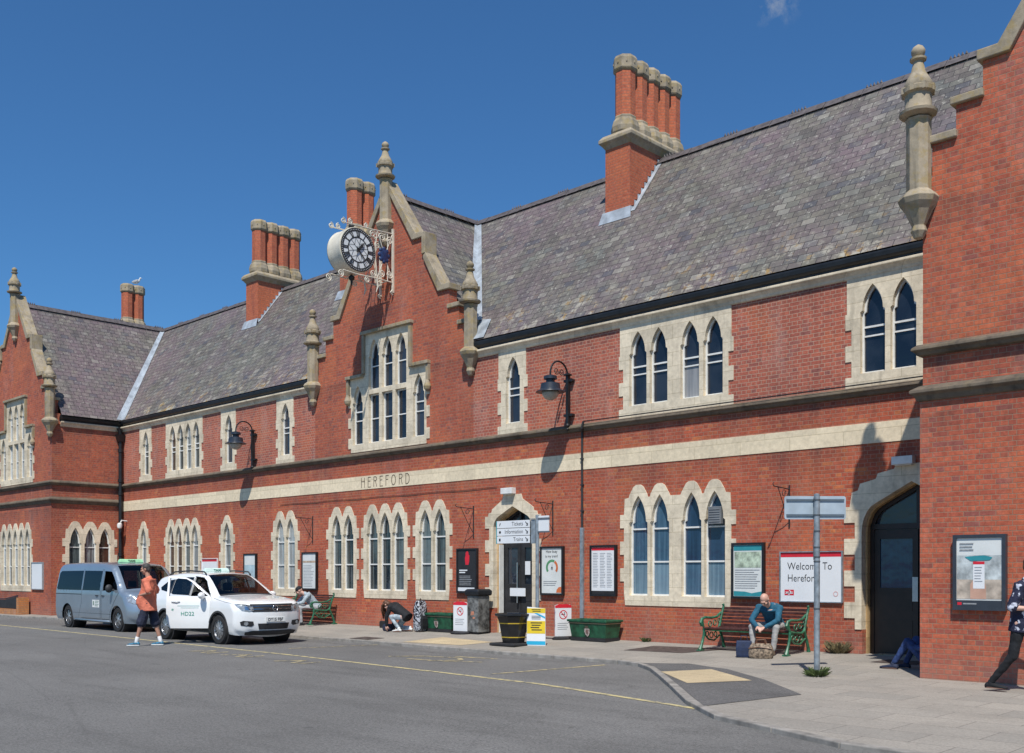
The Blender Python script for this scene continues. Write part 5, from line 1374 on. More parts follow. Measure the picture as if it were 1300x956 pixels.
def wheel(root, x, y, R, w, s, spokes=10, steel=False, ang=0):
    W = empty('wheel', (x, y, R), ang, root)
    m = MB(); lathe_open(m, (0, 0, 0), [(R*.66, -w/2), (R*.92, -w/2), (R*.99, -w/2+.03), (R, 0), (R*.99, w/2-.03), (R*.92, w/2), (R*.66, w/2)], 36, 'y'); m.build('tyre', TYRE, W, smooth='auto')
    f = s*(w/2-.02); m = MB()
    lathe_open(m, (0, f-s*.05, 0), [(R*.68, s*.055), (R*.63, s*.05), (R*.60, 0), (R*.60, -s*.06)], 36, 'y')
    m.lathe((0, f, 0), [(.001, s*.012), (R*.13, s*.01), (R*.16, 0), (R*.16, -s*.04)], 18, axis='y')
    for i in range(spokes):
        a = 2*PI*i/spokes; 
        for da in ((-.13, .13) if not steel else (0,)):
            c0, c1 = (R*.13, R*.63); aw = .026 if not steel else .05
            p0 = Vector((c0*math.cos(a+da*.3), f, c0*math.sin(a+da*.3))); p1 = Vector((c1*math.cos(a+da), f-s*.015, c1*math.sin(a+da))); t_ = (p1-p0).normalized(); n_ = Vector((0, 1, 0)).cross(t_)*aw/2; b_ = Vector((0, -s*.03, 0))
            m.add([tuple(q) for q in (p0-n_, p0+n_, p1+n_*1.3, p1-n_*1.3, p0-n_+b_, p0+n_+b_, p1+n_+b_, p1-n_+b_)], [(0, 1, 2, 3), (0, 4, 5, 1), (1, 5, 6, 2), (2, 6, 7, 3), (3, 7, 4, 0)])
    m.build('rim', ALLOY, W, smooth='auto')
    m = MB(); m.lathe((0, f-s*.075, 0), [(.001, 0), (R*.61, 0)], 24, axis='y'); m.build('brake_disc', BLACKM, W)
    return W
def seat(mb, x, y):
    mb.box(x-.25, x+.25, y-.24, y+.24, .45, .62); mb.ring_loft([[(x-.28+dx, y-.23*k, z_), (x-.16+dx, y-.23*k, z_), (x-.16+dx, y+.23*k, z_), (x-.28+dx, y+.23*k, z_)] for k, z_, dx in ((1, .55, 0), (1, .9, -.06), (.9, 1.15, -.10), (.75, 1.2, -.11))])
    mb.ring_loft([[(x-.35, y-.12*k, z_), (x-.27, y-.12*k, z_), (x-.27, y+.12*k, z_), (x-.35, y+.12*k, z_)] for k, z_ in ((.8, 1.22), (1, 1.27), (1, 1.38), (.8, 1.42))])

WHITEPAINT = simple('white_car_paint', (.80,.81,.81), .25, 0, .02, 2, 0, .5, 1.0)
SILVERP = simple('silver_blue_paint', (.30,.36,.42), .32, .55, .05, 2, 0, .5, .8)
# ---- white taxi -------------------------------------------------------------
tx = tag(empty('taxi_car', (-22.72, -4.78, RZ), 0), 'white taxi estate with its driver door wide open and a taxi sign on the roof', 'car')
tout = [(2.06, .22), (2.14, .28), (2.18, .40), (2.195, .55), (2.195, .74), (2.17, .88), (2.10, .965), (1.90, 1.02), (1.60, 1.06), (1.32, 1.095), (1.06, 1.125), (.78, 1.30), (.45, 1.50), (.22, 1.605), (-.10, 1.650), (-.60, 1.665), (-1.20, 1.64), (-1.72, 1.575), (-1.92, 1.50), (-2.05, 1.28), (-2.14, 1.05), (-2.19, .85), (-2.22, .65), (-2.20, .42), (-2.12, .26)]
def S_(t): t = max(0, min(1, t)); return t*t*(3-2*t)
def trf(x, z, nx): return .09 + .32*S_((x-1.72)/.45)*S_((1.10-z)/.22) + .16*S_((-1.75-x)/.4)
T = Car(tx, tout, [(.2, .84), (.32, .885), (.5, .905), (.85, .905), (1.0, .89), (1.1, .86), (1.3, .79), (1.5, .72), (1.65, .66)], trf, WHITEPAINT, [-1.28, 1.30], .345, .26, 0)
win_f = [(.86, 1.115), (.74, 1.20), (.42, 1.455), (.30, 1.52), (-.09, 1.555), (-.07, 1.115)]
win_r = [(-.17, 1.12), (-.19, 1.56), (-.85, 1.555), (-1.02, 1.50), (-1.05, 1.16), (-.95, 1.13)]
win_q = [(-1.12, 1.17), (-1.10, 1.50), (-1.35, 1.47), (-1.66, 1.30), (-1.60, 1.23), (-1.2, 1.18)]
door_f = [(.93, 1.08), (.90, .60), (.86, .36), (-.04, .36), (-.12, .60), (-.13, 1.56), (-.13, 1.585), (.28, 1.555), (.46, 1.47), (.84, 1.17)]
door_r = [(-.15, 1.585), (-.14, .60), (-.07, .37), (-.72, .37), (-.90, .62), (-1.08, .80), (-1.09, 1.12), (-1.08, 1.53), (-.9, 1.585)]
S = T.side_poly()
# near side (right hand, y negative): hole where the open door was
b_ = T.patch(-1, S, [door_f, win_r, win_q], 0, .04)
b_ = T.patch(1, S, [win_f, win_r, win_q], 0, .055, mb=b_)
iw0, iw1 = T.idx(1.06, 1.125), T.idx(.22, 1.605); ir0, ir1 = T.idx(-1.94, 1.46), T.idx(-2.13, 1.08)
b_ = T.strip(0, iw0, -1, 1, mb=b_); b_ = T.strip(iw1, ir0, -1, 1, mb=b_); b_ = T.strip(ir1, len(T.O)-1, -1, 1, mb=b_)
b_ = T.strip(iw0, iw1, -1, -.93, nt_=2, mb=b_); b_ = T.strip(iw0, iw1, .93, 1, nt_=2, mb=b_); b_ = T.strip(ir0, ir1, -1, -.9, nt_=2, mb=b_); b_ = T.strip(ir0, ir1, .9, 1, nt_=2, mb=b_)
T.edge(b_, -1, door_f, 0, .05)
body = b_.build('body', WHITEPAINT, tx, smooth=True, merge=True)
m = T.strip(iw0, iw1, -.93, .93); m.build('windscreen', CLEARG, tx, smooth=True, recalc=False)
m = T.strip(iw0-1, iw0+1, -.93, .93, off=.004, mb=None); m.build('wiper_cowl', PLAST, tx, smooth=True, recalc=False)
m = T.strip(ir0, ir1, -.9, .9); m.build('rear_window', TINTG, tx, smooth=True, recalc=False)
for sd_ in (-1, 1):
    m = T.patch(sd_, win_r, [], -.006); m.build('side_window', TINTG, tx, smooth=True, recalc=False)
    m = T.patch(sd_, win_q, [], -.006); m.build('side_window', TINTG, tx, smooth=True, recalc=False)
m = T.patch(1, win_f, [], -.006); m.build('side_window', CLEARG, tx, smooth=True, recalc=False)
T.bvh([body])
# black trim: pillars, sills, arches
m = MB()
for sd_ in (-1, 1):
    T.patch(sd_, [(-.165, 1.12), (-.185, 1.56), (-.145, 1.56), (-.125, 1.12)], [], .004, mb=m)
    T.patch(sd_, [(-1.06, 1.15), (-1.03, 1.5), (-1.10, 1.5), (-1.12, 1.17)], [], .004, mb=m)
    T.patch(sd_, [(-.88, .265), (.89, .265), (.89, .36), (-.88, .36)], [], .008, mb=m)
    for wx in T.wheels:
        n = 18; Ra, Rb = T.R+.050, T.R+.095; a0 = math.asin((.27-T.R)/Ra)
        ar = [(wx+Rb*math.cos(a0+(PI-2*a0)*i/n), T.R+Rb*math.sin(a0+(PI-2*a0)*i/n)) for i in range(n+1)]+[(wx+Ra*math.cos(PI-a0-(PI-2*a0)*i/n), T.R+Ra*math.sin(PI-a0-(PI-2*a0)*i/n)) for i in range(n+1)]
        T.patch(sd_, ar, [], .010, mb=m); T.edge(m, sd_, ar, .010, .05)
    T.patch(sd_, [(-1.7, .27), (-2.05, .28), (-2.1, .36), (-1.72, .40)], [], .006, mb=m)
m.build('black_trim', PLAST, tx, smooth='auto', recalc=False)
# shut lines on the closed doors
m = MB()
def shut(C, mb, sd_, poly, w_=.006):
    for a, b in zip(poly, poly[1:]):
        a, b = Vector(a), Vector(b); k = max(1, int((b-a).length/.06))
        for t in range(k):
            p, q = a+(b-a)*t/k, a+(b-a)*(t+1)/k; d = (q-p).normalized(); n = Vector((-d.y, d.x))*w_
            mb.add([(u.x, sd_*C.y(u.x, u.y, .0025), u.y) for u in (p-n, q-n, q+n, p+n)], [(0, 1, 2, 3)])
shut(T, m, -1, [(-.14, 1.08), (-.13, .60), (-.06, .37), (-.72, .37), (-.90, .62), (-1.08, .82), (-1.09, 1.12)]); shut(T, m, 1, door_f+[door_f[0]]); shut(T, m, 1, door_r); shut(T, m, -1, [(1.85, .965), (1.60, .99), (1.30, 1.03), (1.05, 1.07)], .003); shut(T, m, 1, [(1.85, .965), (1.60, .99), (1.30, 1.03), (1.05, 1.07)], .003)
m.build('shut_line', BLACKM, tx, recalc=False)
m = MB()
for sd_ in (-1, 1): m.tube([(-.98, sd_*(T.y(-.9, .98)+.012), .985), (-.80, sd_*(T.y(-.9, .98)+.03), .99), (-.78, sd_*(T.y(-.9, .98)+.01), .99)], .014, 6)
m.build('door_handle', WHITEPAINT, tx, smooth=True)
# interior
m = MB(); m.box(-1.9, 1.9, -.72, .72, .30, .40); m.box(1.0, 1.9, -.70, .70, .4, .92); m.box(-2.0, -1.95, -.7, .7, .4, 1.05); m.box(-1.9, 1.0, .80, .82, .4, 1.05); m.box(-1.9, -.15, -.82, -.80, .4, 1.05)
m.build('interior', INTER, tx)
m = MB(); m.ring_loft([[(x_, -.72, z_), (x_, .72, z_)] for x_, z_ in ((1.10, 1.05), (.80, 1.06), (.62, 1.02), (.58, .92), (.66, .80))], caps=False, closed=False); m.ring_loft([[(.72, -.34+.17*math.cos(a)+0, 1.02+.15*math.sin(a)) for a in [2*PI*i/10 for i in range(10)]], [(.70, -.34+.13*math.cos(a), 1.02+.11*math.sin(a)) for a in [2*PI*i/10 for i in range(10)]]]); m.build('dashboard', INTER, tx)
m = MB(); seat(m, -.12, -.36); seat(m, -.12, .36); m.box(-1.1, -.7, -.6, .6, .5, .68); m.box(-1.25, -1.08, -.62, .62, .6, 1.15); m.build('seat', SEATM, tx, bevel=.03)
m = MB(); c = Vector((.50, -.36, .98)); ax1 = Vector((0, 1, 0)); ax2 = Vector((-.45, 0, .89))
m.tube([c+(ax1*math.cos(a)+ax2*math.sin(a))*.18 for a in [2*PI*i/20 for i in range(21)]], .014, 6); m.tube([c, c+Vector((.2, 0, -.1))], .03, 6); m.tube([c-ax1*.17, c, c+ax1*.17], .018, 6)
m.build('steering_wheel', BLACKM, tx, smooth=True)
# wheel wells and wheels
m = MB()
for wx in T.wheels:
    for sd_ in (-1, 1): m.lathe((wx, sd_*.60, T.R), [(.02, -sd_*.12), (.40, -sd_*.12), (.40, sd_*.235)], 20, axis='y')
m.box(-1.95, 1.95, -.6, .6, .22, .30); m.build('underbody', BLACKM, tx)
for wx in T.wheels:
    for sd_ in (-1, 1): wheel(tx, wx, sd_*.785, .345, .225, sd_, 10)
# front details
GR = [(-.60, .80), (-.57, .945), (.57, .945), (.60, .80), (.52, .765), (-.52, .765)]
T.front(GR, BLACKM, 'grille', .004)
m_ = [(-.56, .890), (.56, .890), (.56, .900), (-.56, .900)]; T.front(m_, CHROME, 'grille_bar', .012); T.front([(-.55, .825), (.55, .825), (.55, .835), (-.55, .835)], CHROME, 'grille_bar', .012)
for sd_ in (-1, 1):
    hl = [(sd_*y, z_) for y, z_ in ((.50, .80), (.52, .905), (.66, .93), (.80, .955), (.845, .95), (.83, .88), (.76, .80), (.62, .775))]
    T.front(hl, HEADL, 'headlight', .008)
    T.front([(sd_*y, z_) for y, z_ in ((.58, .815), (.60, .89), (.70, .90), (.70, .82))], CHROME, 'headlight_reflector', .012)
    T.front([(sd_*y, z_) for y, z_ in ((.53, .905), (.66, .93), (.80, .955), (.80, .945), (.66, .915), (.53, .892))], BLACKM, 'headlight_rim', .012)
    T.front([(sd_*y, z_) for y, z_ in ((.50, .47), (.52, .55), (.74, .57), (.80, .54), (.78, .46), (.56, .43))], BLACKM, 'fog_light_recess', .006)
    T.front([(sd_*(.68+.045*math.cos(a)), .505+.045*math.sin(a)) for a in [2*PI*i/14 for i in range(14)]], HEADL, 'fog_light', .013, .03)
T.front([(-.42, .50), (.42, .50), (.38, .36), (-.38, .36)], BLACKM, 'lower_intake', .006)
T.front([(-.66, .235), (.66, .235), (.68, .31), (.50, .34), (-.50, .34), (-.68, .31)], PLAST, 'front_skirt', .012)
pl = MB(); px_ = T.tree.ray_cast(Vector((5, 0, .6)), Vector((-1, 0, 0)))[0].x+.014; pl.box(px_-.01, px_, -.26, .26, .535, .645); pl_o = pl.build('number_plate', PLATEW, tx, bevel=.004)
text('DY15 FBF', .098, lambda u, v: (px_+.002, u, .555+v), pl_o, INK, align='CENTER', off=.003, sx=1.0)
# badge ring
m = MB(); ctr = T.tree.ray_cast(Vector((5, 0, .845)), Vector((-1, 0, 0)))[0]
m.tube([(ctr.x+.018, .068*math.cos(a), .848+.068*math.sin(a)) for a in [2*PI*i/24 for i in range(25)]], .008, 6)
def st(L): m.tube([(ctr.x+.018, a, .848+b) for a, b in L], .006, 5)
st([(-.025, .058), (0, .008), (.025, .058)]); st([(-.056, .03), (-.025, -.055), (0, -.005), (.025, -.055), (.056, .03)])
m.build('badge', CHROME, tx, smooth=True)
for sd_ in (-1, 1):
    m = MB(); m.tube([(.25, sd_*.60, 1.625), (.15, sd_*.605, 1.69), (-.5, sd_*.61, 1.715), (-1.3, sd_*.60, 1.69), (-1.6, sd_*.58, 1.61)], .018, 8)
    m.build('roof_rail', PLAST, tx, smooth=True)
def taxi_sign(root, x, z_, w_, mat, txtmat, s_, textstr='TAXI'):
    m = MB(); rr = [[(x-.07*k, -w_*j, zz), (x+.07*k, -w_*j, zz), (x+.07*k, w_*j, zz), (x-.07*k, w_*j, zz)] for k, j, zz in ((1, 1, z_), (1.05, 1.02, z_+.02), (.75, .97, z_+.085), (.4, .9, z_+.105))]
    m.ring_loft(rr); o = m.build('roof_sign', mat, root, bevel=.012)
    text(textstr, s_, lambda u, v: (x+.0745-.02*v/.08, u, z_+.025+v), o, txtmat, align='CENTER', off=.004, sx=1.25)
    return o
SGW = simple('sign_white_green', (.60,.76,.70), .35); SGG = simple('sign_green', (.36,.72,.42), .35); TXT = simple('sign_text_teal', (.02,.16,.12), .4)
taxi_sign(tx, -.35, 1.68, .33, SGW, TXT, .072)
# wing mirror of the closed side
def mirror(root, x, y, z_, s, mat, ang=0, parent=None):
    m = MB(); m.ell((x, y+s*.11, z_), .075, .115, .075, Matrix.Rotation(ang, 3, 'Z'), 14, 9); m.tube([(x+.02, y-s*.01, z_-.04), (x+.01, y+s*.06, z_-.02)], .025, 6)
    return m.build('wing_mirror', mat, parent or root, smooth=True)
mirror(tx, .70, .83, 1.14, 1, WHITEPAINT)
# the open driver door, hinged at its front edge
hinge = (.90, -.885)
dr = empty('door', (hinge[0], hinge[1], 0), math.radians(44), tx)
def dT(mb): mb.v = [(a-hinge[0], b-hinge[1], c) for a, b, c in mb.v]; return mb
dfull = door_f
m = T.patch(-1, dfull, [win_f], 0); T.edge(m, -1, dfull, 0, .07); T.edge(m, -1, win_f, 0, .05); m = T.patch(-1, dfull, [win_f], -.07, mb=m)
dT(m).build('door_skin', WHITEPAINT, dr, smooth='auto', recalc=False)
m = T.patch(-1, [(.80, .42), (.86, 1.04), (-.08, 1.04), (-.06, .45)], [], -.078); dT(m).build('door_lining', INTER, dr, recalc=False)
m = MB(); m.ell((.74, -1.02, 1.13), .075, .13, .085, None, 14, 9); m.tube([(.77, -.88, 1.10), (.75, -.95, 1.10)], .03, 6); dT(m).build('wing_mirror', WHITEPAINT, dr, smooth=True)
m = MB(); yy = -T.y(0, .98); m.tube([(.0, yy-.012, .985), (.12, yy-.03, .99), (.20, yy-.012, .99)], .014, 6); dT(m).build('door_handle', WHITEPAINT, dr, smooth=True)
def on_door(u, v, o=.006): return (u-hinge[0], -T.y(u, v, o)-hinge[1], v)
GT = simple('door_lettering_green', (.02,.30,.20), .5)
text('HD22', .13, lambda u, v: on_door(.22+u, .66+v), dr, GT)
m = MB()
for q in (R_(.14, .66, .885, .892), R_(.22, .64, .84, .846)): m.add([on_door(a, b) for a, b in q], [(0, 1, 2, 3)])
for k in range(5): m.add([on_door(.03+.03*math.cos(2*PI*(k+d_)/5)*rr_, .80+.03*math.sin(2*PI*(k+d_)/5)*rr_) for d_, rr_ in ((0, 1.2), (.35, .6), (0, .1), (-.35, .6))], [(0, 1, 2, 3)])
m.build('door_stripes', GT, dr, recalc=False)

# ---- silver taxi minibus -----------------------------------------------------
vn = tag(empty('taxi_minibus', (-29.69, -4.09, RZ), math.radians(-.5)), 'silver blue taxi minibus with a green taxi roof sign parked behind the white taxi', 'minibus')
vout = [(2.50, .24), (2.57, .32), (2.61, .48), (2.60, .66), (2.55, .84), (2.46, .97), (2.28, 1.07), (2.05, 1.14), (1.90, 1.19), (1.55, 1.52), (1.25, 1.78), (1.08, 1.87), (.75, 1.93), (.2, 1.96), (-1.2, 1.965), (-2.2, 1.945), (-2.48, 1.90), (-2.60, 1.75), (-2.66, 1.30), (-2.69, .95), (-2.70, .60), (-2.68, .38), (-2.62, .26)]
def vrf(x, z, nx): return .115 + .34*S_((x-1.85)/.6)*S_((1.2-z)/.35) + .05*S_((-2.3-x)/.3)
Vn = Car(vn, vout, [(.2, .90), (.35, .94), (.6, .952), (1.05, .95), (1.2, .935), (1.6, .875), (1.95, .81)], vrf, SILVERP, [-1.70, 1.70], .345, .25, 0)
vw1 = [(1.72, 1.18), (1.66, 1.30), (1.36, 1.58), (1.20, 1.70), (.76, 1.72), (.74, 1.15)]
vw2 = [(.58, 1.15), (.60, 1.72), (-.62, 1.73), (-.62, 1.15)]; vw3 = [(-.70, 1.15), (-.70, 1.73), (-2.30, 1.72), (-2.42, 1.66), (-2.50, 1.20), (-2.42, 1.15)]
SV = Vn.side_poly()
b_ = Vn.patch(-1, SV, [vw1, vw2, vw3], 0, .042); b_ = Vn.patch(1, SV, [vw1, vw2, vw3], 0, .08, mb=b_)
iw0, iw1 = Vn.idx(1.90, 1.19), Vn.idx(1.12, 1.85)
b_ = Vn.strip(0, iw0, -1, 1, mb=b_); b_ = Vn.strip(iw1, len(Vn.O)-1, -1, 1, mb=b_); b_ = Vn.strip(iw0, iw1, -1, -.92, nt_=2, mb=b_); b_ = Vn.strip(iw0, iw1, .92, 1, nt_=2, mb=b_)
for wv in (vw1, vw2, vw3): Vn.edge(b_, -1, wv, 0, .02)
vb = b_.build('body', SILVERP, vn, smooth=True, merge=True); Vn.bvh([vb])
m = Vn.strip(iw0, iw1, -.92, .92); m.build('windscreen', CLEARG, vn, smooth=True, recalc=False)
for sd_ in (-1, 1):
    for wv, g_ in ((vw2, TINTG), (vw3, TINTG)): m = Vn.patch(sd_, wv, [], -.006); m.build('side_window', g_, vn, smooth=True, recalc=False)
m = Vn.patch(1, vw1, [], -.006); m.build('side_window', CLEARG, vn, smooth=True, recalc=False)
m = MB()
for sd_ in (-1, 1):
    shut(Vn, m, sd_, [(.62, 1.78), (.64, .95), (.62, .33), (-.70, .33)], .005); shut(Vn, m, sd_, [(.70, 1.78), (.70, .33)], .004); shut(Vn, m, sd_, [(1.86, 1.14), (1.5, .80), (1.28, .55), (1.20, .33), (.70, .33)], .005)
    shut(Vn, m, sd_, [(-.66, 1.78), (-.66, 1.05)], .004); shut(Vn, m, sd_, [(-.66, 1.03), (-2.55, 1.03)], .010); shut(Vn, m, sd_, [(-2.2, .48), (1.3, .48)], .003); shut(Vn, m, sd_, [(-.66, 1.05), (-.66, .8), (-.9, .33)], .004)
m.build('shut_line', BLACKM, vn, recalc=False)
m = MB()
for sd_ in (-1, 1):
    for x_ in (.42, .82): yy = Vn.y(x_, 1.0); m.box(*sorted((x_-.07, x_+.07)), *sorted((sd_*(yy+.002), sd_*(yy+.03))), .985, 1.015)
m.build('door_handle', BLACKM, vn, bevel=.006)
m = MB(); m.box(-2.4, 2.0, -.80, .80, .30, .42); m.box(1.75, 2.2, -.8, .8, .4, 1.1); m.box(-2.45, -2.4, -.78, .78, .4, 1.85); m.build('interior', INTER, vn)
for x_, y_ in [(1.0, -.45), (1.0, .45)]+[(a, b) for a in (-.1, -1.0, -1.9) for b in (-.5, 0, .5)]:
    m = MB(); seat(m, x_, y_); m.build('seat', SEATM, vn)
m = MB(); c = Vector((1.45, -.45, 1.06)); m.tube([c+Vector((-.5*.19*math.sin(a), .19*math.cos(a), .19*.86*math.sin(a))) for a in [2*PI*i/18 for i in range(19)]], .014, 6); m.tube([c, c+Vector((.2, 0, -.15))], .025, 6); m.build('steering_wheel', BLACKM, vn, smooth=True)
m = MB()
for wx in Vn.wheels:
    for sd_ in (-1, 1): m.lathe((wx, sd_*.62, Vn.R), [(.02, -sd_*.12), (.40, -sd_*.12), (.40, sd_*.27)], 20, axis='y')
m.box(-2.4, 2.3, -.65, .65, .20, .30); m.build('underbody', BLACKM, vn)
for wx in Vn.wheels:
    for sd_ in (-1, 1): wheel(vn, wx, sd_*.815, .345, .215, sd_, 7, True)
for sd_ in (-1, 1):
    m = MB(); m.tube([(-1.18, sd_*.90, .27), (1.18, sd_*.90, .27)], .035, 8)
    m.build('side_step', SILVERP, vn, smooth=True)
Vn.front([(-.42, .80), (-.40, .93), (.40, .93), (.42, .80)], BLACKM, 'grille', .005)
Vn.front([(-.42, .86), (.42, .86), (.42, .872), (-.42, .872)], CHROME, 'grille_bar', .01)
for sd_ in (-1, 1):
    Vn.front([(sd_*y, z_) for y, z_ in ((.48, .80), (.48, .98), (.80, 1.02), (.90, .98), (.89, .84), (.78, .78))], HEADL, 'headlight', .008)
    Vn.front([(sd_*y, z_) for y, z_ in ((.50, .42), (.50, .52), (.72, .52), (.72, .42))], BLACKM, 'fog_light_recess', .006)
    Vn.front([(sd_*(.61+.04*math.cos(a)), .47+.04*math.sin(a)) for a in [2*PI*i/12 for i in range(12)]], HEADL, 'fog_light', .012, .03)
Vn.front([(-.45, .40), (-.45, .56), (.45, .56), (.45, .40)], BLACKM, 'lower_intake', .006)
Vn.front([(-.26, .62), (-.26, .73), (.26, .73), (.26, .62)], PLATEW, 'number_plate', .012)
taxi_sign(vn, .55, 1.965, .36, SGG, INK, .08)
for sd_ in (-1, 1): 
    m = MB(); m.ell((1.45, sd_*1.06, 1.22), .07, .11, .12, None, 12, 8); m.tube([(1.48, sd_*.9, 1.16), (1.46, sd_*1.0, 1.18)], .03, 6); m.build('wing_mirror', PLAST, vn, smooth=True)
m = MB(); m.add([(a, -Vn.y(a, b, .005), b) for a, b in R_(.10, .58, .66, .88)], [(0, 1, 2, 3)]); pn = m.build('licence_panel', PLATEW, vn, recalc=False)
m = MB(); yy = .0065
for q in lines(.28, .55, .85, 4, .045, .018)+[[(.15, .72), (.22, .72), (.22, .84), (.15, .84)]]: m.add([(a, -Vn.y(a, b, yy), b) for a, b in q], [(0, 1, 2, 3)])
m.build('panel_print', simple('licence_green', (.16,.26,.20), .5), pn, recalc=False)
# ------------------------------------------------------------------ people (local frame: faces +y, x to the person's right)
SKIN = simple('skin', (.42,.22,.15), .55, 0, .12, 9); SKINL = simple('fair_skin', (.58,.34,.26), .55, 0, .08, 9)
def remesh(o, vox, smooth=4, shrink_=0):
    r = o.modifiers.new('join', 'REMESH'); r.mode = 'VOXEL'; r.voxel_size = vox; r.use_smooth_shade = True
    if smooth: k = o.modifiers.new('soft', 'SMOOTH'); k.iterations = smooth; k.factor = .5
    return o
def V3(*a): return Vector(a)
def hand(m, w, d, up, side, curl=.5, L=.18):
    """palm at wrist w, pointing d, back of hand up, thumb on side*(d x up)"""
    d = Vector(d).normalized(); up = Vector(up); up = (up-d*up.dot(d)).normalized(); s = d.cross(up)*side
    w = Vector(w); M_ = Matrix((s, d, up)).transposed()
    m.ell(w+d*.05, .043, .055, .019, M_, 12, 8)
    for i, (o, l) in enumerate(((.030, .068), (.010, .078), (-.010, .072), (-.029, .056))):
        p = w+d*.088+s*o; c = curl*(1+.12*i); q = p+(d*math.cos(c)-up*math.sin(c))*l*.5; r_ = q+(d*math.cos(c*2.1)-up*math.sin(c*2.1))*l*.5
        m.capsule(p-d*.02, q, .0105, .0100, 7); m.capsule(q, r_, .0100, .0085, 7)
    p = w+d*.025+s*.035; q = p+(s*.7+d*.8-up*.3).normalized()*.04; m.capsule(p, q, .0125, .011, 7); m.capsule(q, q+(d*.9+s*.2-up*.4).normalized()*.032, .011, .0095, 7)
def head_mesh(m, c, R):
    """c: centre, R: 3x3 orientation (x right, y forward, z up)"""
    def P(x, y, z): return Vector(c)+R @ Vector((x, y, z))
    m.ell(P(0, -.012, .03), .076, .095, .095, R, 18, 12); m.ell(P(0, .022, -.035), .060, .070, .080, R, 16, 10)
    m.ell(P(0, .050, -.088), .034, .034, .026, R); m.capsule(P(0, .094, .018), P(0, .112, -.022), .010, .015, 8)
    m.ell(P(0, .086, .03), .055, .016, .014, R)                      # brow
    m.ell(P(0, .088, -.058), .026, .013, .012, R)                    # mouth
    for s in (-1, 1): m.ell(P(s*.078, -.008, -.005), .010, .022, .033, R, 10, 7); m.ell(P(s*.038, .072, -.018), .026, .022, .024, R)
def torso(m, P, C, lat, sc=1, belly=0, w=(.160, .148, .165, .195), dp=(.118, .112, .120, .108)):
    up = (Vector(C)-Vector(P)).normalized(); lat = Vector(lat); lat = (lat-up*lat.dot(up)).normalized(); fw = up.cross(lat)
    M_ = Matrix((lat, fw, up)).transposed(); L = (Vector(C)-Vector(P)).length
    rings = []
    N_ = 9
    for i in range(N_):
        t = i/(N_-1); k = t*3; a = int(min(2, k)); f = k-a
        ww = (w[a]*(1-f)+w[a+1]*f)*sc; dd = (dp[a]*(1-f)+dp[a+1]*f)*sc; b = belly*math.exp(-((t-.3)/.28)**2)
        c = Vector(P)+up*(L*(t*1.06-.03))+fw*(-b*.45 if False else b*.5); ring = []
        for j in range(20):
            A = 2*PI*j/20; ring.append(tuple(c+lat*ww*(abs(math.cos(A))**.85)*(1 if math.cos(A) > 0 else -1)+fw*(dd+b*.5)*math.sin(A)))
        rings.append(ring)
    m.ring_loft(rings)
def foot(m, a, d, k=1, sole=True):
    a = Vector(a); d = Vector(d).normalized(); s = Vector((-d.y, d.x, 0)); z0 = a.z
    rings = []
    for t, w, h in ((-.07, .030, .055), (-.05, .038, .075), (.0, .042, .085), (.06, .044, .062), (.12, .050, .048), (.17, .045, .038), (.20, .025, .028)):
        c = a+d*t*k; ring = []
        for j in range(12):
            A = 2*PI*j/12; x_ = w*math.cos(A); z_ = h*.5+h*.5*math.sin(A)
            ring.append(tuple(Vector((c.x, c.y, a.z-.085))+s*x_*k+Vector((0, 0, z_*k))))
        rings.append(ring)
    m.ring_loft(rings)
def person(label, loc, rz, J, skin, clothes, hair=None, headR=None, hands=None, belly=0, fk=1, chin=0, group=None, sc=1):
    t = tag(empty('person', loc, rz), label, 'person', group)
    R = Matrix.Rotation(math.radians(J.get('hyaw', 0)), 3, 'Z') @ Matrix.Rotation(math.radians(J.get('hpitch', 0)), 3, 'X')
    lat = Vector(J['SR'])-Vector(J['SL']); m = MB()
    torso(m, J['P'], J['C'], lat, .90*sc, belly*.6)
    m.capsule(Vector(J['C']), Vector(J['H'])-R @ Vector((0, .01, .05)), .062, .052)
    head_mesh(m, J['H'], R)
    m.capsule(J['SL'], J['SR'], .058, .058)
    for s in 'LR':
        m.capsule(J['S'+s], J['E'+s], .050, .040); m.capsule(J['E'+s], J['W'+s], .040, .027)
        ls = J.get('ls', .8); m.capsule(J['HP'+s], J['K'+s], .082*ls, .056*ls); m.capsule(J['K'+s], J['A'+s], .055*ls, .036)
        kn, an = Vector(J['K'+s]), Vector(J['A'+s]); md = kn+(an-kn)*.28; bk = Vector(J.get('calf', (0, -.010, 0))); 
        if ls == 1: m.ell(md+bk, .048, .048, .09, None, 10, 8)
        foot(m, J['A'+s], J.get('F'+s, (0, 1, 0)))
    m.capsule(J['HPL'], J['HPR'], .09, .09)
    h = hands or {}
    for s, sd_ in (('L', -1), ('R', 1)):
        if s in h: d_, up_, cu = h[s]
        else: d_ = Vector(J['W'+s])-Vector(J['E'+s]); up_ = (sd_, .2, 0); cu = .45
        side = h.get('thumb'+s, sd_)
        hand(m, J['W'+s], d_, up_, side, cu)
    b = m.build('body', skin, t); remesh(b, .0095, 2)
    # eyes
    e = MB()
    for s in (-1, 1): e.ell(Vector(J['H'])+R @ Vector((s*.031, .0865, .008)), .012, .008, .007, R, 10, 6)
    e.build('eyes', INK, t, smooth=True)
    if hair: hair(t, Vector(J['H']), R)
    clothes(t, J, lat)
    return t
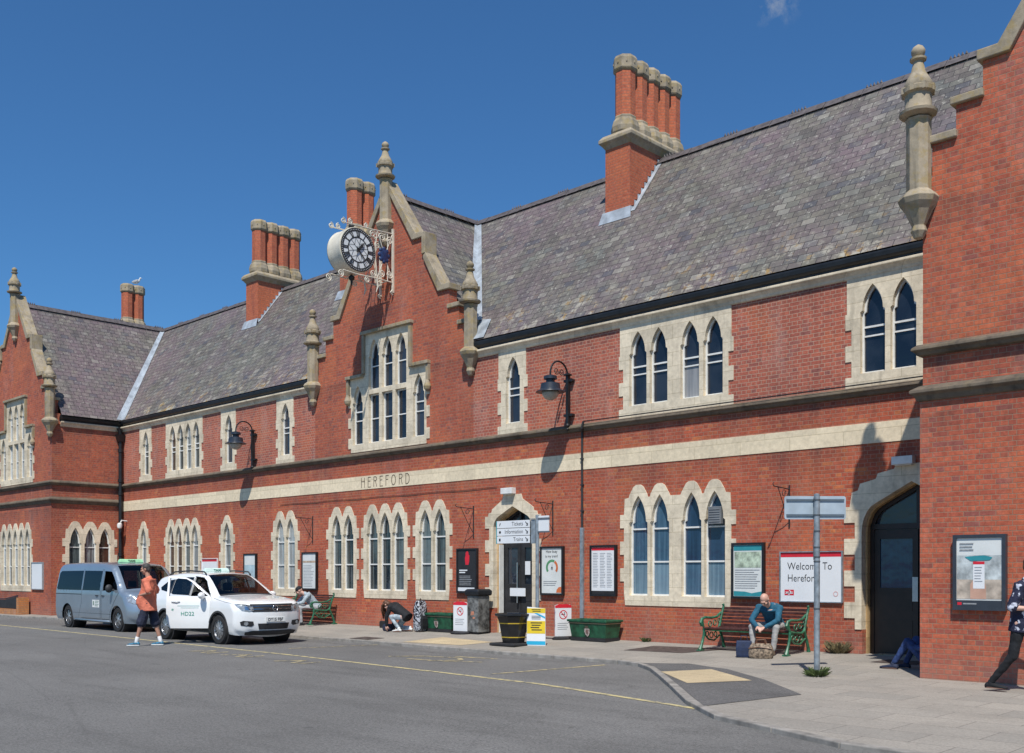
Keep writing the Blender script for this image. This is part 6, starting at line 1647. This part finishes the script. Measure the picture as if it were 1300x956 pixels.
def hair_short(mat, back=1.0, top=1.0):
    def f(t, c, R):
        m = MB(); q = lambda x, y, z: c+R @ Vector((x, y, z))
        m.ell(q(0, -.028, .045), .088, .098, .092*top, R, 18, 12); m.ell(q(0, -.055, -.005), .080, .062, .085*back, R, 16, 10)
        o = m.build('hair', mat, t); remesh(o, .012, 2); o.name = 'hair'
        tx_ = bpy.data.textures.new('hair', 'CLOUDS'); tx_.noise_scale = .02; d = o.modifiers.new('strands', 'DISPLACE'); d.texture = tx_; d.strength = .014
    return f
def garment(name, mat, t, build, vox=.013, sm=3, wr=.020, ws=.09):
    m = MB(); build(m); o = m.build(name, mat, t); remesh(o, vox, sm)
    if wr:
        tx_ = bpy.data.textures.new('folds', 'CLOUDS'); tx_.noise_scale = ws; d = o.modifiers.new('folds', 'DISPLACE'); d.texture = tx_; d.strength = wr; d.mid_level = .5
    if wr:
        t2 = bpy.data.textures.new('creases', 'STUCCI'); t2.noise_scale = .045; t2.turbulence = 12; d2 = o.modifiers.new('creases', 'DISPLACE'); d2.texture = t2; d2.strength = .006
    return o
def mid(a, b, k): return Vector(a)+(Vector(b)-Vector(a))*k
def top_g(name, mat, sleeve=1.0, sc=1, belly=0, hem=-.06, flare=.0):
    def f(t, J, lat):
        def bld(m):
            P = Vector(J['P']); C = Vector(J['C']); up = (C-P).normalized()
            torso(m, P+up*hem, C+up*.0, lat, 1.08*sc, belly)
            m.capsule(mid(J['SL'], J['SR'], -.02), mid(J['SL'], J['SR'], 1.02), .072*sc, .072*sc); m.capsule(C-up*.02, C+up*.045, .075, .07)
            for s in 'LR':
                if sleeve <= 1: m.capsule(J['S'+s], mid(J['S'+s], J['E'+s], sleeve), .068*sc, .062*sc+.008*(sleeve < .9))
                else: m.capsule(J['S'+s], J['E'+s], .067*sc, .054*sc); m.capsule(J['E'+s], mid(J['E'+s], J['W'+s], sleeve-1), .054*sc, .042*sc)
        garment(name, mat, t, bld)
    return f
def legs_g(name, mat, frac=1.95, rad=1.0, waist=.135, loose=0):
    def f(t, J, lat):
        def bld(m):
            P = Vector(J['P']); m.capsule(J['HPL'], J['HPR'], .092*rad, .092*rad)
            up = (Vector(J['C'])-P).normalized(); torso(m, P-up*.04, P+up*.12, lat, .98*rad, 0, w=(.165, .165, .16, .155), dp=(.12, .12, .115, .11))
            for s in 'LR':
                if frac <= 1: m.capsule(J['HP'+s], mid(J['HP'+s], J['K'+s], frac), .088*rad, (.088+loose)*rad)
                else: m.capsule(J['HP'+s], J['K'+s], .100*rad, .068*rad+loose*.5); m.capsule(J['K'+s], mid(J['K'+s], J['A'+s], frac-1), .066*rad+loose*.5, .047*rad+loose)
        garment(name, mat, t, bld)
    return f
def shoes_g(mat, solemat=None, k=1.12, sock=None):
    def f(t, J, lat):
        for s in 'LR':
            a = Vector(J['A'+s]); d = Vector(J.get('F'+s, (0, 1, 0)))
            m = MB(); foot(m, a+Vector((0, 0, .004)), d, k); m.capsule(a+Vector((0, 0, -.03)), a+Vector((0, 0, .0)), .046, .044); o = m.build('shoe', mat, t, smooth=True)
            if solemat:
                q = MB(); dn = d.normalized(); sdv = Vector((-dn.y, dn.x, 0))
                L = [(-.08, .03), (-.04, .044), (.06, .048), (.14, .055), (.20, .045), (.235, .02)]; pl = [(x, y) for x, y in L]+[(x, -y) for x, y in reversed(L)]
                vs = [tuple(Vector((a.x, a.y, a.z-.088+dz))+dn*x*.94+sdv*y*.94) for dz in (0, .02) for x, y in pl]; n = len(pl)
                q.add(vs, [tuple(range(n)), tuple(range(2*n-1, n-1, -1))]+[(i, (i+1) % n, n+(i+1) % n, n+i) for i in range(n)]); q.build('sole', solemat, o)
            if sock:
                q = MB(); q.capsule(a+Vector((0, 0, -.01)), mid(a, J['K'+s], .22), .046, .046); q.build('sock', sock, t, smooth=True)
    return f
def wear(*fs):
    def f(t, J, lat):
        for g_ in fs: g_(t, J, lat)
    return f
CORAL = simple('coral_polo', (.62,.17,.10), .8, 0, .12, 10); NAVYS = simple('navy_shorts', (.018,.022,.045), .85, 0, .25, 10); TEALJ = simple('teal_jumper', (.012,.095,.16), .85, 0, .2, 12)
GREYT = simple('grey_trousers', (.34,.33,.32), .85, 0, .12, 10); BLACKT = simple('black_cloth', (.010,.011,.014), .85, 0, .3, 10); DENIM = simple('pale_denim', (.36,.42,.46), .85, 0, .25, 14); LIGHTT = simple('light_trousers', (.38,.39,.40), .85, 0, .15, 9)
BLUEJ = simple('blue_jeans', (.025,.055,.17), .85, 0, .3, 14); DKJ = simple('dark_jeans', (.02,.028,.06), .85, 0, .3, 10); WSHOE = simple('white_shoe', (.70,.71,.70), .5); BSHOE = simple('blue_trainer', (.03,.18,.30), .5, 0, .5, 30); BRSHOE = simple('brown_shoe', (.14,.10,.07), .6)
HGREY = simple('grey_hair', (.055,.05,.047), .7, 0, .5, 40); HBRN = simple('brown_hair', (.10,.04,.018), .6, 0, .4, 40); HSTUB = simple('stubble', (.25,.16,.13), .7)
FLOR, nt_, b_p = newmat('floral_shirt'); c_ = objco(nt_)
vr = N(nt_, 'ShaderNodeTexVoronoi', feature='SMOOTH_F1'); vr.inputs['Scale'].default_value = 11
dv = N(nt_, 'ShaderNodeVectorMath', operation='MULTIPLY_ADD'); nz = N(nt_, 'ShaderNodeTexNoise'); nz.inputs['Scale'].default_value = 22; nt_.links.new(c_, nz.inputs[0]); nt_.links.new(nz.outputs['Color'], dv.inputs[0]); dv.inputs[1].default_value = (.10, .10, .10); nt_.links.new(c_, dv.inputs[2]); nt_.links.new(dv.outputs[0], vr.inputs['Vector'])
nt_.links.new(ramp(nt_, vr.outputs['Distance'], [(.20, (.55,.57,.66)), (.30, (.012,.014,.04))]), b_p.inputs['Base Color']); b_p.inputs['Roughness'].default_value = .85

# man in coral polo, walking past the open door (faces -x)
J = dict(P=(0, -.02, 1.02), C=(0, .0, 1.50), H=(0, .075, 1.745), SL=(-.20, -.01, 1.47), SR=(.20, .02, 1.47), EL=(-.30, -.13, 1.22), WL=(-.17, .12, 1.16), ER=(.29, -.08, 1.22), WR=(.20, .17, 1.15),
         HPL=(-.10, 0, .97), HPR=(.10, -.02, .97), KL=(-.115, .13, .53), AL=(-.12, .24, .10), KR=(.12, -.10, .52), AR=(.13, -.22, .10), FL=(0, 1, 0), FR=(.05, 1, 0), hyaw=8, hpitch=-14, ls=1)
man1 = person('grey haired man in coral polo shirt and navy shorts walking beside the open taxi door', (-22.13, -7.02, RZ), math.radians(132), J, SKIN,
   wear(top_g('polo_shirt', CORAL, .80, 1.20, .16, -.20), legs_g('shorts', NAVYS, .98, 1.04, loose=.022), shoes_g(BSHOE, WSHOE, 1.05, simple('white_sock', (.75,.75,.74), .8))), hair_short(HGREY, 1.0), belly=.10, sc=1.1,
   hands={'L': ((.7, .5, .1), (0, .2, 1), .7), 'R': ((-.7, .5, .1), (0, .2, 1), .7)})
# bald man on the near bench (faces -y)
J = dict(P=(0, -.10, .56), C=(-.01, .24, .90), H=(.0, .43, 1.04), SL=(-.20, .22, .88), SR=(.19, .24, .89), EL=(-.26, .44, .66), WL=(-.08, .60, .54), ER=(.27, .42, .66), WR=(.06, .62, .54),
         HPL=(-.11, .0, .53), HPR=(.11, .0, .53), KL=(-.24, .46, .53), AL=(-.20, .53, .085), KR=(.24, .46, .53), AR=(.16, .56, .085), FL=(-.15, 1, 0), FR=(.15, 1, 0), hpitch=-48)
man2 = person('bald man in teal jumper and grey trousers sitting head bowed on the near bench', (-9.88, -.62, gz(0, -1.2)-.01), PI+.10, J, SKINL,
   wear(top_g('jumper', TEALJ, 1.93, 1.0, .05, -.03), legs_g('trousers', GREYT, 1.92, 1.0), shoes_g(BRSHOE, WSHOE, 1.12)), None,
   hands={'L': ((.75, .5, -.3), (.1, .3, 1), .5), 'R': ((-.75, .5, -.3), (-.1, .3, 1), .5)})
# man in a cap on the far bench, leaning towards the road and left
J = dict(P=(0, -.08, .55), C=(.06, .24, .90), H=(.10, .43, 1.02), SL=(-.13, .22, .90), SR=(.24, .22, .88), EL=(-.16, .40, .68), WL=(-.02, .60, .62), ER=(.30, .42, .66), WR=(.12, .60, .60),
         HPL=(-.11, .0, .53), HPR=(.11, .0, .53), KL=(-.10, .47, .54), AL=(-.12, .42, .085), KR=(.22, .47, .54), AR=(.20, .60, .085), FL=(0, 1, 0), FR=(.1, 1, 0), hpitch=-38, hyaw=-20)
def cap_h(t, c, R):
    m = MB(); q = lambda x, y, z: c+R @ Vector((x, y, z)); m.ell(q(0, -.015, .055), .088, .104, .080, R, 16, 10); m.ell(q(0, .11, .045), .062, .055, .010, R, 12, 6); m.build('cap', BLACKT, t, smooth=True)
man3 = person('man in black cap and pale denim jacket hunched forward on the far bench', (-24.92, -.52, gz(0, -1.2)-.01), PI-.35, J, SKINL,
   wear(top_g('denim_jacket', DENIM, 1.9, 1.02, .02, -.03), legs_g('trousers', LIGHTT, 1.9, 1.0), shoes_g(BLACKT, None, 1.1)), cap_h,
   hands={'L': ((.6, .6, 0), (0, .3, 1), .6), 'R': ((-.6, .6, 0), (0, .3, 1), .6)})
# woman crouching, bending far forward (faces -x)
J = dict(P=(0, -.14, .44), C=(0, .24, .68), H=(0, .44, .70), SL=(-.16, .22, .66), SR=(.16, .24, .67), EL=(-.19, .32, .40), WL=(-.15, .34, .17), ER=(.19, .30, .40), WR=(.14, .36, .17),
         HPL=(-.09, -.10, .40), HPR=(.09, -.10, .40), KL=(-.13, .22, .40), AL=(-.12, -.02, .10), KR=(.12, .20, .12), AR=(.12, -.20, .12), FL=(0, 1, 0), FR=(0, 1, 0), hpitch=-72)
def hair_long(t, c, R):
    m = MB(); q = lambda x, y, z: c+R @ Vector((x, y, z)); m.ell(q(0, -.02, .04), .088, .10, .095, R, 16, 10); m.ell(q(0, -.04, -.02), .085, .07, .09, R, 14, 9)
    random.seed(4)
    for i in range(30):
        a = (i/29-.5)*2.6; p = c+R @ Vector((.08*math.sin(a), .03*math.cos(a*2), .06)); L = .26+.12*random.random()
        m.tube([p, p+Vector((.01*random.uniform(-1, 1), .05, -.06)), p+Vector((.03*random.uniform(-1, 1), .05+.02*random.random(), -.18)), p+Vector((.035*random.uniform(-1, 1), .03+.02*random.random(), -L))], [.026, .024, .018, .004], 6)
    o = m.build('hair', HBRN, t, smooth=True)
lad = person('long haired woman in black top crouching over her bag beside the far green trough', (-20.45, -.98, gz(0, -1)-.01), math.radians(105), J, SKINL,
   wear(top_g('cardigan', BLACKT, 1.95, 1.03, 0, -.10), legs_g('jeans', DENIM, 1.9, .92), shoes_g(WSHOE, None, 1.02)), hair_long, sc=.9,
   hands={'L': ((0, .2, -1), (-1, 0, 0), .5), 'R': ((0, .2, -1), (1, 0, 0), .5)})
t = tag(empty('rucksack', (-19.98, -.72, gz(0, -.7)), math.radians(-80)), 'tall black and white patterned rucksack standing behind the crouching woman', 'rucksack')
PAT, nt_, b_p = newmat('zigzag_cloth'); c_ = objco(nt_); wv = N(nt_, 'ShaderNodeTexWave', wave_type='BANDS', bands_direction='DIAGONAL'); wv.inputs['Scale'].default_value = 5; wv.inputs['Distortion'].default_value = 9; wv.inputs['Detail Scale'].default_value = 2.5; nt_.links.new(c_, wv.inputs[0]); nt_.links.new(ramp(nt_, wv.outputs['Fac'], [(.5, (.012,.013,.02)), (.56, (.42,.44,.48))]), b_p.inputs['Base Color'])
m = MB(); m.ring_loft([[(x_*k, y_*j, z_) for x_, y_ in ((-.16, -.10), (.16, -.10), (.18, 0), (.16, .10), (-.16, .10), (-.18, 0))] for k, j, z_ in ((.9, .9, .02), (1.05, 1.1, .10), (1.05, 1.15, .35), (1.0, 1.0, .55), (.95, .8, .72), (.85, .5, .80))]); o = m.build('pack_body', PAT, t, smooth='auto', bevel=.02)
m = MB(); m.ring_loft([[(x_*k, .11+y_*j, z_) for x_, y_ in ((-.13, -.02), (.13, -.02), (.12, .06), (-.12, .06))] for k, j, z_ in ((.9, .8, .08), (1, 1, .15), (1, 1, .34), (.9, .5, .42))]); m.tube([(-.08, -.10, .75), (-.09, -.16, .55), (-.08, -.11, .2)], .014, 6); m.tube([(.08, -.10, .75), (.09, -.16, .55), (.08, -.11, .2)], .014, 6); m.tube([(-.04, 0, .80), (0, 0, .86), (.04, 0, .80)], .01, 6); m.build('pocket', BLACKT, t, bevel=.01)
t = tag(empty('open_bag', (-20.92, -1.0, gz(0, -1))), 'dark navy bag on the pavement under the crouching woman\'s hands', 'bag')
m = MB(); m.ring_loft([[(x_*k, y_*k, z_) for x_, y_ in ((-.13, -.09), (.13, -.09), (.13, .09), (-.13, .09))] for k, z_ in ((.9, 0), (1.1, .05), (1.15, .12), (.9, .19), (.75, .19), (.8, .10))]); m.build('bag_body', DKJ, t, smooth='auto', bevel=.015)
# person in a floral shirt striding out of the frame (faces +x)
J = dict(P=(0, 0, 1.00), C=(0, .05, 1.46), H=(0, .13, 1.70), SL=(-.19, .04, 1.43), SR=(.19, .05, 1.43), EL=(-.32, -.08, 1.16), WL=(-.29, .18, 1.14), ER=(.27, -.04, 1.15), WR=(.18, .20, 1.14),
         HPL=(-.10, 0, .94), HPR=(.10, 0, .94), KL=(-.10, .20, .52), AL=(-.10, .34, .10), KR=(.11, -.08, .50), AR=(.11, -.36, .13), FL=(0, 1, 0), FR=(0, 1, -.3), hpitch=-12)
per = person('person in dark blue floral shirt and black trousers striding out past the near wing', (-4.58, -3.45, gz(0, -3.4)-.01), math.radians(-90), J, SKINL,
   wear(top_g('floral_shirt', FLOR, .95, 1.16, .03, -.16), legs_g('trousers', BLACKT, 1.95, .95), shoes_g(BLACKT, None, 1.1)), hair_short(HBRN, 1.0),
   hands={'L': ((.2, 1, .1), (0, 0, 1), .6), 'R': ((-.2, 1, .1), (0, 0, 1), .6)})
# someone sitting on the ground in the shade of the wing, only knees and feet showing (faces -x)
J = dict(P=(0, .0, .12), C=(0, -.10, .58), H=(0, -.06, .84), SL=(-.18, -.10, .56), SR=(.18, -.10, .56), EL=(-.26, .06, .36), WL=(-.14, .28, .38), ER=(.26, .06, .36), WR=(.14, .28, .38),
         HPL=(-.10, .04, .12), HPR=(.10, .04, .12), KL=(-.12, .38, .46), AL=(-.12, .62, .09), KR=(.12, .34, .48), AR=(.12, .52, .09), FL=(0, 1, 0), FR=(0, 1, 0), hpitch=-20)
sit = person('person in blue jeans sitting on the ground in the shade against the near wing', (-6.42, -1.72, gz(0, -1.7)-.01), math.radians(90), J, SKINL,
   wear(top_g('hoodie', BLUEJ, 1.9, 1.0, .02, -.02), legs_g('jeans', BLUEJ, 1.92, 1.0), shoes_g(DKJ, None, 1.1)), hair_short(HBRN, 1.0))
# the taxi driver, in the near-side front seat (faces +x)
J = dict(P=(0, 0, .62), C=(0, -.13, 1.06), H=(0, -.07, 1.31), SL=(-.19, -.12, 1.03), SR=(.19, -.10, 1.03), EL=(-.26, .10, .86), WL=(-.13, .34, .98), ER=(.26, .12, .86), WR=(.13, .34, .98),
         HPL=(-.10, .04, .62), HPR=(.10, .04, .62), KL=(-.14, .44, .66), AL=(-.14, .66, .42), KR=(.13, .44, .66), AR=(.13, .66, .42), FL=(0, 1, .2), FR=(0, 1, .2), hyaw=-42, hpitch=-4)
drv = person('smiling taxi driver in a dark shirt sitting at the wheel of the white taxi', (-22.93, -5.17, RZ), math.radians(-90), J, SKINL,
   wear(top_g('shirt', BLACKT, .9, 1.0, .05, -.02), legs_g('trousers', BLACKT, 1.9, 1.0)), hair_short(simple('thin_grey_hair', (.16,.13,.11), .7), .7, .82),
   hands={'L': ((.1, 1, .3), (0, 0, 1), .9), 'R': ((-.1, 1, .3), (0, 0, 1), .9)})
# ------------------------------------------------------------------ camera, sun, sky
cam = bpy.data.cameras.new('camera'); co_ = bpy.data.objects.new('camera', cam); COL.objects.link(co_)
cam.sensor_width = 36; cam.lens = 36*1297/1300.; cam.shift_y = (727-478)/1300.; cam.clip_end = 3000
co_.location = (0, -18.05, 1.5); co_.rotation_euler = (PI/2, 0, math.atan(1250/1297.))
scene.camera = co_
sd = Vector((.74, -1, 1.9)).normalized()
sl = bpy.data.lights.new('sun', 'SUN'); sl.energy = 5.0; sl.angle = math.radians(.53); sl.color = (1, .955, .88)
so = bpy.data.objects.new('sun', sl); COL.objects.link(so); so.rotation_euler = sd.to_track_quat('Z', 'Y').to_euler(); so.location = (20, -30, 40)
w = bpy.data.worlds.new('World'); scene.world = w; w.use_nodes = True; nt = w.node_tree; bg = nt.nodes['Background']
sky = nt.nodes.new('ShaderNodeTexSky'); sky.sky_type = 'NISHITA'; sky.sun_disc = False
sky.sun_elevation = math.asin(sd.z); sky.sun_rotation = math.atan2(sd.x, sd.y)
sky.altitude = 0; sky.air_density = 1.0; sky.dust_density = .7; sky.ozone_density = 3.2
tn = nt.nodes.new('ShaderNodeMix'); tn.data_type = 'RGBA'; tn.blend_type = 'MULTIPLY'; tn.inputs[0].default_value = 1
tn.inputs[7].default_value = (.53, .98, 1.34, 1); nt.links.new(sky.outputs[0], tn.inputs[6]); nt.links.new(tn.outputs[2], bg.inputs[0]); bg.inputs[1].default_value = .087
scene.view_settings.view_transform = 'Standard'; scene.view_settings.look = 'None'
scene.view_settings.exposure = 0; scene.view_settings.gamma = 1

# a wisp of cloud high up
g = nt.nodes.new('ShaderNodeTexCoord'); dt = nt.nodes.new('ShaderNodeVectorMath'); dt.operation = 'DISTANCE'; nt.links.new(g.outputs['Generated'], dt.inputs[0])
th_ = math.atan(1250/1297.); u_, v_ = (985-650)/1297., (727+2)/1297.
d_ = Vector((-math.sin(th_)+u_*math.cos(th_), math.cos(th_)+u_*math.sin(th_), v_)).normalized(); dt.inputs[1].default_value = d_
mr = nt.nodes.new('ShaderNodeMapRange'); nt.links.new(dt.outputs['Value'], mr.inputs[0]); mr.inputs[1].default_value = .026; mr.inputs[2].default_value = 0; mr.inputs[3].default_value = 0; mr.inputs[4].default_value = 1
ns = nt.nodes.new('ShaderNodeTexNoise'); ns.inputs['Scale'].default_value = 45; ns.inputs['Detail'].default_value = 7; ns.inputs['Roughness'].default_value = .65; nt.links.new(g.outputs['Generated'], ns.inputs[0])
ml = nt.nodes.new('ShaderNodeMath'); ml.operation = 'MULTIPLY'; nt.links.new(mr.outputs[0], ml.inputs[0]); rp = nt.nodes.new('ShaderNodeMapRange'); nt.links.new(ns.outputs['Fac'], rp.inputs[0]); rp.inputs[1].default_value = .46; rp.inputs[2].default_value = .75; nt.links.new(rp.outputs[0], ml.inputs[1])
mc = nt.nodes.new('ShaderNodeMix'); mc.data_type = 'RGBA'; nt.links.new(ml.outputs[0], mc.inputs[0]); nt.links.new(tn.outputs[2], mc.inputs[6]); mc.inputs[7].default_value = (4.5, 5, 5.6, 1); nt.links.new(mc.outputs[2], bg.inputs[0])
